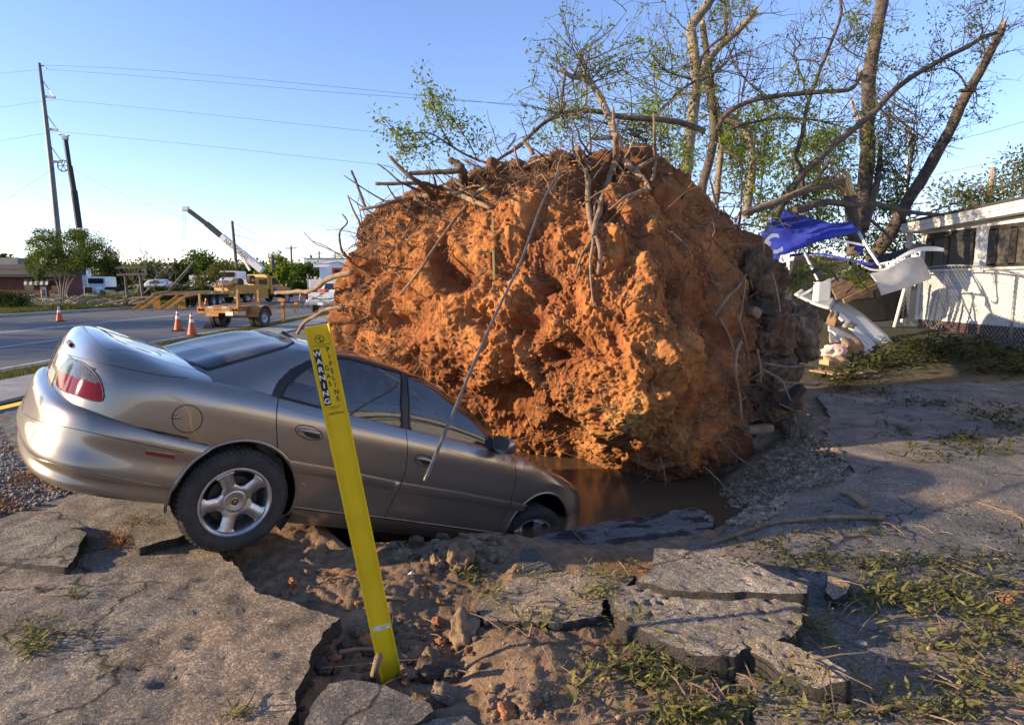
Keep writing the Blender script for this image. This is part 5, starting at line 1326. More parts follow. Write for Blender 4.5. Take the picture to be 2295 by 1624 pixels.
# broken sticks and torn roots bristling from the crest and the left rim
for i in range(74):
    z_ = r_.random()
    if z_ < .55: px_, py_ = r_.uniform(1040, 1540), 0
    elif z_ < .85: px_, py_ = r_.uniform(800, 1040), 0
    else: px_, py_ = r_.uniform(1540, 1720), 0
    k = np.argmin(np.abs(sil[5:22, 0] - px_)) + 5; py_ = sil[k, 1] + r_.uniform(4, 46); p = on_ball(px_, py_, -.03, 7.9); L = r_.uniform(.2, .75)
    dr = Vector((r_.gauss(-.25 if px_ < 1100 else .15, .7), r_.gauss(-.35, .5), r_.gauss(.45, .45))).normalized(); pts = [p]; cur = p.copy()
    for k in range(4): dr = (dr + Vector((r_.gauss(0, .2), r_.gauss(0, .2), r_.gauss(-.02, .2)))).normalized(); cur = cur + dr * L / 4; pts.append(cur.copy())
    r0 = r_.choice((.008, .011, .015, .021)); MB().tube(pts, [r0 * (1 - .5 * k / 4) for k in range(5)], 6, wob=.1).build('root', r_.choice(('root_bark', 'root_dark', 'root_dark', 'root_pale')), tree, smooth=True)
# the fallen trunk behind the root plate
trunk_pts = [W(1380, 620, 8.4), W(1480, 600, 9.6), W(1560, 590, 11.0), W(1600, 580, 12.5)]
MB().tube(smooth_path(trunk_pts, 5), [.55 - .011 * i for i in range(16)], 18, wob=.04).build('fallen_trunk', 'root_bark', tree, smooth=True)
# grey pavement and soil lump still hanging on the right-hand rim
def lump(name, cen_, rad3, m, parent, seed, col, sub=5, amp=.28, freq=2.2, fine=.06):
    bm = bmesh.new(); bmesh.ops.create_icosphere(bm, subdivisions=sub, radius=1.); V = np.array([tuple(v.co) for v in bm.verts]); F = np.array([tuple(v.index for v in f.verts) for f in bm.faces]); bm.free()
    n0 = V / np.linalg.norm(V, axis=1)[:, None]; V = np.sign(n0) * np.abs(n0) ** .8
    s_ = 1 + amp * fbm(n0 * freq * .6 + seed * 3.1, 3) + fine * 2 * (.5 - worley(n0 * freq * 2.4 + seed)) + fine * fbm(n0 * freq * 7 + seed, 2)
    V = V * s_[:, None] * np.array(rad3) + np.array(cen_)
    cc = np.ones((len(V), 3)) * np.array(col) * (1 + .3 * fbm(n0 * 3 + seed, 3))[:, None]
    return npmesh(name, V, F, m, parent, col=np.clip(cc, .01, 1))
lump('soil_lump', W(1780, 752, 8.6), (.29, .33, .42), 'earth', tree, 3, (.19, .135, .09), sub=6, amp=.4, fine=.06)
lump('soil_lump', W(1690, 640, 8.4), (.32, .4, .40), 'earth', tree, 4, (.13, .085, .052), sub=6, amp=.45, fine=.07)
lump('soil_lump', W(1725, 880, 8.0), (.34, .4, .42), 'earth', tree, 5, (.13, .09, .06), sub=6, amp=.45, fine=.07)
lump('soil_lump', W(1775, 975, 7.5), (.11, .14, .22), 'earth', tree, 6, (.15, .11, .08), sub=5, amp=.45, fine=.12)
lump('soil_lump', W(1705, 760, 8.3), (.32, .4, .5), 'earth', tree, 7, (.15, .09, .055), sub=6, amp=.45, fine=.07)
for (x, y, d, w_, h_, rz, ry, cc) in [(1712, 690, 7.55, .22, .16, .4, .2, 0), (1690, 700, 7.5, .12, .12, .2, .5, 1), (1720, 735, 7.5, .07, .10, 0, .2, 0), (1775, 890, 7.2, .10, .34, .3, .75, 0), (1700, 960, 7.3, .32, .08, .2, -.05, 1)]:
    M_ = Matrix.Translation(W(x, y, d)) @ Matrix.Rotation(rz, 4, 'Z') @ Matrix.Rotation(ry, 4, 'Y'); MB().box(0, 0, 0, w_, .14, h_, M_).build('brick_chunk' if cc else 'pavement_chunk', 'asphalt_edge' if not cc else 'root_bark', tree, bevel=.02)

# ================================================================ ROD AND STAKE
mat('grey_steel', (.21, .19, .175), .5, metal=.6, col2=(.14, .11, .09), scale=14, bump=.2, bscale=80, world_co=True)
mat('raw_timber', (.42, .29, .11), .75, col2=(.33, .22, .08), scale=10, world_co=True)
rp = [(1256, 386, 7.1), (1230, 424, 6.7), (1203, 485, 6.3), (1165, 590, 5.7), (1110, 705, 5.0), (1055, 830, 4.4), (1003, 955, 3.9), (952, 1076, 3.5)]
rod = MB().tube(smooth_path([W(*p) for p in rp], 5), .0108, 10).build('steel_rod', 'grey_steel', None, smooth=True); tag(rod, 'long thin bent grey rod reaching from the root ball down over the car door', 'rod')
s0, s1 = on_ball(1104, 488, .06), on_ball(1107, 628, .10)
stake = MB().beam(s0, s1, .026, .026).build('wooden_stake', 'raw_timber', None, bevel=.003); tag(stake, 'thin yellow wooden stake hanging upright against the orange clay', 'stake')
# ================================================================ RIGHT-HAND BACKGROUND
def leaf_mat(name, col, col2, trans=.45, scale=2.2):
    m, nt, b = newmat(name); nt.nodes.remove(b)
    n1 = N(nt, 'ShaderNodeTexNoise'); n1.inputs['Scale'].default_value = scale; n1.inputs['Detail'].default_value = 6; n1.inputs['Roughness'].default_value = .75
    nt.links.new(N(nt, 'ShaderNodeNewGeometry').outputs['Position'], n1.inputs['Vector'])
    r = N(nt, 'ShaderNodeValToRGB'); r.color_ramp.elements[0].position = .35; r.color_ramp.elements[1].position = .68; r.color_ramp.elements[0].color = (*col, 1); r.color_ramp.elements[1].color = (*col2, 1)
    nt.links.new(n1.outputs['Fac'], r.inputs['Fac'])
    d = N(nt, 'ShaderNodeBsdfDiffuse'); t = N(nt, 'ShaderNodeBsdfTranslucent'); x = N(nt, 'ShaderNodeMixShader'); x.inputs[0].default_value = trans
    nt.links.new(r.outputs[0], d.inputs[0]); nt.links.new(r.outputs[0], t.inputs[0]); nt.links.new(d.outputs[0], x.inputs[1]); nt.links.new(t.outputs[0], x.inputs[2])
    nt.links.new(x.outputs[0], nt.nodes['Material Output'].inputs['Surface'])
leaf_mat('leaf_spring', (.13, .18, .022), (.27, .33, .045), .55)
leaf_mat('leaf_mid', (.045, .075, .014), (.11, .15, .028))
leaf_mat('leaf_dark', (.022, .036, .012), (.055, .075, .02), .3)
leaf_mat('leaf_olive', (.075, .085, .022), (.15, .15, .04), .35)
leaf_mat('leaf_dry', (.14, .075, .03), (.22, .13, .05), .2)
mat('bark_grey', (.17, .135, .10), .92, col2=(.30, .245, .185), scale=7, bump=1., bscale=26, world_co=True)
mat('bark_dark', (.055, .042, .034), .94, col2=(.13, .10, .078), scale=8, bump=1., bscale=26, world_co=True)
mat('split_wood', (.58, .40, .20), .8, col2=(.45, .28, .12), scale=14, bump=.4, bscale=60, world_co=True)
def leaves_mesh(name, P, S, m, parent, seed=0, aspect=.42, droop=.3):
    P = np.asarray(P, float); n = len(P)
    if n == 0: return None
    r_ = np.random.RandomState(seed); d = r_.normal(size=(n, 3)); d[:, 2] -= droop; d /= np.linalg.norm(d, axis=1)[:, None]
    s_ = np.cross(d, r_.normal(size=(n, 3))); s_ /= np.maximum(np.linalg.norm(s_, axis=1)[:, None], 1e-9); L = (np.asarray(S) * r_.uniform(.6, 1.25, n))[:, None]
    V = np.stack([P, P + d * L * .45 + s_ * L * aspect * .5, P + d * L, P + d * L * .45 - s_ * L * aspect * .5], 1).reshape(-1, 3)
    F = np.arange(4 * n).reshape(n, 4)
    o = npmesh(name, V, F, m, parent, smooth=False); o['kind'] = 'stuff'; return o
def path_pts(pts, depth, conv=None):
    if conv: pts = [conv(*p) for p in pts]
    k_ = len(pts)
    if not hasattr(depth, '__len__'): depth = (depth, depth)
    return [W(x, y, lerp(depth[0], depth[1], i / max(1, k_ - 1))) for i, (x, y) in enumerate(pts)]
def limb(pts, depth, w0, w1, m, parent, conv=None, name='limb', n=10, broken=False):
    P = smooth_path(path_pts(pts, depth, conv), 5); k_ = len(P)
    r = [max(.006, lerp(w0, w1, i / (k_ - 1)) / F_PX * P[i].y * .44) for i in range(k_)]
    for i in range(1, k_ - 1): P[i] = P[i] + Vector(mnoise.noise_vector(P[i] * 1.5)) * r[i] * .3
    o = MB().tube(P, r, n, wob=.07).build(name, m, parent, smooth=True)
    if broken:
        t = (P[-1] - P[-3]).normalized(); mb = MB(); rr = r[-1]; rn = random.Random(int(w0 * 10))
        for i in range(9):
            q = t.orthogonal().normalized(); q.rotate(Quaternion(t, rn.uniform(0, 6.28))); b_ = P[-1] + q * rr * rn.uniform(.1, .85) - t * rr * .5; mb.tube([b_, b_ + t * rr * rn.uniform(1.2, 3.5) + q * rr * rn.uniform(-.1, .3)], [rr * .3, rr * .05], 5)
        mb.build('splinters', 'split_wood', o)
    return P, r, o
def twigs(paths, n_side, length, parent, m, seed, leaf=None, leaf_n=8, leaf_s=.09, levels=2, start=.25, up=.25, r0=.012, name='twigs', spread=.045, leafname='foliage', ang=.9, thr=-.02):
    """grow fine twigs from limbs; leaves round their ends"""
    rn = random.Random(seed); mb = MB(); LP_ = []
    def grow(p, d, L, r, lev):
        pts = [p.copy()]; cur = p.copy(); k_ = 4
        for i in range(k_):
            d = (d + Vector((rn.gauss(0, .22), rn.gauss(0, .22), rn.gauss(.04 * up, .20)))).normalized(); cur = cur + d * L / k_; pts.append(cur.copy())
        mb.tube(pts, [r * (1 - .65 * i / k_) for i in range(k_ + 1)], 4, cap=False)
        if lev > 0:
            for i in range(rn.randint(2, 4)):
                j = rn.randint(1, k_); q = Vector((rn.gauss(0, 1), rn.gauss(0, 1), rn.gauss(up, .8))).normalized(); grow(pts[j], (d * (1 - ang * .5) + q * ang).normalized(), L * rn.uniform(.4, .7), r * .55, lev - 1)
        elif leaf and mnoise.noise(p * .55 + Vector((seed, 0, 0))) > thr:
            for i in range(leaf_n):
                q = pts[rn.randint(1, k_)]; LP_.append((q.x + rn.gauss(0, spread), q.y + rn.gauss(0, spread), q.z + rn.gauss(0, spread)))
    for P in paths:
        k_ = len(P)
        for i in range(n_side):
            j = min(k_ - 2, int(k_ * rn.uniform(start, 1))); t = (P[j + 1] - P[j]).normalized(); q = Vector((rn.gauss(0, 1), rn.gauss(0, 1), rn.gauss(up, .9))).normalized()
            grow(P[j], (t * .45 + q * .8).normalized(), length * rn.uniform(.5, 1.2), r0, levels)
    o = mb.build(name, m, parent, smooth=False); o['kind'] = 'stuff'
    if leaf and LP_: leaves_mesh(leafname, LP_, leaf_s, leaf, parent, seed)
def c6(x, y): return (1125.2 + .5094 * x, .5094 * y)
GRP = 'storm-broken trees behind the root ball'
# snapped tree standing right behind the crest
t = thing('broken_tree', 'snapped tree with a bent pale stub rising above the crest of the root ball', 'tree', W(1390, 420, 9.6))
t.location = (0, 0, 0)
a = limb([(530, 700), (500, 600), (480, 540), (440, 450), (400, 380), (370, 320), (350, 260), (342, 225)], (9.0, 9.6), 23, 6, 'bark_grey', t, c6, 'trunk', 12)
b1 = limb([(400, 378), (350, 345), (310, 340), (268, 318)], (9.4, 9.2), 15, 10, 'bark_grey', t, c6, broken=True)
b2 = limb([(275, 335), (265, 400), (258, 480), (256, 510)], (9.2, 9.2), 6, 4, 'bark_dark', t, c6)
limb([(368, 375), (370, 430), (360, 478)], (9.3, 9.3), 8, 5, 'split_wood', t, c6, 'split_branch')
limb([(500, 640), (490, 560), (488, 470)], (8.9, 8.9), 15, 5, 'root_bark', t, c6)
limb([(390, 610), (430, 612), (480, 605)], (8.7, 8.9), 6, 10, 'root_bark', t, c6)
b3 = limb([(-60, 740), (0, 690), (80, 640), (150, 570), (220, 520), (320, 490), (420, 490), (540, 515), (700, 530), (800, 545), (890, 580)], (10.2, 10.8), 7, 15, 'bark_dark', t, c6)
b4 = limb([(20, 660), (60, 600), (40, 590), (0, 620)], (10.2, 10.2), 4, 1, 'bark_dark', t, c6)
twigs([b3[0], b1[0], b2[0]], 14, .8, t, 'bark_dark', 3, 'leaf_spring', 3, .07, 2, .05, thr=.12)
twigs([a[0]], 9, .9, t, 'bark_dark', 4, 'leaf_spring', 5, .075, 2, .6, thr=.1)
# leafy branch arching out left of the crest
t = thing('leafy_branch', 'fresh green leafy branch hanging in the sky left of the root ball crest', 'branch')
a = limb([(1120, 372), (1080, 362), (1040, 345), (1000, 320), (965, 300), (925, 298), (885, 305)], (9.6, 9.4), 7, 2, 'bark_dark', t)
b1 = limb([(1010, 325), (990, 290), (975, 250), (968, 205)], (9.5, 9.4), 5, 1.5, 'bark_dark', t)
b2 = limb([(1070, 360), (1050, 320), (1030, 290), (1010, 262)], (9.5, 9.5), 4, 1.5, 'bark_dark', t)
b3 = limb([(985, 312), (940, 330), (895, 330)], (9.5, 9.3), 3, 1.2, 'bark_dark', t)
twigs([a[0], b1[0], b2[0], b3[0]], 11, .42, t, 'bark_dark', 6, 'leaf_spring', 9, .075, 1, .3, spread=.07, r0=.006, thr=-9)
twigs([a[0]], 10, .55, t, 'bark_dark', 7, 'leaf_spring', 7, .075, 1, .0, spread=.08, r0=.006, thr=-9)
# grey forked trunk
t = thing('broken_tree', 'tall grey tree trunk with snapped fork, middle of the broken group', 'tree', group=GRP)
a = limb([(790, 900), (800, 830), (820, 640), (840, 480), (852, 350), (842, 200), (836, 120), (870, 60), (910, 0), (925, -60)], (13, 13), 30, 20, 'bark_grey', t, c6, 'trunk', 14)
b1 = limb([(850, 372), (900, 280), (960, 200), (1040, 130), (1108, 52)], (13, 12.6), 17, 15, 'bark_grey', t, c6, broken=True)
b2 = limb([(870, 352), (930, 320), (980, 280), (1010, 245)], (12.9, 12.6), 13, 4, 'bark_dark', t, c6)
b3 = limb([(860, 330), (880, 250), (920, 200), (990, 150)], (13, 12.8), 9, 6, 'bark_dark', t, c6)
b4 = limb([(985, 140), (982, 60), (975, -30)], (12.8, 13), 7, 7, 'bark_dark', t, c6)
b5 = limb([(905, 95), (935, 90), (945, 120)], (12.8, 12.8), 4, 2, 'bark_dark', t, c6)
b6 = limb([(845, 360), (780, 400), (720, 460), (650, 520)], (12.9, 12.5), 6, 2, 'bark_dark', t, c6)
b7 = limb([(830, 350), (760, 330), (690, 300)], (12.9, 12.4), 5, 1.5, 'bark_dark', t, c6)
twigs([b6[0], b7[0], b2[0]], 15, 1.1, t, 'bark_dark', 11, 'leaf_spring', 6, .09, 2, .2)
twigs([a[0], b1[0], b4[0]], 9, 1.1, t, 'bark_dark', 12, 'leaf_spring', 5, .09, 2, .3)
t = thing('broken_tree', 'dark mossy trunk close behind the grey forked trunk', 'tree', group=GRP)
a = limb([(870, 900), (885, 800), (930, 600), (920, 420), (900, 250), (882, 110)], (14, 14), 24, 14, 'bark_dark', t, c6, 'trunk', 12, broken=True)
b1 = limb([(945, 570), (990, 500), (1080, 450), (1200, 425), (1350, 410), (1480, 400), (1540, 385), (1570, 340), (1574, 318)], (12.6, 12.4), 12, 10, 'bark_dark', t, c6, broken=True)
b2 = limb([(990, 572), (1100, 540), (1230, 520), (1380, 530), (1475, 552)], (13.4, 13), 7, 4, 'bark_dark', t, c6)
b3 = limb([(1000, 230), (1040, 310), (1110, 390), (1180, 430)], (13.6, 13.3), 5, 3, 'bark_dark', t, c6)
twigs([a[0], b2[0], b3[0]], 16, 1.2, t, 'bark_dark', 14, 'leaf_spring', 6, .09, 2, .2)
twigs([b1[0]], 10, .9, t, 'bark_dark', 15, 'leaf_spring', 6, .085, 2, .1)
t = thing('broken_tree', 'pale crooked trunk with a short elbow among the broken trees', 'tree', group=GRP)
a = limb([(1070, 960), (1080, 900), (1100, 700), (1060, 570), (960, 512), (905, 500)], (14.5, 14.5), 22, 11, 'bark_grey', t, c6, 'trunk', 12)
b1 = limb([(935, 900), (958, 700), (960, 580), (940, 450), (880, 380)], (15, 15), 18, 9, 'bark_grey', t, c6, broken=True)
b2 = limb([(1070, 720), (1020, 680), (960, 640)], (14.4, 14.2), 8, 4, 'bark_grey', t, c6)
twigs([a[0], b1[0]], 26, 1.3, t, 'bark_dark', 17, 'leaf_spring', 9, .10, 2, .0)
# slim leaning tree
t = thing('broken_tree', 'slim wavy dark tree with hooked top branch and few leaves', 'tree', group=GRP)
a = limb([(1330, 880), (1310, 745), (1290, 690), (1320, 590), (1340, 470), (1390, 330), (1440, 200), (1490, 65), (1478, -30)], (14.6, 14.2), 13, 6, 'bark_dark', t, c6, 'trunk', 10)
b1 = limb([(1490, 72), (1530, 50), (1555, 78)], (14.2, 14.1), 5, 3, 'bark_dark', t, c6)
b2 = limb([(1468, 170), (1530, 230), (1605, 262)], (14.2, 14.0), 4, 2, 'bark_dark', t, c6)
b3 = limb([(1330, 420), (1322, 350), (1280, 240), (1322, 196)], (14.4, 14.2), 6, 2, 'bark_dark', t, c6)
b4 = limb([(1284, 268), (1330, 264), (1392, 274)], (14.3, 14.2), 4, 3, 'bark_dark', t, c6)
twigs([a[0], b1[0], b2[0], b3[0], b4[0]], 9, 1.0, t, 'bark_dark', 19, 'leaf_spring', 6, .085, 2, .1)
# big dark trunk
t = thing('broken_tree', 'thickest dark upright trunk beside the blue canopy', 'tree', group=GRP)
a = limb([(1550, 1120), (1562, 1040), (1590, 850), (1600, 650), (1605, 450), (1620, 300), (1645, 150), (1672, 0), (1680, -60)], (16, 16), 38, 26, 'bark_dark', t, c6, 'trunk', 16)
b1 = limb([(1590, 1010), (1620, 900), (1652, 800), (1662, 640)], (15.8, 15.8), 22, 10, 'bark_dark', t, c6, broken=True)
b2 = limb([(1565, 330), (1590, 350), (1612, 360)], (15.9, 15.9), 12, 16, 'bark_dark', t, c6)
b3 = limb([(1625, 400), (1650, 460), (1700, 540), (1690, 620)], (15.9, 15.5), 7, 3, 'bark_dark', t, c6)
b4 = limb([(1530, 436), (1545, 470), (1566, 532)], (15.6, 15.6), 5, 9, 'split_wood', t, c6, 'split_branch')
b5 = limb([(1690, 500), (1760, 540), (1830, 590), (1880, 640)], (15.7, 15.3), 5, 2, 'bark_dark', t, c6)
twigs([a[0], b1[0], b3[0], b5[0]], 14, 1.3, t, 'bark_dark', 21, 'leaf_mid', 7, .10, 2, .25)
t = thing('broken_tree', 'long curved limb sweeping up across the sky to a leaning trunk tip', 'tree', group=GRP)
a = limb([(1200, 960), (1230, 900), (1300, 790), (1400, 690), (1530, 580), (1640, 490), (1720, 400), (1830, 320), (1960, 250), (2060, 200), (2110, 165), (2172, 146)], (14.2, 15), 20, 8, 'bark_dark', t, c6, 'trunk', 12)
b1 = limb([(1270, 850), (1340, 830), (1400, 760), (1442, 710)], (14.1, 13.8), 12, 7, 'bark_dark', t, c6, broken=True)
b2 = limb([(2080, 195), (2110, 130), (2050, 60), (2010, 20)], (14.9, 14.8), 4, 1, 'bark_dark', t, c6)
twigs([a[0]], 22, 1.0, t, 'bark_dark', 23, 'leaf_mid', 6, .09, 2, .2)
twigs([b2[0]], 8, .7, t, 'bark_dark', 24, 'leaf_dry', 2, .07, 1, .2, r0=.006)
t = thing('leaning_tree', 'bare dark trunk leaning steeply right with a pale broken tip', 'tree', group=GRP)
a = limb([(1620, 1150), (1650, 1110), (1720, 1000), (1800, 860), (1900, 700), (1980, 540), (2060, 390), (2130, 260), (2180, 170), (2206, 112)], (17, 15.2), 36, 15, 'bark_dark', t, c6, 'trunk', 14, broken=True)
b1 = limb([(2008, 400), (2050, 398), (2082, 394)], (15.6, 15.5), 8, 12, 'bark_dark', t, c6)
b2 = limb([(2100, 300), (2120, 240), (2110, 170)], (15.4, 15.3), 5, 2, 'bark_dark', t, c6)
b3 = limb([(2050, 400), (2010, 330), (1950, 300), (1880, 310)], (15.5, 15.2), 5, 2, 'bark_dark', t, c6)
twigs([a[0], b1[0], b2[0], b3[0]], 8, .9, t, 'bark_dark', 26, 'leaf_mid', 5, .085, 2, .35)
# fallen log across the forks, splintered stump
t = thing('fallen_log', 'dark fallen limb lying level across the trunks toward the house roof', 'log')
a = limb([(1060, 940), (1180, 905), (1300, 850), (1420, 820), (1500, 800)], (13.6, 14.2), 14, 16, 'bark_dark', t, c6, 'trunk', 10)
b1 = limb([(1290, 930), (1340, 910), (1420, 890), (1540, 905), (1650, 900), (1780, 930), (1900, 945), (1975, 940)], (14, 14.6), 20, 7, 'bark_dark', t, c6, 'trunk', 10)
b2 = limb([(1620, 970), (1680, 1020), (1740, 1080)], (14.4, 14.2), 9, 6, 'bark_dark', t, c6)
twigs([a[0], b1[0]], 12, .9, t, 'bark_dark', 28, 'leaf_mid', 7, .09, 2, .0)
t = thing('splintered_stump', 'splintered stump with a crown of pale torn wood beside the thickest trunk', 'stump')
a = limb([(1560, 1080), (1548, 1000), (1536, 930), (1528, 860)], (14.8, 14.8), 34, 28, 'bark_dark', t, c6, 'trunk', 14)
sh = MB(); rn = random.Random(3)
for i in range(26):
    p = W(*c6(1528 + rn.uniform(-26, 22), 862), 14.8 + rn.uniform(-.12, .12)); q = W(*c6(1500 + rn.uniform(-58, 34), rn.uniform(715, 800)), 14.75 + rn.uniform(-.2, .2)); sh.tube([p, p.lerp(q, .6), q], [.035, .025, .005], 5)
for i in range(18):
    p = W(*c6(1500 + rn.uniform(-20, 20), rn.uniform(760, 840)), 14.7); q = p + Vector((rn.uniform(-.45, -.1), rn.uniform(-.3, .1), rn.uniform(-.1, .25))); sh.tube([p, q], [.012, .003], 4)
sh.build('torn_wood', 'split_wood', t)
limb([(1085, 915), (1200, 880), (1350, 815)], (13.2, 13.2), 5, 3, 'split_wood', t, c6, 'split_branch')
# background thicket: separate shrubs and young trees with many leaves
def bushy(name, label, stems, spreadpx, depth, n_leaf, leaf, seed, size=.12, group=None, cat='tree', wood='bark_dark', zone=None):
    t = thing(name, label, cat, group=group); rn = random.Random(seed); r_ = np.random.RandomState(seed); Ps = []
    for s_ in stems:
        p, r, o = limb(s_, (depth, depth + rn.uniform(-.5, .5)), 5 if name != 'tree' else 7, 1.5, wood, t, None, 'trunk', 6); Ps.append(p)
    mb = MB(); pts = []
    for (cx_, cy_, rx, ry, k_) in zone:
        for c_ in range(int(k_)):
            a_ = rn.uniform(0, 6.28); q = math.sqrt(rn.random()); px, py, dd = cx_ + rx * q * math.cos(a_), cy_ + ry * q * math.sin(a_), depth + rn.gauss(0, .035 * depth); cl = W(px, py, dd)
            st = min((P[int(len(P) * rn.uniform(.3, .99))] for P in Ps), key=lambda v: (v - cl).length)
            if rn.random() < .5: mb.tube([st, st.lerp(cl, .5) + Vector((rn.gauss(0, .1), rn.gauss(0, .1), rn.gauss(0, .1))), cl], [.012, .008, .004], 4, cap=False)
            if rn.random() < .15: continue
            nl = int(n_leaf * rn.uniform(.4, 1.5)); s_ = rn.uniform(.4, 1.0) * .018 * depth * spreadpx
            pts.append(np.array(cl) + r_.normal(size=(nl, 3)) * np.array([s_, s_, s_ * .7]))
    if mb.v: o = mb.build('twigs', wood, t); o['kind'] = 'stuff'
    leaves_mesh('foliage', np.concatenate(pts), size, leaf, t, seed)
    return t
bushy('young_tree', 'yellow-green young trees filling the gap behind the pale crooked trunk', [[c6(1050, 900), c6(1060, 700), c6(1080, 560)], [c6(1130, 900), c6(1150, 720), c6(1160, 560)]], .8, 17, 34, 'leaf_spring', 31, .12, GRP, zone=[(c6(1080, 650)[0], c6(0, 620)[1], 65, 70, 70), (c6(1150, 560)[0], c6(0, 540)[1], 40, 40, 26)])
bushy('young_tree', 'sunlit green young tree crown left of the thickest trunk', [[c6(1380, 1000), c6(1400, 800), c6(1420, 640)], [c6(1300, 950), c6(1290, 800), c6(1270, 660)], [c6(1480, 950), c6(1470, 780)]], .8, 19, 36, 'leaf_spring', 32, .13, GRP, zone=[(c6(1330, 0)[0], c6(0, 720)[1], 80, 60, 80), (c6(1430, 0)[0], c6(0, 620)[1], 50, 30, 36), (c6(1480, 0)[0], c6(0, 850)[1], 60, 60, 44)])
bushy('young_tree', 'dull green young tree between the thickest trunk and the leaning one', [[c6(1720, 1050), c6(1740, 850), c6(1700, 700)], [c6(1800, 1050), c6(1790, 900)]], .8, 19, 28, 'leaf_mid', 33, .12, GRP, zone=[(c6(1720, 0)[0], c6(0, 820)[1], 34, 66, 44), (c6(1690, 0)[0], c6(0, 930)[1], 50, 40, 36)])
bushy('young_tree', 'leafy green sapling right behind the crest of the root ball', [[(1440, 420), (1445, 350), (1450, 270)], [(1500, 430), (1500, 340), (1490, 260)]], .7, 12, 22, 'leaf_spring', 34, .085, GRP, zone=[(1440, 300, 60, 60, 46), (1300, 270, 50, 40, 30), (1230, 280, 50, 40, 20), (1510, 350, 40, 50, 26)])
bushy('young_tree', 'sparse twiggy crown in the sky between the fork and the slim tree', [[c6(1000, 700), c6(1040, 500), c6(1080, 300)], [c6(700, 700), c6(690, 500), c6(660, 330)]], .9, 15, 7, 'leaf_spring', 35, .09, GRP, zone=[(c6(1080, 0)[0], c6(0, 280)[1], 55, 80, 22), (c6(680, 0)[0], c6(0, 400)[1], 50, 70, 30), (c6(440, 0)[0], c6(0, 330)[1], 60, 90, 14), (c6(160, 0)[0], c6(0, 400)[1], 50, 40, 12)])
bushy('young_tree', 'thin leafy crown over the canopy right of the leaning trunk', [[c6(1760, 1000), c6(1800, 700), c6(1820, 480)]], .9, 18, 8, 'leaf_mid', 36, .10, GRP, zone=[(c6(1800, 0)[0], c6(0, 560)[1], 60, 90, 50), (c6(1930, 0)[0], c6(0, 300)[1], 60, 40, 18), (c6(1420, 0)[0], c6(0, 250)[1], 70, 110, 44)])
bushy('tree', 'hazy olive tree crown seen over the house roof', [[c6(2050, 1000), c6(2060, 900), c6(2050, 830)]], .9, 34, 26, 'leaf_olive', 37, .22, zone=[(c6(2000, 0)[0], c6(0, 870)[1], 60, 30, 60), (c6(2150, 0)[0], c6(0, 850)[1], 70, 34, 70)])
bushy('tree', 'dull green tree crown standing over the house at the roof pole', [[c6(2300, 1000), c6(2290, 850), c6(2270, 740)]], .9, 30, 22, 'leaf_olive', 38, .20, zone=[(c6(2290, 0)[0], c6(0, 760)[1], 40, 50, 60)])
bushy('young_tree', 'low dark green thicket under the leaning trunk', [[c7(1000, 700), c7(1020, 560)], [c7(1350, 600), c7(1340, 480)], [c7(700, 500), c7(720, 300)]], .8, 18, 34, 'leaf_mid', 39, .12, GRP, zone=[(c7(900, 0)[0], c7(0, 420)[1], 120, 40, 80), (c7(1350, 0)[0], c7(0, 430)[1], 50, 36, 44), (c7(700, 0)[0], c7(0, 200)[1], 70, 60, 60), (1720, 470, 50, 50, 40)])
bushy('leafy_branch', 'spray of yellow-green leaves hanging in front of the canopy frame', [[c7(1090, 500), c7(980, 560), c7(800, 620), c7(480, 680)], [c7(1010, 560), c7(1060, 680), c7(1150, 790)], [c7(760, 640), c7(620, 700), c7(480, 730)]], .35, 9.6, 12, 'leaf_spring', 40, .075, cat='branch', zone=[(c7(620, 0)[0], c7(0, 680)[1], 46, 22, 26), (c7(860, 0)[0], c7(0, 600)[1], 40, 24, 20), (c7(1060, 0)[0], c7(0, 690)[1], 26, 20, 16), (c7(560, 0)[0], c7(0, 760)[1], 30, 10, 8)])
# poles
mat('pole_wood', (.30, .235, .165), .9, col2=(.22, .17, .12), scale=3, world_co=True)
mat('pole_dark', (.075, .065, .055), .85, col2=(.12, .10, .08), scale=2, world_co=True)
mat('galv', (.33, .34, .35), .5, metal=.5, col2=(.25, .25, .26), scale=2, world_co=True)
mat('wire_black', (.02, .02, .025), 1., spec=0.)
t = thing('lattice_mast', 'thin pale mast with short cross arms behind the leaning trunk', 'mast')
MB().tube([W(*c6(1795, 560), 45), W(*c6(1762, 1050), 45)], .13, 8).build('mast', 'galv', t)
for y in (670, 785, 900): MB().beam(W(*c6(1735 + (900 - y) * .02, y + 8), 45), W(*c6(1850, y - 6), 45), .1, .1).build('cross_arm', 'galv', t)
t = thing('utility_pole', 'tan wooden pole rising behind the house roof', 'utility pole')
MB().tube([W(*c6(2158, 738), 34), W(*c6(2130, 960), 34)], [.14, .17], 10).build('pole', 'pole_wood', t)
for k_ in (0, 1, 2): MB().box(*(W(*c6(2166, 760 + 16 * k_), 33.8)), .12, .12, .16).build('insulator', 'galv', t)
for (p0, p1) in ((c6(1900, 640), c6(2380, 510)), (c6(1900, 770), c6(2380, 655))):
    o = MB().tube([W(*p0, 38), W((p0[0] + p1[0]) / 2, (p0[1] + p1[1]) / 2 + 3, 36), W(*p1, 34)], .013, 4).build('power_line', 'wire_black'); tag(o, ('upper' if p0[1] < 350 else 'lower') + ' thin power line crossing the sky over the white house', 'power line', 'power lines over the house')

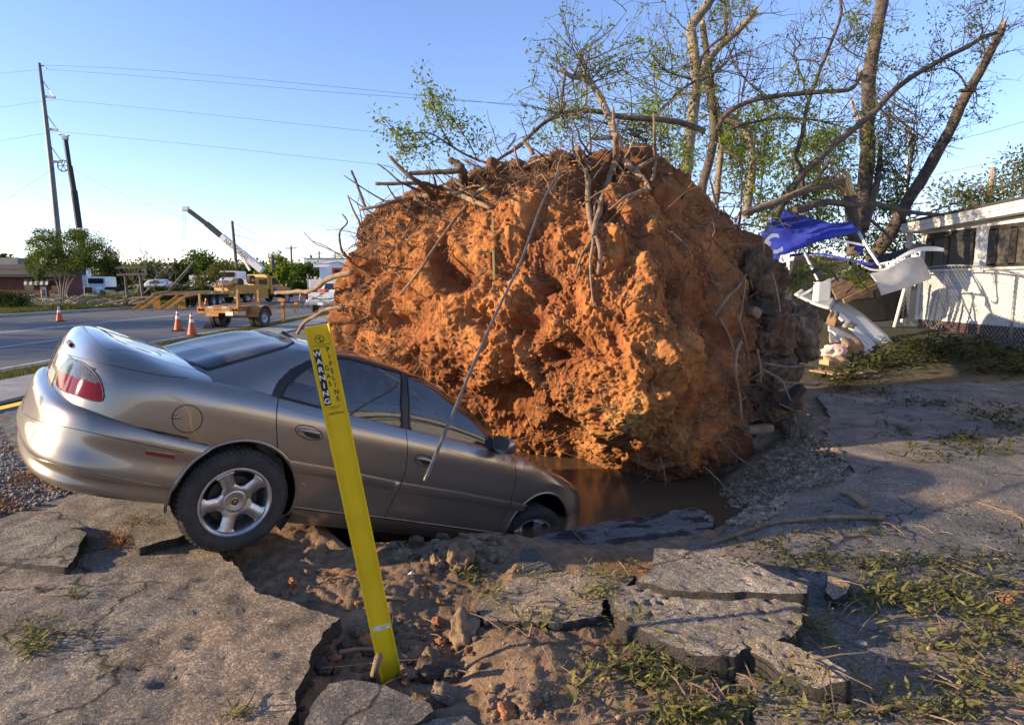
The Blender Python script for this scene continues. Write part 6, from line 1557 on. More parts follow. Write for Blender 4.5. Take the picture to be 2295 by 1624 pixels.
# ================================================================ WHITE HOUSE
mat('white_siding', (.62, .62, .61), .6, col2=(.52, .52, .51), scale=2, bump=.08, bscale=30, world_co=True)
mat('white_paint', (.70, .69, .66), .5, col2=(.60, .59, .56), scale=3, world_co=True)
mat('shingle', (.035, .033, .034), .95, col2=(.06, .056, .055), scale=8, bump=.6, bscale=30, world_co=True)
mat('screen_mesh', (.045, .040, .034), .55, col2=(.11, .095, .07), scale=1.3, world_co=True)
mat('dark_brick', (.085, .040, .03), .9, col2=(.06, .028, .022), scale=6, world_co=True)
mat('brick_mortar', (.12, .10, .085), .95)
mat('bronze_frame', (.035, .028, .022), .5)
house = thing('house', 'white clapboard house with dark screened windows', 'house')
XW = 10.4
def wp(px, py):
    v = W(px, py, 1.) - CAMV; t_ = XW / v.x; return CAMV + v * t_
w1 = [wp(*c7(1590, 398)), wp(*c7(1930, 360)), wp(*c7(1903, 606)), wp(*c7(1573, 612))]
w2 = [wp(*c7(2056, 340)), wp(*c7(2480, 290)), wp(*c7(2460, 580)), wp(*c7(2034, 592))]
YF = wp(*c7(1530, 800)).y; YN = -3.0
def topz(y): return 3.0 + (16.3 - max(y, 8.0 - y)) * .105
wz0, wz1 = (w1[2].z + w1[3].z) / 2, (w1[0].z + w1[1].z) / 2
W1 = (w1[0].y, w1[1].y, wz0, wz1); W2 = (w2[0].y, w2[1].y, wz0, wz1 + .05)
zb = .80; z = zb; bh = .305
while z < 3.5:
    z2 = z + bh
    segs = [(YF, YN)]
    for (ya, yb_, za, zc) in (W1, W2):
        if z2 > za + .02 and z < zc - .02:
            ns = []
            for (a_, b_) in segs:
                if b_ < ya + .06 and a_ > ya + .06: ns.append((a_, ya + .06))
                if a_ > yb_ - .06 and b_ < yb_ - .06: ns.append((yb_ - .06, b_))
                if not (b_ < ya and a_ > yb_): ns.append((a_, b_))
            segs = ns
    for (a_, b_) in segs:
        za_, zb_ = min(z2, topz(a_)), min(z2, topz(b_))
        if za_ <= z and zb_ <= z: continue
        MB().add([(XW - .018, a_, z), (XW - .018, b_, z), (XW - .004, b_, max(zb_, z + .001) - .004), (XW - .004, a_, max(za_, z + .001) - .004), (XW + .01, a_, z), (XW + .01, b_, z)], [(0, 1, 2, 3), (0, 4, 5, 1)]).build('siding_board', 'white_siding', house)
    z = z2
MB().add([(XW + .012, YF, 0.2), (XW + .012, YN, 0.2), (XW + .012, YN, topz(YN)), (XW + .012, YF, topz(YF)), (XW + 4, YF, .2), (XW + 4, YF, topz(YF))], [(0, 1, 2, 3), (0, 3, 5, 4)]).build('wall', 'bronze_frame', house)
MB().box(XW - .01, YF + .02, 1.9, .08, .09, 2.2).build('corner_board', 'white_paint', house)
for (ya, yb_, za, zc) in (W1, W2):
    wn_ = MB(); wn_.add([(XW - .012, ya, za), (XW - .012, yb_, za), (XW - .012, yb_, zc), (XW - .012, ya, zc)], [(0, 1, 2, 3)]); wo_ = wn_.build('window', 'screen_mesh', house)
    ym = (ya + yb_) / 2
    for (a_, b_, c_, d_) in ((ya, yb_, zc - .03, zc + .04), (ya, yb_, za - .04, za + .03), (ya + .03, ya - .05, za, zc), (yb_ + .05, yb_ - .03, za, zc), (ym + .16, ym - .02, za, zc), (ya - .05, ya - .22, za, zc)):
        MB().box(XW - .02, (a_ + b_) / 2, (c_ + d_) / 2, .04, abs(a_ - b_), d_ - c_).build('frame', 'bronze_frame', wo_)
    MB().box(XW - .05, ym, za - .07, .10, abs(ya - yb_) + .16, .05).build('sill', 'white_paint', wo_)
# rake fascia and roof
rk = MB(); e = .32
for (y0_, y1_, o_, z0_, z1_) in ((YF + .45, YN, e, .0, .13), (YF + .45, YN, e + .03, .13, .24)):
    rk = MB(); rk.add([(XW - o_, y0_, topz(y0_) + z0_), (XW - o_, y1_, topz(y1_) + z0_), (XW - o_, y1_, topz(y1_) + z1_), (XW - o_, y0_, topz(y0_) + z1_), (XW + .3, y0_, topz(y0_) + z0_), (XW + .3, y1_, topz(y1_) + z0_), (XW + .3, y1_, topz(y1_) + z1_), (XW + .3, y0_, topz(y0_) + z1_)], [(0, 1, 2, 3), (4, 5, 6, 7), (0, 1, 5, 4), (2, 3, 7, 6), (0, 3, 7, 4)]); rk.build('fascia', 'white_paint', house)
rf = MB(); rf.add([(XW - e - .06, YF + .5, topz(YF + .5) + .245), (XW - e - .06, YN, topz(YN) + .245), (XW + 6, YN, topz(YN) + .245), (XW + 6, YF + .5, topz(YF + .5) + .245), (XW - e - .06, YF + .5, topz(YF + .5) + .30), (XW - e - .06, YN, topz(YN) + .30), (XW + 6, YN, topz(YN) + .30), (XW + 6, YF + .5, topz(YF + .5) + .30)], [(0, 1, 2, 3), (4, 5, 6, 7), (0, 1, 5, 4), (0, 3, 7, 4)]); rfo = rf.build('roof', 'shingle', house)
y_ = YN
while y_ < YF + .4:
    MB().box(XW - e - .07 + .02, y_ + .14, topz(y_ + .14) + .305, .05, .26, .03).build('shingle', 'shingle', rfo); y_ += .29
# brick plinth, single bricks
pl_ = MB(); pl_.add([(XW + .02, YF, .1), (XW + .02, YN, .1), (XW + .02, YN, .8), (XW + .02, YF, .8)], [(0, 1, 2, 3)]); plo = pl_.build('plinth', 'brick_mortar', house)
bm_ = None; cnt = 0
for row in range(5):
    y_ = YF - .01 - (.11 if row % 2 else 0)
    while y_ > 10.2:
        if bm_ is None:
            ob_ = MB().box(0, 0, 0, .06, .205, .068).build('brick', 'dark_brick', plo); bm_ = ob_.data
        else: ob_ = bpy.data.objects.new('brick', bm_); C.objects.link(ob_); ob_.parent = plo
        ob_.location = (XW + .01 + rng.uniform(-.003, .003), y_ - .1, .40 + row * .08 + .034); y_ -= .217; cnt += 1
# porch post at the far corner
MB().box(XW - .15, YF + .38, 1.85, .10, .10, 2.3).build('porch_post', 'white_paint', house)

# ================================================================ CHAIN-LINK FENCE
fence = thing('chain_link_fence', 'galvanised chain-link fence sagging in front of the white house', 'fence')
XF = 9.75
def gz(x, y): return float(ground_h(np.array([x]), np.array([y]), False)[0])
FY0, FY1 = 16.0, 6.5
fm = MB(); sp_ = .105; hgt = 1.42; n_ = int((FY0 - FY1) / sp_)
def fpt(y, s_):
    zg = gz(XF, y) + .07; return Vector((XF + .03 * math.sin(y * 2.1) + .06 * math.sin(y * .9) * s_, y, zg + s_ * (hgt - .05 * math.sin(y * 1.3))))
for i in range(-14, n_):
    for dr in (1, -1):
        pts = []
        for k_ in range(8):
            s_ = k_ / 7; y = FY0 - (i + (s_ if dr == 1 else 1 - s_) * 13.5) * sp_
            if FY1 <= y <= FY0: pts.append(fpt(y, s_))
        if len(pts) > 1: fm.tube(pts, .0034, 3, cap=False)
fo = fm.build('wire_mesh', 'galv', fence); fo['kind'] = 'stuff'
MB().tube([fpt(y, 1.0) + Vector((0, 0, .01)) for y in np.linspace(FY0, FY1, 30)], .02, 8).build('top_rail', 'galv', fence, smooth=True)
MB().tube([W(*c7(1336, 1052), 15.6), W(*c7(1433, 690), 15.4)], .045, 10).build('post', 'white_paint', fence, smooth=True)
MB().tube([Vector((XF, 12.2, .3)), Vector((XF + .02, 12.2, 1.9))], .03, 8).build('post', 'galv', fence, smooth=True)
MB().box(*W(*c7(1425, 880), 15.9), .09, .09, 1.0).build('gate_post', 'white_paint', fence)

# ================================================================ BLUE CANOPY
mat('blue_canvas', (.045, .065, .42), .65, col2=(.034, .050, .32), scale=4, spec=.2, world_co=True)
mat('tube_steel', (.62, .63, .64), .35, metal=.6)
can = thing('canopy_tent', 'collapsed blue pop-up canopy with bent metal legs', 'canopy')
def cloth(rows, m, parent, name, seed, amp=.05, sub=7):
    """rows: list of lists of (px,py,d) – smoothed surface with wrinkles"""
    R_ = [smooth_path([W(*p) for p in r], sub) for r in rows]; n_ = len(R_[0]); cols_ = []
    for j in range(n_): cols_.append(smooth_path([r[j] for r in R_], sub))
    P = np.array([[tuple(v) for v in c_] for c_ in cols_]); du = np.gradient(P, axis=0); dv = np.gradient(P, axis=1); nn_ = np.cross(du, dv); nn_ /= np.maximum(np.linalg.norm(nn_, axis=2)[..., None], 1e-9)
    w_ = (ridged(P * np.array([1.5, 1.5, .7]) + seed, 1) - .8) * amp + fbm(P * 5 + seed, 2) * amp * .3
    P = P + nn_ * w_[..., None]
    o = npmesh(name, P.reshape(-1, 3), grid_faces(P.shape[0], P.shape[1]), m, parent); md = o.modifiers.new('s', 'SOLIDIFY'); md.thickness = .006; return o, P
q = lambda x, y, d: (*c7(x, y), d)
cl, Pc = cloth([[q(455, 215, 15.2), q(530, 190, 15.2), q(610, 215, 15.0), q(740, 260, 14.7), q(880, 284, 14.4), q(1020, 290, 14.2)],
            [q(390, 310, 14.6), q(500, 320, 14.4), q(610, 340, 14.3), q(750, 325, 14.1), q(900, 322, 13.9), q(1045, 315, 13.9)],
            [q(330, 410, 14.0), q(460, 430, 13.8), q(590, 430, 13.7), q(750, 385, 13.7), q(900, 352, 13.6), q(1066, 335, 13.7)],
            [q(318, 432, 13.9), q(470, 520, 13.7), q(600, 488, 13.7), q(750, 428, 13.7), q(900, 388, 13.6), q(1070, 348, 13.7)]], 'blue_canvas', can, 'roof_cloth', 2, .035)
cloth([[q(320, 425, 13.95), q(360, 440, 13.9), q(420, 450, 13.8), q(500, 500, 13.75)], [q(370, 480, 13.95), q(400, 500, 13.9), q(440, 520, 13.85), q(490, 540, 13.8)], [q(395, 530, 14), q(420, 550, 13.95), q(450, 565, 13.9), q(480, 572, 13.85)]], 'blue_canvas', can, 'side_cloth', 5, .02)
cloth([[q(1055, 440, 14.2), q(1085, 455, 14.2), q(1110, 520, 14.2)], [q(1030, 480, 14.2), q(1070, 500, 14.2), q(1120, 545, 14.2)]], 'blue_canvas', can, 'torn_flap', 7, .03)
cloth([[q(560, 512, 14.0), q(700, 500, 13.8), q(860, 515, 13.6), q(1020, 548, 13.4), q(1190, 585, 13.3)], [q(580, 530, 14.0), q(710, 516, 13.8), q(860, 532, 13.6), q(1020, 566, 13.4), q(1180, 602, 13.3)]], 'blue_canvas', can, 'valance', 9, .02)
for (a_, b_) in (((655, 465, 13.8), (772, 702, 13.4)), ((1085, 570, 13.6), (818, 728, 13.3)), ((1065, 345, 13.75), (1128, 448, 13.6)), ((1128, 448, 13.6), (1240, 616, 13.3)), ((870, 400, 13.7), (1128, 450, 13.6)), ((448, 214, 15.2), (440, 262, 15.0)), ((1080, 575, 13.5), (620, 830, 13.6))):
    MB().beam(W(*q(*a_)), W(*q(*b_)), .045, .045).build('frame_leg', 'tube_steel', can)
o = text('C', 0, 0, .42, 'print_white', can, 1.0, .03); p = W(*q(440, 446, 13.55))
o.parent = can; o.matrix_local = Matrix.Translation(p) @ Matrix.Rotation(rad(12), 4, 'Z') @ Matrix.Rotation(rad(-14), 4, 'Y') @ Matrix.Rotation(rad(78), 4, 'X')
o = text('I', 0, 0, .42, 'print_white', can, 1.0, .04); p = W(*q(386, 488, 13.6))
o.parent = can; o.matrix_local = Matrix.Translation(p) @ Matrix.Rotation(rad(12), 4, 'Z') @ Matrix.Rotation(rad(30), 4, 'Y') @ Matrix.Rotation(rad(78), 4, 'X')

# ================================================================ WRECKED SHED AND DEBRIS
mat('sheet_white', (.60, .58, .54), .55, col2=(.48, .46, .42), scale=3, world_co=True)
mat('tar_dark', (.02, .02, .022), .9, col2=(.04, .038, .036), scale=6, world_co=True)
mat('timber_brown', (.16, .10, .06), .85, col2=(.26, .17, .10), scale=6, bump=.3, bscale=30, world_co=True)
mat('plywood', (.42, .28, .15), .8, col2=(.33, .21, .11), scale=4, world_co=True)
mat('insulation_pink', (.62, .40, .36), .95, col2=(.70, .55, .48), scale=8, bump=1., bscale=30, world_co=True)
o, P_ = cloth([[q(1145, 655, 13.2), q(1180, 690, 13.1), q(1215, 750, 13.0), q(1240, 818, 13.0)], [q(1290, 622, 13.3), q(1320, 680, 13.2), q(1350, 730, 13.1), q(1380, 775, 13.1)], [q(1400, 550, 13.6), q(1440, 620, 13.4), q(1470, 680, 13.3), q(1500, 735, 13.3)], [q(1530, 525, 13.9), q(1570, 590, 13.7), q(1595, 650, 13.6), q(1612, 692, 13.6)]], 'sheet_white', None, 'metal_sheet', 12, .01)
tag(o, 'big curled white sheet of roofing propped beside the fence', 'roof sheet')
o, P_ = cloth([[q(1090, 590, 13.0), q(1180, 622, 12.9), q(1270, 612, 12.9), q(1370, 530, 13.0), q(1500, 468, 13.1), q(1620, 456, 13.2), q(1700, 468, 13.2)], [q(1090, 604, 12.95), q(1180, 636, 12.85), q(1280, 628, 12.85), q(1380, 552, 12.95), q(1510, 496, 13.05), q(1620, 490, 13.15), q(1706, 494, 13.15)]], 'white_paint', None, 'fascia_strip', 13, .004)
tag(o, 'ragged white strip curling up to a point before the first window', 'fascia strip')
shed = thing('collapsed_shed', 'collapsed dark shed roof under the blue canopy', 'shed')
cloth([[q(600, 520, 14.8), q(800, 520, 14.6), q(1000, 560, 14.4), q(1160, 600, 14.2)], [q(560, 640, 14.9), q(800, 650, 14.8), q(1000, 680, 14.6), q(1180, 700, 14.4)], [q(560, 830, 15), q(760, 850, 15), q(960, 860, 14.9), q(1200, 840, 14.6)]], 'tar_dark', shed, 'roof_felt', 14, .05)
cloth([[q(560, 560, 15.6), q(900, 560, 15.6), q(1250, 600, 15.6), q(1420, 640, 15.8)], [q(560, 800, 15.6), q(900, 800, 15.6), q(1250, 800, 15.6), q(1420, 800, 15.8)], [q(560, 1010, 15.6), q(900, 1010, 15.6), q(1250, 1010, 15.6), q(1430, 980, 15.8)]], 'tar_dark', shed, 'wall', 18, .02)  # dark sheet added to stand for the shade inside the collapsed shed
cloth([[q(1140, 560, 14.2), q(1300, 510, 14.2), q(1440, 470, 14.2)], [q(1160, 600, 13.8), q(1300, 560, 13.8), q(1440, 490, 13.8)]], 'tar_dark', shed, 'roof_felt', 15, .03)
cloth([[q(1440, 475, 13.5), q(1490, 440, 13.6), q(1590, 452, 13.6)], [q(1430, 500, 13.4), q(1500, 478, 13.4), q(1600, 470, 13.4)]], 'tar_dark', shed, 'felt_flap', 16, .03)
for (a_, b_, w_) in (((880, 790, 14.3), (1160, 660, 14.2), .07), ((900, 830, 14.2), (1230, 690, 14.1), .07), ((860, 750, 14.3), (1110, 640, 14.2), .05), ((960, 860, 14.0), (1240, 730, 14.0), .06)):
    MB().beam(W(*q(*a_)), W(*q(*b_)), w_, w_ * 1.8).build('rafter', 'timber_brown', shed)
blk = MB().box(*W(*q(798, 790, 13.4)), .27, .25, .42).build('concrete_block', 'white_paint', None, bevel=.02); tag(blk, 'white concrete block weighing down the canopy leg', 'block')
def plank(label, a_, b_, w_, th_, m, name='siding_panel', cat='siding panel', tilt=0.):
    a3, b3 = W(*q(*a_)), W(*q(*b_)); d = (b3 - a3).normalized(); sd_ = d.cross(Vector((0, 0, 1))).normalized(); up_ = sd_.cross(d); sd2 = sd_ * math.cos(tilt) + up_ * math.sin(tilt); u2 = sd2.cross(d); pr = []
    mb = MB(); n_ = 8
    for i in range(n_ + 1):
        p = a3.lerp(b3, i / n_) + u2 * (.02 * math.sin(i * 1.3))
        mb.v += [tuple(p + sd2 * (w_ * s_) + u2 * (th_ * t_)) for s_, t_ in ((-.5, 0), (-.1, .0), (-.08, .6), (.42, .2), (.5, 0), (.5, -.5), (-.5, -.5))]
    for i in range(n_):
        for j in range(7): mb.f.append((i * 7 + j, i * 7 + (j + 1) % 7, (i + 1) * 7 + (j + 1) % 7, (i + 1) * 7 + j))
    mb.f.append(tuple(range(7))); mb.f.append(tuple(n_ * 7 + j for j in range(7)))
    o = mb.build(name, m); tag(o, label, cat); return o
def c8(x, y): return (1568.1 + .33176 * x, 402.7 + .33176 * y)
def panel(label, top, bot, m='white_siding', name='siding_panel', cat='siding panel', th_=.035):
    k = lambda t: (*c8(t[0], t[1]), t[2]); o, P = cloth([[k(t) for t in top], [k(t) for t in bot]], m, None, name, len(label), .006, 4); o.modifiers['s'].thickness = th_; tag(o, label, cat); return o
panel('longest white siding panel sliding off the debris heap', [(895, 838, 14.2), (1040, 960, 13.7), (1180, 1080, 13.2), (1258, 1162, 12.8)], [(938, 796, 14.6), (1100, 905, 14.1), (1268, 1052, 13.4), (1328, 1142, 12.9)])
panel('white siding panel lying left of the longest one', [(880, 872, 13.9), (985, 975, 13.5), (1080, 1070, 13.1), (1165, 1172, 12.6)], [(905, 846, 14.1), (1035, 965, 13.6), (1165, 1085, 13.1), (1250, 1165, 12.7)])
panel('broad flat white panel under the concrete block', [(640, 768, 14.4), (770, 835, 14.0), (880, 868, 13.8)], [(690, 735, 14.9), (800, 775, 14.7), (925, 795, 14.5)])
panel('short white siding piece poking out by the soil lump', [(868, 1010, 13.0), (920, 1050, 12.8), (962, 1092, 12.6)], [(868, 972, 13.3), (960, 1012, 13.1), (1072, 1080, 12.9)])
panel('broken white siding end at the foot of the heap', [(1072, 1122, 12.5), (1110, 1160, 12.4), (1130, 1178, 12.3)], [(1130, 1100, 12.8), (1170, 1140, 12.6), (1190, 1172, 12.4)])
panel('grey board on edge below the flat white panel', [(870, 1060, 12.7), (880, 1090, 12.6), (890, 1105, 12.6)], [(880, 1020, 12.8), (920, 1062, 12.7), (950, 1092, 12.6)], 'kerb_concrete', 'board', 'board')
plank('dark blocky timber end sticking out of the white panels', (850, 985, 13.0), (915, 1000, 12.9), .28, .26, 'timber_brown', 'timber_beam', 'timber')
plank('thick brown timber under the short white siding piece', (950, 1190, 12.2), (1070, 1180, 12.3), .30, .26, 'timber_brown', 'timber_beam', 'timber')
plank('tan timber offcut below the insulation', (815, 1300, 11.4), (970, 1300, 11.5), .25, .14, 'plywood', 'timber_beam', 'timber')
plank('flat tan plywood sheet lying at the foot of the debris', (800, 1385, 11.0), (1165, 1400, 11.3), .62, .03, 'plywood', 'plywood_sheet', 'plywood')
plank('small white board leaning on the debris', (995, 1320, 11.7), (1075, 1365, 11.6), .22, .02, 'sheet_white', 'board', 'board')
plank('long pale lath across the plywood sheet', (960, 1395, 10.9), (1205, 1375, 11.0), .05, .03, 'split_wood', 'lath', 'lath')
plank('pale flat board by the plywood sheet edge', (880, 1432, 10.8), (1110, 1425, 10.9), .10, .02, 'sheet_white', 'board', 'board')
o = lump('insulation_lump', W(*q(890, 1235, 12.0)), (.20, .16, .13), 'insulation_pink', None, 9, (.6, .4, .36), sub=4, amp=.5); tag(o, 'pink lump of torn insulation in the debris', 'insulation')
o = lump('rubble_lump', W(*q(985, 1035, 12.9)), (.15, .12, .08), 'earth', None, 12, (.33, .30, .26), sub=3, amp=.5); tag(o, 'grey lump of rubble lying between the white panels', 'rubble')
# ================================================================ LEFT-HAND BACKGROUND
mat('truck_yellow', (.52, .25, .018), .5, col2=(.40, .18, .016), scale=2.5, bump=.1)
mat('rusty_yellow', (.46, .21, .025), .65, col2=(.28, .11, .025), scale=4, bump=.2)
mat('vehicle_white', (.62, .63, .65), .3, coat=.5)
mat('dark_glass', (.02, .025, .03), .08, spec=.7)
mat('cone_orange', (.62, .10, .025), .6, col2=(.50, .075, .02), scale=5)
mat('cone_black', (.03, .028, .026), .8)
mat('reflective_white', (.75, .75, .72), .5)
mat('red_brick', (.16, .055, .036), .9, col2=(.11, .04, .028), scale=1.5, world_co=True)
mat('roof_grey', (.20, .20, .205), .8, col2=(.15, .15, .155), scale=.8, world_co=True)
mat('awning_green', (.02, .05, .035), .7); mat('awning_white', (.5, .5, .48), .7)
mat('plank_deck', (.20, .125, .07), .85, col2=(.30, .19, .10), scale=2)
mat('rust_red', (.25, .05, .03), .7)
def gzz(p, z=None): return p
def wheel_simple(parent, x, y, z, r, w, name='wheel', side=1):
    o = MB().lathe([(-w / 2, r * .55), (-w / 2, r * .92), (-w * .35, r), (w * .35, r), (w / 2, r * .92), (w / 2, r * .55)], (x, y, z), (0, 1, 0), 20).build(name, 'tyre_rubber', parent, smooth=True, angle=40)
    MB().lathe([(w / 2 * side, 0), (w * .3 * side, r * .18), (w * .32 * side, r * .40), (w * .48 * side, r * .56)], (x, y, z), (0, 1, 0), 20).build('rim', 'alloy_dull', o, smooth=True, angle=40)
    MB().lathe([(w * .28 * -side, 0), (w * .28 * -side, r * .56)], (x, y, z), (0, 1, 0), 16).build('back_rim', 'brake_iron', o)
    return o
# ---- traffic cones
def cone(px, py, h, label):
    b_ = G(px, py, .015); s = h / .71
    t = thing('traffic_cone', label, 'traffic cone', b_, 'orange cones on the road')
    MB().box(0, 0, .018 * s, .38 * s, .38 * s, .036 * s).build('base', 'cone_black', t, bevel=.01 * s)
    zs_ = [(.036, .145), (.42, .072), (.46, .066), (.53, .055), (.58, .047), (.60, .044), (.66, .036), (.71, .028), (.712, .0)]
    def seg(a, b, m, nm): MB().lathe([(z * s, r * s) for z, r in zs_[a:b + 1]], (0, 0, 0), (0, 0, 1), 20).build(nm, m, t, smooth=True, angle=40)
    seg(0, 1, 'cone_orange', 'body'); seg(1, 3, 'reflective_white', 'reflective_band'); seg(3, 5, 'cone_orange', 'neck'); seg(5, 6, 'reflective_white', 'reflective_band'); seg(6, 8, 'cone_orange', 'tip')
    t.rotation_euler = (0, 0, rng.uniform(0, 1.5)); return t
cone(134, 720, .71, 'lone orange cone standing across the road by the grass verge')
cone(400, 741, .74, 'bright orange cone of the pair behind the car')
cone(431, 752, .74, 'darker orange cone of the pair, with the narrower white bands')
cone(462, 683, .71, 'small orange cone beside the flatbed trailer wheels'); cone(569, 680, .78, 'orange cone under the tail of the yellow truck')
cone(645, 672, .75, 'orange cone by the front wheel of the yellow truck'); cone(673, 672, .75, 'orange cone ahead of the yellow truck bonnet'); cone(597, 715, .6, 'orange cone half hidden behind the small trailer wheel')
# ---- small yellow trailer
t = thing('utility_trailer', 'small rusty yellow pole trailer with a jack stand, behind the cones', 'trailer', (-11.0, 23.4, .012), rotz=rad(90 - 10))
f = 'rusty_yellow'                                                     # x forward
MB().box(.03, 0, .74, .06, 1.7, .24).build('tail_beam', f, t, bevel=.01)
for s_ in (-1, 1):
    MB().box(1.3, s_ * .55, .74, 2.6, .1, .16).build('side_beam', f, t)
    for k_ in (-.06, .06): MB().lathe([(0, .05), (-.02, .045), (-.02, 0)], (0, s_ * (.70 + k_), .74), (1, 0, 0), 12).build('tail_light', 'lens_red', t)
    w_ = wheel_simple(t, 1.35, s_ * .98, .40, .40, .24, side=s_); wheel_simple(t, 1.35, s_ * .72, .40, .40, .22, side=s_)
    fd = MB(); pr = [(1.35 + .50 * math.cos(a), .40 + .48 * math.sin(a)) for a in np.linspace(.1, math.pi - .1, 9)]
    for (x, z) in pr: fd.v += [(x, s_ * .58, z), (x, s_ * 1.12, z)]
    for i in range(8): fd.f.append((2 * i, 2 * i + 1, 2 * i + 3, 2 * i + 2))
    fo_ = fd.build('mudguard', f, t); fo_.modifiers.new('s', 'SOLIDIFY').thickness = .02
    MB().box(.10, s_ * .78, 1.05, .07, .07, .60).build('stake_post', f, t)
for k_ in range(3): MB().lathe([(0, .03), (-.015, .0)], (0, -.12 + k_ * .12, .74), (1, 0, 0), 10).build('marker_light', 'lens_red', t)
for k_ in range(5): MB().box(-.004, -.6 + k_ * .3, .835, .004, .18, .035).build('reflector', 'reflective_white' if k_ % 2 else 'rust_red', t)
MB().box(1.3, 0, .835, 2.5, 1.3, .03).build('deck', 'plank_deck', t)
MB().box(1.35, 0, .42, .1, 1.9, .1).build('axle', f, t)
MB().beam((2.6, .5, .74), (4.2, 0, .70), .09, .12).build('drawbar', f, t); MB().beam((2.6, -.5, .74), (4.2, 0, .70), .09, .12).build('drawbar', f, t)
MB().box(5.0, 0, .70, 1.8, .12, .14).build('tongue', f, t); MB().box(4.6, 0, .55, .12, .12, 1.05).build('jack_stand', f, t); MB().box(4.6, .0, 1.0, .3, .3, .12).build('jack_head', f, t)
MB().box(5.85, 0, .74, .28, .16, .26).build('hitch', 'rusty_yellow', t); MB().tube([(5.85, .1, .68), (5.8, .12, .4), (5.95, .1, .35), (6.0, .1, .66)], .02, 6).build('safety_chain', 'brake_iron', t)
for (a_, b_) in (((.4, -.62, .86), (.4, -.62, 1.5)), ((3.2, .3, .86), (3.2, .3, 1.45)), ((.4, -.62, .92), (3.2, .3, .92))): MB().beam(a_, b_, .08, .08).build('rack_bar', f, t)
MB().box(-.03, -.5, .60, .02, .3, .14).build('number_plate', 'reflective_white', t)
ch = MB().prism([(-.2, 0, 0), (.2, 0, 0), (.15, 0, .18), (-.05, 0, .2)], (0, .16, 0)).build('wheel_chock', 'cone_black'); ch.location = (-11.7, 24.0, .02); tag(ch, 'dark wooden wedge under the small trailer wheel', 'wheel chock')
# ---- yellow flatbed trailer with ramps
t = thing('flatbed_trailer', 'long yellow flatbed trailer with two ladder ramps down on the road', 'trailer', (-23.9, 41.4, .012), rotz=rad(90 + 3))
f = 'truck_yellow'
for s_ in (-1, 1):
    rp_ = MB(); 
    for k_ in (-.28, .28): rp_.beam((0, s_ * .85 + k_, .06), (2.7, s_ * .85 + k_, .92), .07, .14)
    ro = MB().beam((0, s_ * .85 - .28, .06), (2.7, s_ * .85 - .28, .92), .07, .14).build('ramp', f, t)
    MB().beam((0, s_ * .85 + .28, .06), (2.7, s_ * .85 + .28, .92), .07, .14).build('ramp_rail', f, ro)
    for i in range(11): u = .1 + i * .082; MB().beam((2.7 * u, s_ * .85 - .28, .06 + .86 * u), (2.7 * u, s_ * .85 + .28, .06 + .86 * u), .06, .05).build('rung', f, ro)
    MB().box(2.6, s_ * .85, .45, .08, .5, .85).build('ramp_leg', f, t)
    MB().beam((2.75, s_ * 1.2, .98), (5.2, s_ * 1.22, 1.16), .12, .26).build('side_rail', f, t); MB().box(9.1, s_ * 1.22, 1.10, 7.8, .12, .24).build('side_rail', f, t)
    for x in (7.3, 8.5): wheel_simple(t, x, s_ * 1.0, .45, .45, .3, side=s_)
    for k_ in range(7): MB().box(5.6 + k_ * 1.0, s_ * 1.285, 1.10, .4, .006, .08).build('reflector', 'reflective_white' if k_ % 2 else 'rust_red', t)
for i in range(14): MB().box(2.85 + i * .18, 0, 1.0 + i * .013, .14, 2.3, .06).build('deck_board', 'plank_deck', t)
MB().box(9.1, 0, 1.16, 7.8, 2.3, .06).build('deck', 'plank_deck', t); MB().box(8, 0, .8, 9, .5, .3).build('chassis', 'brake_iron', t); MB().box(13.6, 0, .75, 2.0, .2, .2).build('tongue', f, t)
# ---- yellow utility truck
t = thing('utility_truck', 'yellow utility truck with open work bed full of gear', 'truck', (-26.2, 57.6, .012), rotz=rad(90 - 19))
MB().box(3.6, 0, .75, 7.6, .9, .3).build('chassis', 'brake_iron', t); MB().box(2.0, 0, 1.15, 4.3, 2.4, .55).build('bed', f, t, bevel=.03)
for s_ in (-1, 1):
    MB().box(2.0, s_ * 1.18, 1.55, 4.3, .05, .28).build('bed_side', f, t); MB().box(3.2, s_ * 1.0, .78, 1.9, .45, .75).build('tool_locker', f, t, bevel=.03)
    for x in (1.45, 6.9): wheel_simple(t, x, s_ * 1.05, .5, .5, .32, side=s_)
    MB().lathe([(0, .06), (-.02, 0)], (-.16, s_ * .9, 1.1), (1, 0, 0), 10).build('tail_light', 'lens_red', t)
    for k_ in range(5): MB().box(-.12, -s_ * (.2 + .2 * k_), 1.75, .05, .05, .6).build('rail_post', f, t)
MB().box(-.12, 0, 2.05, .06, 2.3, .06).build('rear_rail', f, t); MB().box(4.3, 0, 2.0, .35, 2.35, 1.45).build('headboard', f, t, bevel=.05); MB().box(3.4, -.6, 1.95, 1.3, .9, 1.0).build('gear_box', f, t, bevel=.08)
MB().lathe([(-.35, 0), (-.35, .42), (.35, .42), (.35, 0)], (1.2, -.3, 1.9), (0, 1, 0), 16).build('hose_reel', 'tyre_rubber', t); MB().lathe([(-.2, .22), (-.2, .42), (.2, .42), (.2, .22)], (2.5, -.7, 2.2), (0, 1, 0), 16, closed=True).build('cable_coil', 'tyre_rubber', t)
MB().box(3.6, -.9, 2.0, .9, .4, .45).build('winch', 'brake_iron', t, bevel=.05); MB().box(.3, -.9, 1.72, .35, .3, .2).build('cooler', 'rust_red', t, bevel=.02)
cb = MB().prism([(4.6, 1.15, .8), (4.6, 1.15, 2.55), (5.5, 1.15, 2.55), (6.1, 1.15, 1.75), (6.2, 1.15, .8)], (0, -2.3, 0)).build('cab', f, t, bevel=.05)
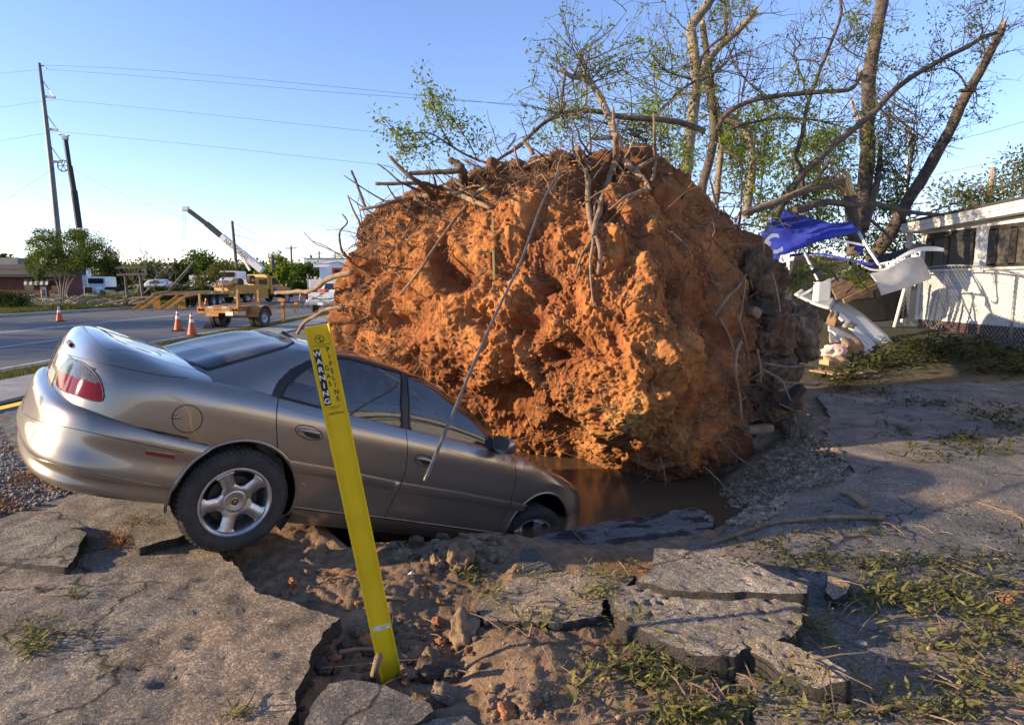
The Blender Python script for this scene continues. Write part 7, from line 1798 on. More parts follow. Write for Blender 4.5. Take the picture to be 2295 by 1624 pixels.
for s_ in (-1, 1): MB().add([(4.85, s_ * 1.165, 1.75), (4.85, s_ * 1.165, 2.4), (5.42, s_ * 1.165, 2.4), (5.92, s_ * 1.165, 1.78)], [(0, 1, 2, 3)]).build('side_window', 'dark_glass', cb)
MB().add([(5.55, -1.05, 2.5), (5.55, 1.05, 2.5), (6.12, 1.05, 1.8), (6.12, -1.05, 1.8)], [(0, 1, 2, 3)]).build('windscreen', 'dark_glass', cb)
MB().prism([(6.15, .95, .8), (6.15, .95, 1.75), (7.4, .95, 1.5), (7.7, .95, 1.35), (7.75, .95, .8)], (0, -1.9, 0)).build('bonnet', f, t, bevel=.06); MB().box(7.85, 0, .6, .15, 2.3, .3).build('bumper', 'brake_iron', t); MB().box(5.2, -1.17, 1.3, .4, .01, .3).build('door_logo', 'blue_canvas', t)
# ---- white pickup
t = thing('pickup_truck', 'white pickup seen from behind with a company name on its tailgate', 'pickup', (-11.4, 37.6, .012), rotz=rad(90 - 4))
bd = MB().box(2.7, 0, .92, 5.4, 1.95, .62).build('body', 'vehicle_white', t, bevel=.06); tg = MB().box(-.02, 0, .98, .06, 1.6, .50).build('tailgate', 'vehicle_white', t, bevel=.02)
MB().prism([(2.2, .85, 1.2), (2.5, .8, 1.85), (4.0, .8, 1.85), (4.6, .85, 1.25)], (0, -1.65, 0)).build('cab', 'vehicle_white', t, bevel=.05); MB().add([(2.27, -.7, 1.35), (2.27, .7, 1.35), (2.46, .66, 1.78), (2.46, -.66, 1.78)], [(0, 1, 2, 3)]).build('rear_window', 'dark_glass', t)
for s_ in (-1, 1):
    MB().box(-.02, s_ * .90, 1.02, .08, .14, .42).build('tail_light', 'lens_red', t, bevel=.02)
    for x in (1.1, 4.6): wheel_simple(t, x, s_ * .85, .39, .39, .26, side=s_)
MB().box(-.14, 0, .58, .2, 1.9, .2).build('bumper', 'chrome', t, bevel=.03); MB().box(-.245, 0, .56, .01, .32, .15).build('number_plate', 'reflective_white', t)
MB().box(-.055, 0, 1.17, .02, .16, .07).build('handle', 'print_black', tg); MB().prism([(-.06, .13, .985), (-.06, .05, 1.025), (-.06, -.13, 1.025), (-.06, -.05, .985)], (.005, 0, 0)).build('emblem', 'badge_gold', tg)
o = text('Progress Energy', 0, 0, .10, 'print_black', tg, 1., 0., 'lettering'); o.matrix_local = Matrix.Translation((-.058, -.12, .86)) @ Matrix(((0, 0, -1, 0), (-1, 0, 0, 0), (0, 1, 0, 0), (0, 0, 0, 1)))
MB().tube([(-.06, .5 + .055 * math.cos(a), .86 + .055 * math.sin(a)) for a in np.linspace(0, 6.28, 12)], .012, 4).build('logo', 'lens_red', tg); MB().box(.9, .2, 1.3, .5, .5, .25).build('cargo', 'cone_orange', t, bevel=.06)
# ---- crane truck (white) with raised boom
t = thing('crane_truck', 'white crane truck with its black-tipped boom raised to the sky', 'crane truck')
d_ = 62.; zg = .25
def q6(px, py, d=d_): return W(px, py, d)
cbp = q6(513, 622)
MB().box(cbp.x, cbp.y + 1, cbp.z - .1, 1.75, 2.2, 1.5).build('cab', 'vehicle_white', t, bevel=.12); MB().box(cbp.x - .1, cbp.y - .12, cbp.z + .30, 1.45, .06, .50).build('windscreen', 'dark_glass', t, bevel=.04)
MB().box(cbp.x - 1.1, cbp.y + .2, cbp.z - .62, 1.3, 1.2, .8).build('bonnet', 'vehicle_white', t, bevel=.1)
for k_ in range(5): MB().box(cbp.x - .6 + k_ * .3, cbp.y - .05, cbp.z + .68, .08, .08, .09).build('roof_light', 'cone_orange', t)
p = q6(560, 632); MB().box(p.x, p.y + 1, p.z, 3.2, 2.2, .5).build('deck', 'vehicle_white', t); 
for px in (520, 575): wheel_simple(t, 0, 0, 0, .5, .3).location = q6(px, 648)
for (a_, b_, w_, m) in (((588, 606), (540, 566), .56, 'vehicle_white'), ((540, 566), (497, 530), .50, 'vehicle_white'), ((499, 532), (462, 501), .42, 'tar_dark'), ((463, 502), (423, 472), .34, 'tar_dark')):
    MB().beam(q6(*a_), q6(*b_), w_, w_ * 1.15).build('boom_section', m, t, bevel=.03)
p = q6(416, 468); MB().box(p.x, p.y, p.z, .7, .4, .45).build('boom_head', 'vehicle_white', t, bevel=.08)
MB().beam(q6(560, 606), q6(546, 582), .2, .2).build('lift_ram', 'vehicle_white', t)
for dx in (0, 5): MB().tube([q6(410 + dx, 472), q6(411 + dx, 520), q6(412 + dx, 560)], .012, 4).build('hoist_cable', 'wire_black', t)
o = text('NATIONAL', 0, 0, .42, 'print_black', t, 1.2, .02, 'lettering'); a_, b_ = q6(512, 543), q6(555, 579); dx_ = (b_ - a_).normalized(); n_ = Vector((0, -1, 0)); up_ = n_.cross(dx_).normalized() * 1
if up_.z < 0: up_ = -up_
mm = Matrix((dx_, up_, dx_.cross(up_))).transposed().to_4x4(); mm.translation = (a_ + b_) / 2 - Vector((0, .42, 0)); o.matrix_local = mm
o = MB().box(*(q6(459, 630) + Vector((0, 1.5, 0))), 3.3, 2.6, 1.15).build('box_trailer', 'vehicle_white', None, bevel=.04); tag(o, 'plain white box trailer parked behind the dark hedge', 'trailer')
o_ = MB().prism([q6(322, 636, 70), q6(330, 628, 70), q6(352, 625, 70), q6(368, 634, 70), q6(368, 646, 70), q6(322, 646, 70)], (0, 2, 0)).build('parked_car', 'vehicle_white', None, bevel=.1); tag(o_, 'white car roof showing behind the bare fallen branches', 'car'); MB().prism([q6(332, 635, 69.9), q6(337, 629.5, 69.9), q6(350, 627, 69.9), q6(358, 634, 69.9)], (0, .05, 0)).build('window', 'dark_glass', o_)
# ---- white truck facing us with an upright dark boom
t = thing('boom_truck', 'white boom truck facing the road with a tall dark boom', 'boom truck'); d_ = 66.
p = q6(213, 645, 66); 
MB().box(p.x, p.y + 1.2, p.z + .55, 1.95, 2.0, 1.25).build('cab', 'vehicle_white', t, bevel=.15); MB().box(p.x, p.y + .18, p.z + .72, 1.65, .05, .55).build('windscreen', 'dark_glass', t, bevel=.05)
MB().box(p.x, p.y - .3, p.z - .35, 1.7, 1.6, .85).build('bonnet', 'vehicle_white', t, bevel=.15); MB().box(p.x + .02, p.y - 1.12, p.z - .25, .85, .06, .75).build('grille', 'chrome', t, bevel=.03); MB().box(p.x, p.y - 1.2, p.z - .85, 2.2, .3, .25).build('bumper', 'vehicle_white', t, bevel=.05)
for s_ in (-1, 1): MB().box(p.x + s_ * .72, p.y - 1.1, p.z - .5, .3, .05, .15).build('headlight', 'lens_clear', t); wheel_simple(t, 0, 0, 0, .5, .3).location = (p.x + s_ * .9, p.y - .4, p.z - .75)
MB().box(p.x - 1.5, p.y + .5, p.z - .35, 1.6, 1., .25).build('outrigger', 'tar_dark', t); MB().box(p.x + 2.2, p.y + .5, p.z - .05, 2.8, .5, .3).build('outrigger', 'tar_dark', t)
MB().box(*(q6(194, 622, 67)), .6, .6, 2.0).build('boom_turret', 'vehicle_white', t); MB().box(*(q6(186, 521, 67)), .9, .7, .9).build('boom_collar', 'vehicle_white', t, bevel=.1)
for (a_, b_, w_) in (((193, 620), (166, 428), .52), ((166, 430), (156, 372), .42), ((156, 374), (147, 312), .34)): MB().beam(q6(*a_, 67), q6(*b_, 67), w_, w_).build('boom_section', 'tar_dark', t, bevel=.02)
p = q6(146, 310, 67); MB().box(p.x, p.y, p.z, .5, .4, .4).build('boom_head', 'galv', t); MB().tube([q6(132, 303, 67), q6(140, 302, 67), q6(148, 306, 67), q6(156, 304, 67)], .06, 6).build('jib_horn', 'galv', t); MB().tube([q6(141, 318, 67), q6(160, 430, 67), q6(172, 510, 67)], .012, 4).build('hoist_cable', 'wire_black', t)
# ---- bucket truck beyond the pickup
t = thing('bucket_truck', 'white bucket truck with folded lift arms beyond the root ball edge', 'bucket truck'); p = q6(738, 640, 62)
MB().box(p.x, p.y, p.z, 3.4, 2.2, 1.2).build('body', 'vehicle_white', t, bevel=.08); MB().box(*q6(730, 612, 62), 1.0, 1.0, 1.2).build('turret', 'vehicle_white', t, bevel=.1); MB().beam(q6(704, 595, 62), q6(775, 592, 62), .5, .4).build('lift_arm', 'vehicle_white', t, bevel=.04); MB().beam(q6(700, 600, 62), q6(735, 603, 62), .35, .35).build('lift_arm', 'tar_dark', t); MB().box(*q6(690, 640, 60), .12, .12, 2.2).build('stand_pipe', 'galv', t)
for dx in (-1.2, 1.2): wheel_simple(t, 0, 0, 0, .5, .3).location = (p.x + dx, p.y - .9, p.z - .9)
# ---- distant buildings
o = thing('warehouse', 'far white and red warehouse behind the lift arms', 'building'); p = q6(735, 597, 130); MB().box(p.x, p.y, p.z + .6, 8, 6, 1.8).build('upper_wall', 'vehicle_white', o); MB().box(p.x, p.y - .1, p.z - 1.2, 8, 6, 1.8).build('lower_wall', 'rust_red', o); MB().box(p.x, p.y, p.z + 1.55, 8.4, 6.4, .12).build('roof', 'roof_grey', o)
for k_ in range(3): MB().box(p.x - 2.6 + k_ * 2.6, p.y - 3.12, p.z - 1.2, 1.1, .06, 1.0).build('window', 'dark_glass', o)
bld = thing('brick_building', 'low brown brick building with a striped awning across the road', 'building'); d0 = 58.
def qb(x, y, d=d0): return W(.1459 * x, 503.4 + .1459 * y, d)
a_, b_ = qb(-700, 1180), qb(1020, 1180); MB().box((a_.x + b_.x) / 2, a_.y + 1.2, 1.6, b_.x - a_.x, 2.4, 3.2).build('wall', 'red_brick', bld)
e0, e1 = qb(0, 640).z, qb(0, 765).z
MB().prism([(a_.x - .5, a_.y - .8, e1 - .25), (a_.x - .5, a_.y - .8, e1), (a_.x - .5, a_.y + 1.2, e0 + .2), (a_.x - .5, a_.y + 2.6, e0 + .2), (a_.x - .5, a_.y + 2.6, e1)], (b_.x - a_.x + .8, 0, 0)).build('roof', 'shingle', bld)
p = qb(150, 590, 64); MB().box(p.x - 5, p.y, p.z, 14, 3, .95).build('parapet', 'roof_grey', bld)
for i in range(9):
    x0, x1 = 365 + i * 41, 365 + (i + 1) * 41; P0, P1 = qb(x0 + 10, 815), qb(x1 + 10, 815); Q0, Q1 = qb(x0, 925, 56.6), qb(x1, 925, 56.6)
    MB().add([P0, P1, Q1, Q0], [(0, 1, 2, 3)]).build('awning_stripe', 'awning_green' if i % 2 else 'awning_white', bld)
for (x0, x1, y0, y1, nm) in ((385, 525, 930, 1082, 'window'), (800, 900, 940, 1080, 'window')):
    P0, P1 = qb(x0, y0, 57.9), qb(x1, y1, 57.9); w_o = MB().box((P0.x + P1.x) / 2, P0.y - .05, (P0.z + P1.z) / 2, P1.x - P0.x, .08, P0.z - P1.z).build('window', 'dark_glass', bld); MB().box((P0.x + P1.x) / 2, P0.y - .1, P1.z, P1.x - P0.x + .2, .1, .1).build('sill', 'kerb_concrete', w_o)
P0, P1 = qb(628, 950, 57.9), qb(715, 1130, 57.9); dr = MB().box((P0.x + P1.x) / 2, P0.y - .05, (P0.z + P1.z) / 2, P1.x - P0.x, .08, P0.z - P1.z).build('door', 'white_paint', bld); MB().box((P0.x + P1.x) / 2, P0.y - .1, (P0.z + P1.z) / 2 - .1, (P1.x - P0.x) * .6, .04, (P0.z - P1.z) * .7).build('pane', 'dark_glass', dr)
# ---- sign frame
t = thing('sign_frame', 'empty two-post sign frame with two level bars on the verge', 'sign frame')
for (a_, b_, w_) in (((260, 600), (330, 598), .16), ((262, 616), (330, 614), .16), ((280, 616), (286, 672), .14), ((313, 614), (321, 676), .14), ((266, 601), (267, 616), .08), ((327, 599), (327, 614), .08)): MB().beam(W(*a_, 44), W(*b_, 44), w_, w_).build('bar', 'pole_dark', t)
# ---- transmission pole with arms and lines
mat('pole_steel', (.15, .155, .16), .6, metal=.3, col2=(.11, .115, .12), scale=1, world_co=True)
t = thing('transmission_pole', 'tall steel transmission pole with three davit arms', 'transmission pole'); dP = 75.
def q3(x, y, d=dP): return W(.3829 * x, 118.4 + .3829 * y, d)
MB().tube([q3(230, 62), q3(262, 330), q3(300, 660), q3(352, 1180), q3(356, 1240)], [.16, .22, .28, .34, .36], 12).build('shaft', 'pole_steel', t, smooth=True)
for (x0, y0, x1, y1, xs, ys_) in ((254, 255, 322, 262, 247, 160), (275, 447, 338, 452, 268, 355), (300, 638, 364, 638, 292, 540)):
    MB().beam(q3(x0, y0), q3(x1, y1), .22, .26).build('davit_arm', 'galv', t); MB().tube([q3(xs, ys_), q3(x1 - 4, y1 - 2)], .05, 6).build('brace', 'galv', t)
MB().tube([q3(232, 78), q3(255, 78), q3(272, 88), q3(272, 96)], .07, 6).build('top_arm', 'galv', t)
MB().tube([q3(369, 662) + Vector((.65 * math.cos(a), 0, .65 * math.sin(a))) for a in np.linspace(0, 6.283, 20)], .07, 6).build('stringing_wheel', 'pole_dark', t)
for k_ in range(3): a = k_ * math.pi / 3; MB().beam(q3(369, 662) + Vector((.6 * math.cos(a), 0, .6 * math.sin(a))), q3(369, 662) - Vector((.6 * math.cos(a), 0, .6 * math.sin(a))), .06, .06).build('spoke', 'pole_dark', t)
wl_ = [('topmost faint power line from the tip of the steel transmission pole', [(232, 72, 75), (900, 105, 66), (2011, 205, 52), (3200, 330, 42)]), ('power line from the top arm of the steel transmission pole', [(272, 97, 75), (1100, 160, 64), (2011, 237, 53), (3150, 310, 43)]), ('power line from the upper davit arm', [(325, 274, 75), (1100, 350, 64), (2011, 445, 53), (2400, 480, 48)]), ('power line from the middle davit arm', [(342, 462, 75), (1100, 535, 64), (2011, 633, 53), (2400, 675, 48)]), ('slack power line running down from the stringing wheel', [(369, 652, 75), (760, 850, 74), (1165, 995, 76), (1500, 1100, 85), (1960, 1222, 110)]),
       ('power line leaving the pole top away from the crane', [(235, 100, 75), (0, 122, 70), (-400, 150, 60)]), ('power line leaving the upper arm away from the crane', [(322, 274, 75), (0, 320, 70), (-400, 380, 60)]), ('power line leaving the middle arm away from the crane', [(340, 462, 75), (0, 515, 70), (-400, 580, 60)]), ('steep power line falling from the stringing wheel past the pole', [(360, 655, 75), (180, 765, 72), (0, 885, 70), (-300, 1060, 66)])]
for lb, pp in wl_:
    o = MB().tube(smooth_path([q3(*p) for p in pp], 6), .013, 4, cap=False).build('power_line', 'wire_black'); tag(o, lb, 'power line', 'power lines on the steel pole')
for (x0, y0, x1, y1, d, r, lb) in ((1358, 985, 1385, 1262, 60, .16, 'wooden utility pole crossing behind the crane boom'), (1703, 1130, 1708, 1310, 100, .17, 'far wooden utility pole beyond the yellow truck'), (1867, 1160, 1869, 1270, 135, .17, 'small far utility pole behind the warehouse end'), (1960, 1175, 1962, 1260, 165, .18, 'farthest tiny utility pole beside the root ball edge'), (1595, 1185, 1598, 1275, 80, .26, 'short thick dark pole stub among the far trees')):
    t = thing('utility_pole', lb, 'utility pole', group='wooden poles along the road'); MB().tube([q3(x0, y0, d), q3(x1, y1, d)], [r * .8, r], 8).build('pole', 'pole_dark', t)
    if x0 > 1640: a_ = q3(x0, y0 + 14, d); MB().box(a_.x, a_.y, a_.z, 1.8, .1, .12).build('cross_arm', 'pole_dark', t)
for i, (pp, lb) in enumerate((([(1360, 990, 60), (1540, 1085, 80), (1703, 1135, 100), (1867, 1165, 135), (2020, 1195, 165)], 'upper road line strung between the wooden poles'), ([(1362, 1030, 60), (1540, 1110, 80), (1703, 1150, 100), (1867, 1178, 135), (2020, 1204, 165)], 'middle road line strung between the wooden poles'), ([(1365, 1062, 60), (1560, 1125, 80), (1703, 1165, 100), (1867, 1196, 135), (1990, 1222, 165)], 'lowest road line strung between the wooden poles'))):
    o = MB().tube(smooth_path([q3(*p) for p in pp], 5), .014, 4, cap=False).build('power_line', 'wire_black'); tag(o, lb, 'power line', 'road power lines')
# ---- trees, hedges, shrubs
def crown_tree(name, label, px, base_y, d, zones, leaf, seed, size, dens, group=None, stems=None, wood='bark_dark', tw=4, cs=.17):
    t = thing(name, label, 'tree' if 'tree' in name else 'shrub', group=group); rn = random.Random(seed); r_ = np.random.RandomState(seed); pts = []; mb = MB()
    st = stems or [[(px, base_y), (px + 1, (base_y + zones[0][1]) / 2), (px, zones[0][1])]]; Ps = []
    for s_ in st: Ps.append(limb(s_, (d, d), tw, tw * .35, wood, t, None, 'trunk', 7)[0])
    for (cx_, cy_, rx, ry, k_) in zones:
        for c_ in range(int(k_)):
            a_ = rn.uniform(0, 6.28); q = rn.random() ** .4; cl = W(cx_ + rx * q * math.cos(a_), cy_ + ry * q * math.sin(a_), d + rn.gauss(0, 1) * rx / F_PX * d * .5)
            s_ = rx / F_PX * d * cs * rn.uniform(.6, 1.3); pts.append(np.array(cl) + r_.normal(size=(int(dens * rn.uniform(.5, 1.4)), 3)) * np.array([s_, s_, s_ * .75]))
            if rn.random() < .35: P = Ps[rn.randrange(len(Ps))]; mb.tube([P[int(len(P) * .6)], cl], [.02 * d / 50, .006 * d / 50], 3, cap=False)
    if mb.v: o = mb.build('branches', wood, t); o['kind'] = 'stuff'
    leaves_mesh('crown', np.concatenate(pts), size, leaf, t, seed, .6); return t
crown_tree('crape_myrtle_tree', 'spreading multi-stemmed tree standing on the verge before the brick building', 140, 675, 46, [(165, 548, 70, 24, 140), (100, 552, 42, 28, 80), (215, 572, 48, 20, 84), (120, 588, 58, 26, 80), (88, 590, 30, 30, 44), (185, 588, 52, 16, 50), (240, 590, 22, 12, 10), (140, 528, 56, 12, 24), (95, 520, 20, 8, 7), (180, 520, 24, 8, 8), (75, 625, 16, 12, 7)], 'leaf_mid', 51, .12, 46, cs=.10, stems=[[(136, 674), (130, 640), (112, 605), (95, 570)], [(138, 674), (136, 640), (130, 600), (135, 550)], [(144, 674), (150, 635), (160, 600), (185, 560)], [(146, 674), (155, 640), (175, 612), (215, 585)], [(141, 674), (143, 640), (150, 590), (160, 545)]], wood='bark_grey', tw=4.5)
far = [('rounded light green tree behind the box trailer', 444, 645, 95, [(444, 590, 30, 24, 60), (444, 615, 28, 18, 40)], 'leaf_mid', .45, 36), ('broad dark evergreen behind the bare branches', 398, 648, 90, [(400, 615, 34, 20, 60), (385, 630, 30, 16, 40)], 'leaf_dark', .45, 36), ('dark cedar beside the boom truck', 245, 650, 80, [(247, 610, 20, 30, 50), (262, 625, 22, 22, 40)], 'leaf_dark', .4, 36), ('sunlit green tree behind the yellow truck', 622, 640, 95, [(622, 592, 18, 26, 40), (640, 610, 24, 20, 50), (600, 615, 30, 16, 40)], 'leaf_spring', .4, 30), ('low olive trees between the poles', 665, 636, 120, [(660, 610, 30, 14, 50), (690, 605, 26, 14, 40)], 'leaf_mid', .5, 34), ('far dull tree line left of the crane cab', 480, 640, 130, [(490, 606, 40, 14, 60), (540, 606, 40, 12, 60), (580, 604, 26, 14, 40)], 'leaf_olive', .55, 34), ('far wood behind the sign frame', 330, 640, 120, [(330, 606, 40, 14, 60), (300, 612, 40, 14, 60), (280, 620, 30, 14, 40)], 'leaf_mid', .55, 34), ('far treetop rising over the brick building roof', 10, 600, 110, [(12, 586, 18, 12, 34), (34, 592, 8, 8, 10)], 'leaf_dark', .5, 30), ('mid green tree behind the crane truck deck', 560, 640, 100, [(520, 612, 30, 14, 30), (565, 600, 20, 16, 34)], 'leaf_mid', .45, 30), ('small yellow-green tree standing before the box trailer', 470, 655, 56, [(462, 625, 26, 16, 40), (485, 608, 16, 18, 26), (440, 632, 14, 10, 16)], 'leaf_olive', .22, 22)]
for i, (lb, px, by, d, zz, lf, sz, dn) in enumerate(far): crown_tree('background_tree', lb, px, by, d, zz, lf, 60 + i, sz, dn, 'trees along the far side of the road')
r_ = np.random.RandomState(5)
for i in range(9):                                                       # continuous wood further back, seen between the others and behind the root ball
    px = -120 + i * 330
    crown_tree('background_tree', 'far wood on the horizon', px, 640, 170, [(px - 90, 620 + 4 * math.sin(i * 2), 80, 11, 60), (px + 80, 622, 80, 10, 60), (px, 618 + 4 * math.cos(i * 3), 80, 12, 50)], 'leaf_olive', 90 + i, .9, 34, 'woods on the horizon')
def hedge(label, x0, x1, ytop, ybot, d, seed, leaf='leaf_dark', size=.14, depth_=1.6, n_=7000):
    t = thing('hedge', label, 'hedge'); A, B_ = W(x0, ytop, d), W(x1, ytop, d); zb_ = W(x0, ybot, d).z; rr = np.random.RandomState(seed); P = np.stack([rr.uniform(A.x, B_.x, n_), rr.uniform(A.y - depth_ / 2, A.y + depth_ / 2, n_), rr.uniform(zb_, A.z, n_)], 1)
    edge = np.minimum.reduce([P[:, 0] - A.x, B_.x - P[:, 0], P[:, 1] - (A.y - depth_ / 2), (A.z + .15 * pnoise(P * .7)) - P[:, 2]]); P = P[(edge < .35) & (edge > -.05)]
    leaves_mesh('foliage', P, size, leaf, t, seed, .6); MB().box((A.x + B_.x) / 2, A.y, (A.z + zb_) / 2 - .1, (B_.x - A.x) * .94, depth_ * .7, (A.z - zb_) * .85).build('core', 'leaf_dark', t); return t
hedge('long clipped dark hedge behind the flatbed trailer', 318, 474, 642, 676, 58, 1, n_=14000); hedge('dark hedge section behind the yellow truck', 474, 524, 636, 660, 64, 2, n_=5000); hedge('dark hedge section ahead of the yellow truck', 655, 695, 632, 655, 66, 3, n_=5000)
crown_tree('shrub', 'rounded dark shrub on the verge before the brick building', 25, 696, 41, [(22, 675, 40, 16, 60), (-20, 670, 40, 20, 40)], 'leaf_dark', 71, .12, 50, tw=2); crown_tree('shrub', 'low dark shrub at the foot of the boom truck', 215, 676, 48, [(222, 668, 30, 8, 30)], 'leaf_olive', 72, .11, 40, tw=2)
crown_tree('shrub', 'tangle of green brush beside the sign frame', 270, 676, 46, [(262, 668, 26, 8, 24), (300, 660, 16, 10, 16)], 'leaf_olive', 73, .11, 30, tw=2)
for (lb, dd, xx, zz_, rr_) in (('broad street tree out of view beyond the kerb, the nearer one', 14., -38., 4.6, 2.7), ('broad street tree out of view beyond the kerb, the farther one', 23., -40., 5.0, 3.0)):
    px, py, rp_ = CX + F_PX * xx / dd, CY - ((zz_ - CAM_H) / dd + SP) / CP * F_PX, rr_ / dd * F_PX
    crown_tree('street_tree', lb, px, CY + (CAM_H / dd - SP) * F_PX, dd, [(px, py, rp_, rp_ * .62, 110)], 'leaf_mid', int(dd), .26, 44, 'street trees shading the road', tw=.45 / dd * F_PX)
# bare fallen tree beside the sign
t = thing('bare_tree', 'pale leafless broken tree beside the sign frame', 'tree')
for k_, s_ in enumerate(([(300, 672), (312, 640), (325, 615), (322, 580)], [(304, 672), (325, 655), (345, 640), (385, 622)], [(312, 650), (300, 630), (296, 605)], [(330, 648), (350, 620), (372, 600)], [(345, 640), (372, 640), (400, 636)])):
    P, r, o = limb(s_, (50, 50), 5 - .6 * k_, 1.2, 'bark_grey', t, None, 'limb', 6)
    twigs([P], 6, 1.6, t, 'bark_grey', 80 + k_, None, levels=2, r0=.03)
o = MB().tube([W(380, 650, 52), W(435, 588, 52)], .14, 8).build('fallen_pole', 'pole_dark'); tag(o, 'dark broken pole leaning over the hedge', 'pole')
t = thing('brush_pile', 'heap of cut branches lying on the verge under the spreading tree', 'brush pile'); rn = random.Random(8); mb = MB()
for i in range(70):
    p = W(rn.uniform(90, 300), rn.uniform(668, 688), rn.uniform(41, 47)); q = p + Vector((rn.gauss(0, 1.4), rn.gauss(0, .8), rn.uniform(-.1, .5))); mb.tube([p, p.lerp(q, .5) + Vector((0, 0, .15)), q], [.05, .035, .012], 4)
o = mb.build('sticks', 'bark_grey', t); o['kind'] = 'stuff'
# ---- grass on the verges
def grass(label, pts_fn, n_, h_, seed, leaf, name='grass', w_=.25):
    rr = np.random.RandomState(seed); P = pts_fn(rr, n_); n_ = len(P); d = rr.normal(size=(n_, 3)) * .35; d[:, 2] = 1; d /= np.linalg.norm(d, axis=1)[:, None]; s_ = np.cross(d, rr.normal(size=(n_, 3))); s_ /= np.linalg.norm(s_, axis=1)[:, None]; L = (h_ * rr.uniform(.4, 1.3, n_))[:, None]
    V = np.stack([P - s_ * L * w_ * .3, P + s_ * L * w_ * .3, P + d * L], 1).reshape(-1, 3); o = npmesh(name, V, np.arange(3 * n_).reshape(n_, 3), leaf, None, smooth=False); tag(o, label, 'grass', kind='stuff'); return o
def verge(rr, n_):
    y = rr.uniform(14, 60, n_) ; x = xl(y) - .35 - np.abs(rr.normal(size=n_)) * 2.6; k_ = fbm(np.stack([x * .6, y * .6, 0 * x], 1), 2) > -.25; x, y = x[k_], y[k_]; return np.stack([x, y, ground_h(x, y, False)], 1)
grass('rough grass on the verge behind the far kerb', verge, 26000, .22, 3, 'leaf_olive')
def strip_(rr, n_):
    y = rr.uniform(5, 45, n_); x = -9.55 - (y - 9) * .06 + rr.uniform(.02, .74, n_) ; x = x + .05 * np.sin(y * 3); return np.stack([x, y, np.full(n_, -.02)], 1)
grass('thin grass strip between the road and the concrete path', strip_, 26000, .10, 4, 'leaf_olive')
# ---- yellow strap at the picture edge
mat('strap_yellow', (.70, .42, .01), .5)
o = MB().tube([W(-60, 931, 6.6), W(0, 914, 6.5), W(60, 900, 6.4), W(130, 884, 6.3)], [.024, .024, .024, .024], 4).build('yellow_strap', 'strap_yellow'); tag(o, 'taut yellow strap running to the back of the car', 'strap')
# ================================================================ FOREGROUND LITTER
surf_bvhs = []
def ray_ground(px, py, lift=0.):
    """first hard surface seen at a picture position"""
    d = (W(px, py, 1.) - CAMV).normalized(); best = None
    for b_ in surf_bvhs:
        h = b_.ray_cast(CAMV, d)
        if h[0] is not None and (best is None or h[3] < best[1]): best = (h[0], h[3])
    return best[0] if best else G(px, py, 0)
def down(x, y):
    best = -9
    for b_ in surf_bvhs:
        h = b_.ray_cast(Vector((x, y, 3.)), Vector((0, 0, -1)))
        if h[0] is not None: best = max(best, h[0].z)
    return best if best > -5 else 0.
def add_surf(o):
    me = o.data; V = np.empty(len(me.vertices) * 3, np.float32); me.vertices.foreach_get('co', V); V = V.reshape(-1, 3)
    F = [tuple(p.vertices) for p in me.polygons]; surf_bvhs.append(BVHTree.FromPolygons([tuple(v) for v in V.tolist()], F))
gsel = np.where((ys > 1.4) & (ys < 13))[0]; asel = np.where(np.abs(aa) <= .86)[0]; sub_ = VG[gsel[0]:gsel[-1] + 1, asel[0]:asel[-1] + 1]
surf_bvhs.append(BVHTree.FromPolygons([tuple(v) for v in sub_.reshape(-1, 3).tolist()], [tuple(f) for f in grid_faces(sub_.shape[0], sub_.shape[1]).tolist()]))
for o in list(C.objects):
    if o.name.split('.')[0] in ('asphalt_lot', 'pavement_slab'): add_surf(o)
# ---- clods and stones
protos = {}
def clod(px, py, size, kind, label, group, flat_=.75, sink=.25, name='dirt_clod', cat='clod'):
    key = (kind, rng.randrange(6))
    if key not in protos:
        o = lump(name, (0, 0, 0), (1, 1, 1), 'earth', None, key[1] * 3 + len(protos), {'dirt': (.22, .145, .088), 'red': (.30, .135, .062), 'grey': (.24, .18, .125), 'dark': (.115, .082, .056)}[kind], sub=4, amp=.45, freq=2.0, fine=.10); protos[key] = o.data; 
    else: o = bpy.data.objects.new(name, protos[key]); C.objects.link(o)
    p = ray_ground(px, py); s_ = size / F_PX * p.y * .5
    o.scale = (s_ * rng.uniform(.8, 1.25), s_ * rng.uniform(.8, 1.2), s_ * flat_ * rng.uniform(.8, 1.2)); o.rotation_euler = (rng.uniform(-.4, .4), rng.uniform(-.4, .4), rng.uniform(0, 6.28)); o.location = p + Vector((0, s_ * .3, s_ * flat_ * (1 - 2 * sink) * .6)); tag(o, label, cat, group); return o
big = [(1042, 1428, 74, 'dirt', 'largest blocky dirt clod standing between the post and the flat slab', 1.1), (966, 1478, 44, 'dirt', 'pointed dirt clod resting on another clod right of the post foot', .95), (962, 1512, 60, 'dark', 'dark rounded clod under the pointed one', .7), (828, 1452, 46, 'red', 'squarish reddish clod behind the foot of the post', 1.1), (1012, 1520, 62, 'dark', 'dark rough clod beside the dark rounded one', .7), (1010, 1572, 78, 'grey', 'wide grey chunk between the cracked slab and the dirt mound', .55), (912, 1516, 44, 'dirt', 'low brown clod right against the post foot', .7), (655, 1316, 22, 'red', 'small upright reddish stone on the dirt behind the slab tip', 1.2), (1180, 1585, 50, 'dirt', 'rough brown clod at the foot of the dirt mound', .8), (1135, 1600, 36, 'red', 'small reddish clod left of the rough brown one', .8), (1025, 1268, 70, 'dirt', 'big crumbly clod topped with torn grass', .9), (1080, 1250, 46, 'grey', 'grey clod leaning against the dark asphalt wedge', .8), (720, 1505, 52, 'dark', 'black lump of asphalt in the crack left of the post', .6), (1100, 1585, 40, 'dirt', 'brown clod wedged above the low slab', .8)]
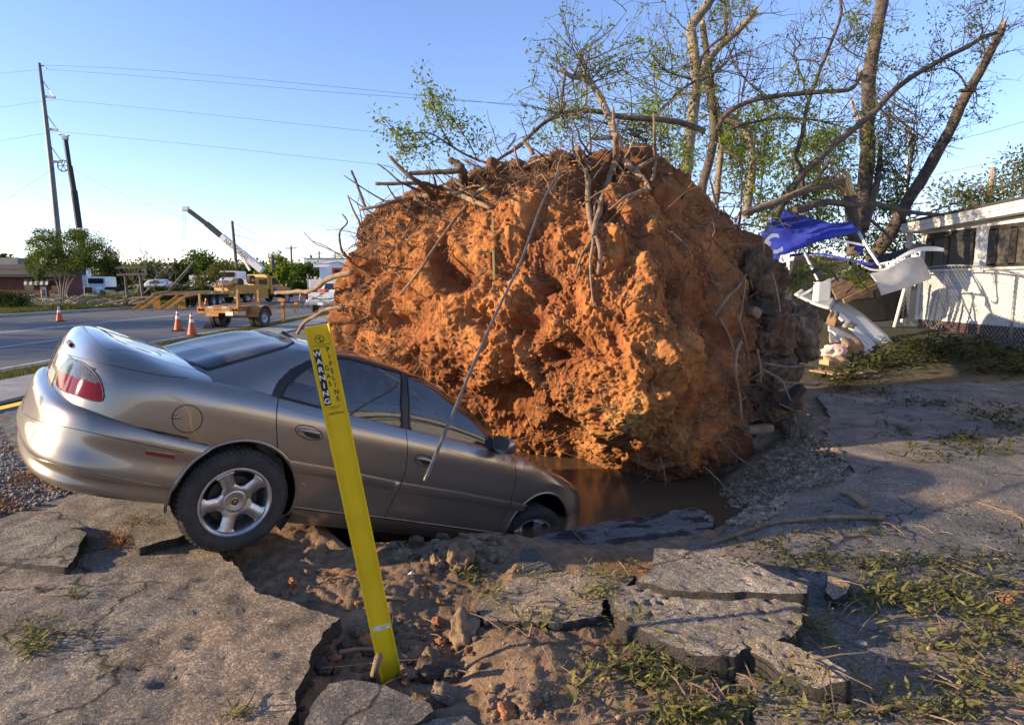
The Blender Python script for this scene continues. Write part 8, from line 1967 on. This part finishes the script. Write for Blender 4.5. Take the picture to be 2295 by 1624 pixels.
for (x, y, s_, k_, lb, fl) in big: clod(x, y, s_, k_, lb, None, fl)
rn = random.Random(17)
def scatter(poly, n_):
    out = []; xs_ = [p[0] for p in poly]; ys2 = [p[1] for p in poly]
    while len(out) < n_:
        x, y = rn.uniform(min(xs_), max(xs_)), rn.uniform(min(ys2), max(ys2))
        if in_poly(np.array([[x, y]]), poly)[0]: out.append((x, y))
    return out
for (x, y) in scatter([(730, 1430), (860, 1400), (1060, 1360), (1075, 1500), (1000, 1540), (720, 1520), (700, 1470)], 70): clod(x, y, rn.choice((10, 13, 16, 20, 26, 32)), rn.choice(('dirt', 'dirt', 'red', 'dark')), 'brown dirt clod in the torn ground around the post foot', 'clods around the post foot')
for (x, y) in scatter([(870, 1225), (960, 1195), (1110, 1200), (1140, 1225), (1120, 1270), (1000, 1290), (900, 1260)], 60): clod(x, y, rn.choice((12, 16, 20, 26, 34)), rn.choice(('dirt', 'grey', 'grey', 'dark')), 'crumbly grey-brown clod heaped beside the car sill', 'clods beside the car sill')
for (x, y) in scatter([(560, 1270), (700, 1270), (880, 1300), (1050, 1330), (860, 1390), (760, 1375), (640, 1340)], 44): clod(x, y, rn.choice((7, 9, 12, 16)), rn.choice(('dirt', 'red', 'dirt')), 'small reddish crumb on the bare dirt behind the slab tip', 'crumbs on the bare dirt')
for (x, y) in scatter([(1080, 1540), (1240, 1560), (1300, 1610), (1100, 1624)], 30): clod(x, y, rn.choice((8, 12, 18, 24)), rn.choice(('dirt', 'dirt', 'grey')), 'loose clod below the leafy dirt mound', 'clods below the dirt mound')
for (x, y) in scatter([(650, 1600), (672, 1530), (700, 1470), (730, 1480), (700, 1560), (680, 1610)], 16): clod(x, y, rn.choice((10, 16, 22)), 'dark', 'dark rubble lying in the crack beside the left slab', 'rubble in the crack')
# ---- gravel on the bank of the hole: nobody could count it
def gravel(name, label, poly, n_, smin, smax, col, seed, m='earth'):
    mb_v, mb_f = [], []; r2_ = random.Random(seed)
    pts = scatter(poly, n_); o_ = 0; V = []; F = []
    for (x, y) in pts:
        p = ray_ground(x, y); s_ = r2_.uniform(smin, smax) * (1.8 if r2_.random() < .06 else 1)
        for v in iv: V.append((p.x + v.x * s_ * r2_.uniform(.7, 1.2), p.y + v.y * s_ * r2_.uniform(.7, 1.2), p.z + s_ * .3 + v.z * s_ * r2_.uniform(.5, .9)))
        F += [tuple(i + o_ for i in f) for f in jf]; o_ += len(iv)
    nv = len(V); c_ = np.repeat(np.array(col)[None] * np.random.RandomState(seed).uniform(.6, 1.35, (len(pts), 1)), len(iv), 0)
    o = npmesh(name, np.array(V), np.array(F), m, None, smooth=False, col=c_); tag(o, label, 'gravel', kind='stuff'); return o
gravel('gravel', 'pale gravel spilled on the bank of the water hole', [(1560, 1150), (1600, 1128), (1680, 1110), (1740, 1085), (1830, 1060), (1900, 1040), (1880, 1075), (1780, 1100), (1740, 1150), (1690, 1180), (1600, 1172)], 1500, .010, .026, (.30, .225, .155), 4)
gravel('gravel', 'loose stones sliding down the bank under the root ball', [(1600, 1110), (1700, 1030), (1780, 960), (1860, 985), (1900, 1035), (1740, 1085), (1640, 1120)], 900, .010, .030, (.26, .185, .12), 5)
gravel('gravel', 'gravel and grit scattered over the lot beside the water hole', [(1850, 980), (1990, 1010), (2294, 1040), (2294, 1180), (1980, 1150), (1900, 1070)], 300, .003, .008, (.20, .17, .14), 6)
gravel('gravel', 'grit and pebbles on the lot around the pavement slabs', [(1100, 1420), (1500, 1480), (2294, 1420), (2294, 1624), (1080, 1624)], 700, .002, .007, (.22, .165, .115), 7)
gravel('gravel', 'grit scattered over the asphalt left of the post', [(0, 1240), (400, 1240), (720, 1390), (640, 1624), (0, 1624)], 260, .0015, .0045, (.22, .17, .12), 8)
gravel('gravel', 'grey roadside gravel behind the rear bumper', [(-40, 900), (60, 1060), (360, 1090), (200, 1095), (0, 1160), (-40, 1160)], 1400, .006, .018, (.24, .22, .20), 9)
# ---- shredded leaves
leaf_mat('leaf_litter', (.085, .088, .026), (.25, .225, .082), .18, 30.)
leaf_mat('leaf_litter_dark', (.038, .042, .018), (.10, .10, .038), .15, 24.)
leaf_mat('straw_litter', (.20, .085, .03), (.30, .15, .06), .15, 10.)
def litter(name, label, blobs, n_, size, m, seed, pile=.04, aspect=.2, cat='leaf litter'):
    """blobs: (px,py,rx,ry,weight)"""
    r2_ = random.Random(seed); wts = [b[4] for b in blobs]; V = []; F = []
    for i in range(n_):
        b_ = r2_.choices(blobs, wts)[0]; g = r2_.gauss
        x, y = b_[0] + g(0, .5) * b_[2], b_[1] + g(0, .5) * b_[3]
        if y > 1660: continue
        p = ray_ground(x, y); k_ = mnoise.noise(Vector((p.x * 4, p.y * 4, seed)))
        if k_ < -.05 and r2_.random() < .8: continue
        p = p + Vector((0, 0, .003 + r2_.random() ** 2 * pile)); a = r2_.uniform(0, 6.28); el = g(.08, .30); L = size * r2_.uniform(.5, 1.35)
        d = Vector((math.cos(a) * math.cos(el), math.sin(a) * math.cos(el), math.sin(el))); s_ = d.cross(Vector((g(0, .35), g(0, .35), 1))).normalized(); n_v = s_.cross(d); w_ = L * aspect * r2_.uniform(.6, 1.3) * .5; bend = r2_.uniform(-.15, .25) * L
        o_ = len(V); q1 = p + d * L * .35 + n_v * bend * .7; q2 = p + d * L * .7 + n_v * bend
        V += [p, q1 + s_ * w_, q2 + s_ * w_ * .8, p + d * L + n_v * bend * .5, q2 - s_ * w_ * .8, q1 - s_ * w_]; F += [(o_, o_ + 1, o_ + 5, o_), (o_ + 1, o_ + 2, o_ + 4, o_ + 5), (o_ + 2, o_ + 3, o_ + 4, o_ + 2)]
    mb = MB(); mb.v = [tuple(v) for v in V]; mb.f = [tuple(dict.fromkeys(f)) for f in F]
    me = bpy.data.meshes.new(name); me.from_pydata(mb.v, [], mb.f); me.update(); o = mkobj(name, me, m); tag(o, label, cat, kind='stuff'); return o
litter('leaf_litter', 'thick drift of shredded green leaves on the lot beside the small asphalt block', [(2060, 1335, 200, 60, 5), (2230, 1360, 120, 70, 4), (1960, 1320, 100, 50, 3), (2150, 1430, 200, 60, 2.5), (2250, 1520, 120, 90, 3), (2150, 1590, 180, 50, 2.5), (1850, 1400, 60, 60, 1.2), (2000, 1500, 200, 90, 1.2), (1900, 1600, 160, 40, 1.)], 3000, .062, 'leaf_litter', 21, .06)
litter('leaf_litter', 'shredded leaves spread over the dirt mound below the pitted slab', [(1500, 1560, 130, 90, 4), (1420, 1510, 120, 60, 3), (1570, 1600, 110, 50, 3), (1330, 1540, 60, 50, 1.2), (1460, 1480, 140, 40, 2), (1560, 1500, 80, 40, 1.2), (1740, 1560, 120, 70, 1.2), (1230, 1395, 120, 24, 1)], 1700, .06, 'leaf_litter', 22, .05)
litter('leaf_litter', 'leaf scraps caught along the edge of the flat slab', [(1330, 1330, 60, 36, 3), (1290, 1385, 100, 18, 2.5), (1110, 1335, 30, 20, 1.4), (1250, 1290, 90, 10, 1.4), (1350, 1290, 60, 20, 1.6), (1380, 1390, 80, 30, 1.6), (1400, 1270, 70, 24, 1.2)], 850, .052, 'leaf_litter', 23, .05)
litter('leaf_litter', 'small tuft of torn grass lying on the left slab', [(105, 1425, 66, 34, 4), (95, 1455, 60, 12, 1.5)], 420, .065, 'leaf_litter', 24, .05, .14); litter('leaf_litter', 'few torn blades on the left slab beside the tuft', [(242, 1505, 22, 10, 2), (155, 1335, 30, 8, 1), (530, 1600, 40, 14, 1.2), (640, 1620, 30, 8, .6)], 120, .05, 'leaf_litter', 25, .02, .14)
litter('leaf_litter', 'torn grass hanging on the big crumbly clod', [(1045, 1275, 34, 20, 3), (1060, 1300, 20, 26, 1), (905, 1240, 20, 20, .8)], 260, .06, 'leaf_litter', 26, .04, .16)
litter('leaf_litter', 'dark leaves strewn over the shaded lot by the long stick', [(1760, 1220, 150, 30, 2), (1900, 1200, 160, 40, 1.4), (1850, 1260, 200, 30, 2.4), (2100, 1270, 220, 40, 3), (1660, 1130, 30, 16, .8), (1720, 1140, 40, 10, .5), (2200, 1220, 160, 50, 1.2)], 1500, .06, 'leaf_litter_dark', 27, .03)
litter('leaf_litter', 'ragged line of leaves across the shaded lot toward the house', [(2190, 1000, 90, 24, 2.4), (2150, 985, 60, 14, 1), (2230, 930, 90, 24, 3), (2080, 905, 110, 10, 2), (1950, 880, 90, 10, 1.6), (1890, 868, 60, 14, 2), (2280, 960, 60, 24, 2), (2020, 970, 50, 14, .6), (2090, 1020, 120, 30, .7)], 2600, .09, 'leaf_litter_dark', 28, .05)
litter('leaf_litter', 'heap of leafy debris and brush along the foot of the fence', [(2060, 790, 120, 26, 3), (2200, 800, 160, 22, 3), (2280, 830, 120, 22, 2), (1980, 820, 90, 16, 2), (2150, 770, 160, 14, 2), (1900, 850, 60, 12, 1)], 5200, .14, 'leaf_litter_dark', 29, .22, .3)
litter('pine_straw', 'rusty pine straw matted on the gravel behind the rear bumper', [(70, 1080, 70, 20, 3), (170, 1095, 60, 12, 2), (20, 1130, 50, 20, 2), (130, 1065, 40, 10, 1), (260, 1210, 36, 24, 1.6), (300, 1170, 30, 14, .6)], 2600, .07, 'straw_litter', 30, .02, .06)
# ---- sticks
def stick(label, pts, w0, w1, m='root_bark', name='stick', lift=.01, leaves_=False):
    P = [ray_ground(x, y) + Vector((0, 0, lift)) for x, y in pts]; P = smooth_path(P, 5); k_ = len(P); r = [max(.002, lerp(w0, w1, i / (k_ - 1)) / F_PX * P[i].y * .5) for i in range(k_)]
    for i in range(k_): P[i] = P[i] + Vector((0, 0, r[i] * .9)) + Vector(mnoise.noise_vector(P[i] * 6)) * r[i] * .5
    o = MB().tube(P, r, 8, wob=.08).build(name, m, None, smooth=True); tag(o, label, 'stick'); return o
stick('longest brown stick lying bent on the shaded lot right of the water hole', [(1572, 1228), (1640, 1207), (1720, 1180), (1800, 1170), (1880, 1166), (1976, 1166)], 7, 12)
stick('pale short stick beside the pine cone drift of leaves', [(2078, 1462), (2098, 1440), (2145, 1418)], 9, 8, 'root_pale'); stick('grey flat strip of bark lying on the lot above the longest stick', [(1882, 1105), (1910, 1118), (1938, 1140)], 10, 18, 'root_pale')
stick('pale stick at the picture foot under the leaf drift on the mound', [(1380, 1618), (1450, 1600), (1560, 1588), (1640, 1578)], 12, 7, 'root_pale'); stick('thin forked twig on the flat slab beside the dark wedge', [(1160, 1283), (1185, 1272), (1215, 1262)], 5, 3, 'root_pale'); stick('short thick twig lying on the flat slab', [(1182, 1372), (1192, 1400), (1186, 1430)], 6, 5, 'root_pale')
stick('thin pale root trailing over the wet asphalt sheet', [(1280, 1190), (1310, 1220), (1345, 1240), (1385, 1260), (1410, 1295)], 3, 2, 'root_pale'); stick('bent twig on the left slab near its broken edge', [(520, 1618), (548, 1595), (572, 1555)], 6, 4, 'root_bark'); stick('small twig lying on the left slab', [(92, 1336), (150, 1337)], 2.5, 1.5, 'root_pale'); stick('pale root stub on the dirt beside the post', [(845, 1342), (878, 1345), (910, 1352)], 4, 9, 'root_pale')
stick('long thin twig lying across the foot of the post', [(720, 1520), (800, 1512), (900, 1502), (985, 1500)], 2.5, 1.5, 'root_pale', lift=.05); stick('dark branch lying behind the post foot', [(760, 1480), (800, 1472), (850, 1470)], 12, 8, 'root_bark', lift=.03); stick('pale splintered stick leaning by the car front wheel', [(1155, 1208), (1172, 1192), (1185, 1172)], 6, 9, 'root_pale', lift=.05)
stk_ = MB().tube([ray_ground(832, 1518) - Vector((0, 0, .03)), W(848, 1470, 2.62)], [.016, .017], 8, wob=.08).build('stake_stub', 'root_bark', None, smooth=True); tag(stk_, 'short reddish stake stub standing against the post foot', 'stake')
mb = MB(); r2_ = random.Random(41)
for (bx_, by_, rx, ry, n_) in ((2050, 1400, 260, 120, 70), (1500, 1540, 200, 80, 40), (2100, 1200, 220, 90, 30), (1200, 1400, 140, 60, 14), (2150, 800, 200, 40, 50), (950, 1450, 120, 60, 16), (2080, 1580, 240, 40, 30)):
    for i in range(n_):
        x, y = bx_ + r2_.uniform(-1, 1) * rx, by_ + r2_.uniform(-1, 1) * ry
        if y > 1640: continue
        p = ray_ground(x, y) + Vector((0, 0, .008)); a = r2_.uniform(0, 6.28); L = r2_.uniform(.06, .30) * (1.6 if y < 900 else 1); d = Vector((math.cos(a), math.sin(a), r2_.uniform(-.02, .2))); mb.tube([p, p + d * L * .5 + Vector((0, 0, r2_.uniform(0, .02))), p + d * L], [.004, .003, .0015], 4)
o = mb.build('twig_litter', 'root_bark'); tag(o, 'thin twigs scattered among the leaves', 'twigs', kind='stuff')
pp_ = ray_ground(920, 1288); o = MB().add([pp_ + Vector(v) for v in ((-.02, 0, .004), (.0, -.012, .014), (.022, .002, .006), (.004, .016, .018), (-.012, .014, .006))], [(0, 1, 3), (1, 2, 3), (0, 3, 4)]).build('paper_scrap', 'print_white'); tag(o, 'crumpled scrap of white paper on the dirt beside the post', 'paper')
o = lump('stone', ray_ground(1928, 1446) + Vector((0, 0, .01)), (.026, .02, .014), 'earth', None, 26, (.38, .32, .24), sub=3, amp=.35); tag(o, 'pale smooth stone on the lot below the leaf drift', 'stone')
# ---- pine cone
mat('cone_scale', (.22, .10, .045), .8, col2=(.32, .17, .08), scale=30)
pc = thing('pine_cone', 'brown pine cone lying in the leaf drift', 'pine cone', ray_ground(2252, 1352) + Vector((0, 0, .022))); MB().lathe([(-.035, .004), (-.02, .02), (0, .024), (.025, .016), (.04, .004)], (0, 0, 0), (1, .2, .1), 12).build('core', 'root_dark', pc, smooth=True)
for i in range(70):
    u = i / 69; a = i * 2.39996; x = -.036 + .076 * u; r0 = .012 + .021 * math.sin(math.pi * min(1, .12 + u * .85)); M_ = Matrix.Translation((x, 0, 0)) @ Matrix.Rotation(a, 4, 'X') @ Matrix.Translation((0, 0, r0)) @ Matrix.Rotation(-.5, 4, 'Y')
    MB().box(0, 0, 0, .014, .013, .006, M_).build('scale', 'cone_scale', pc)
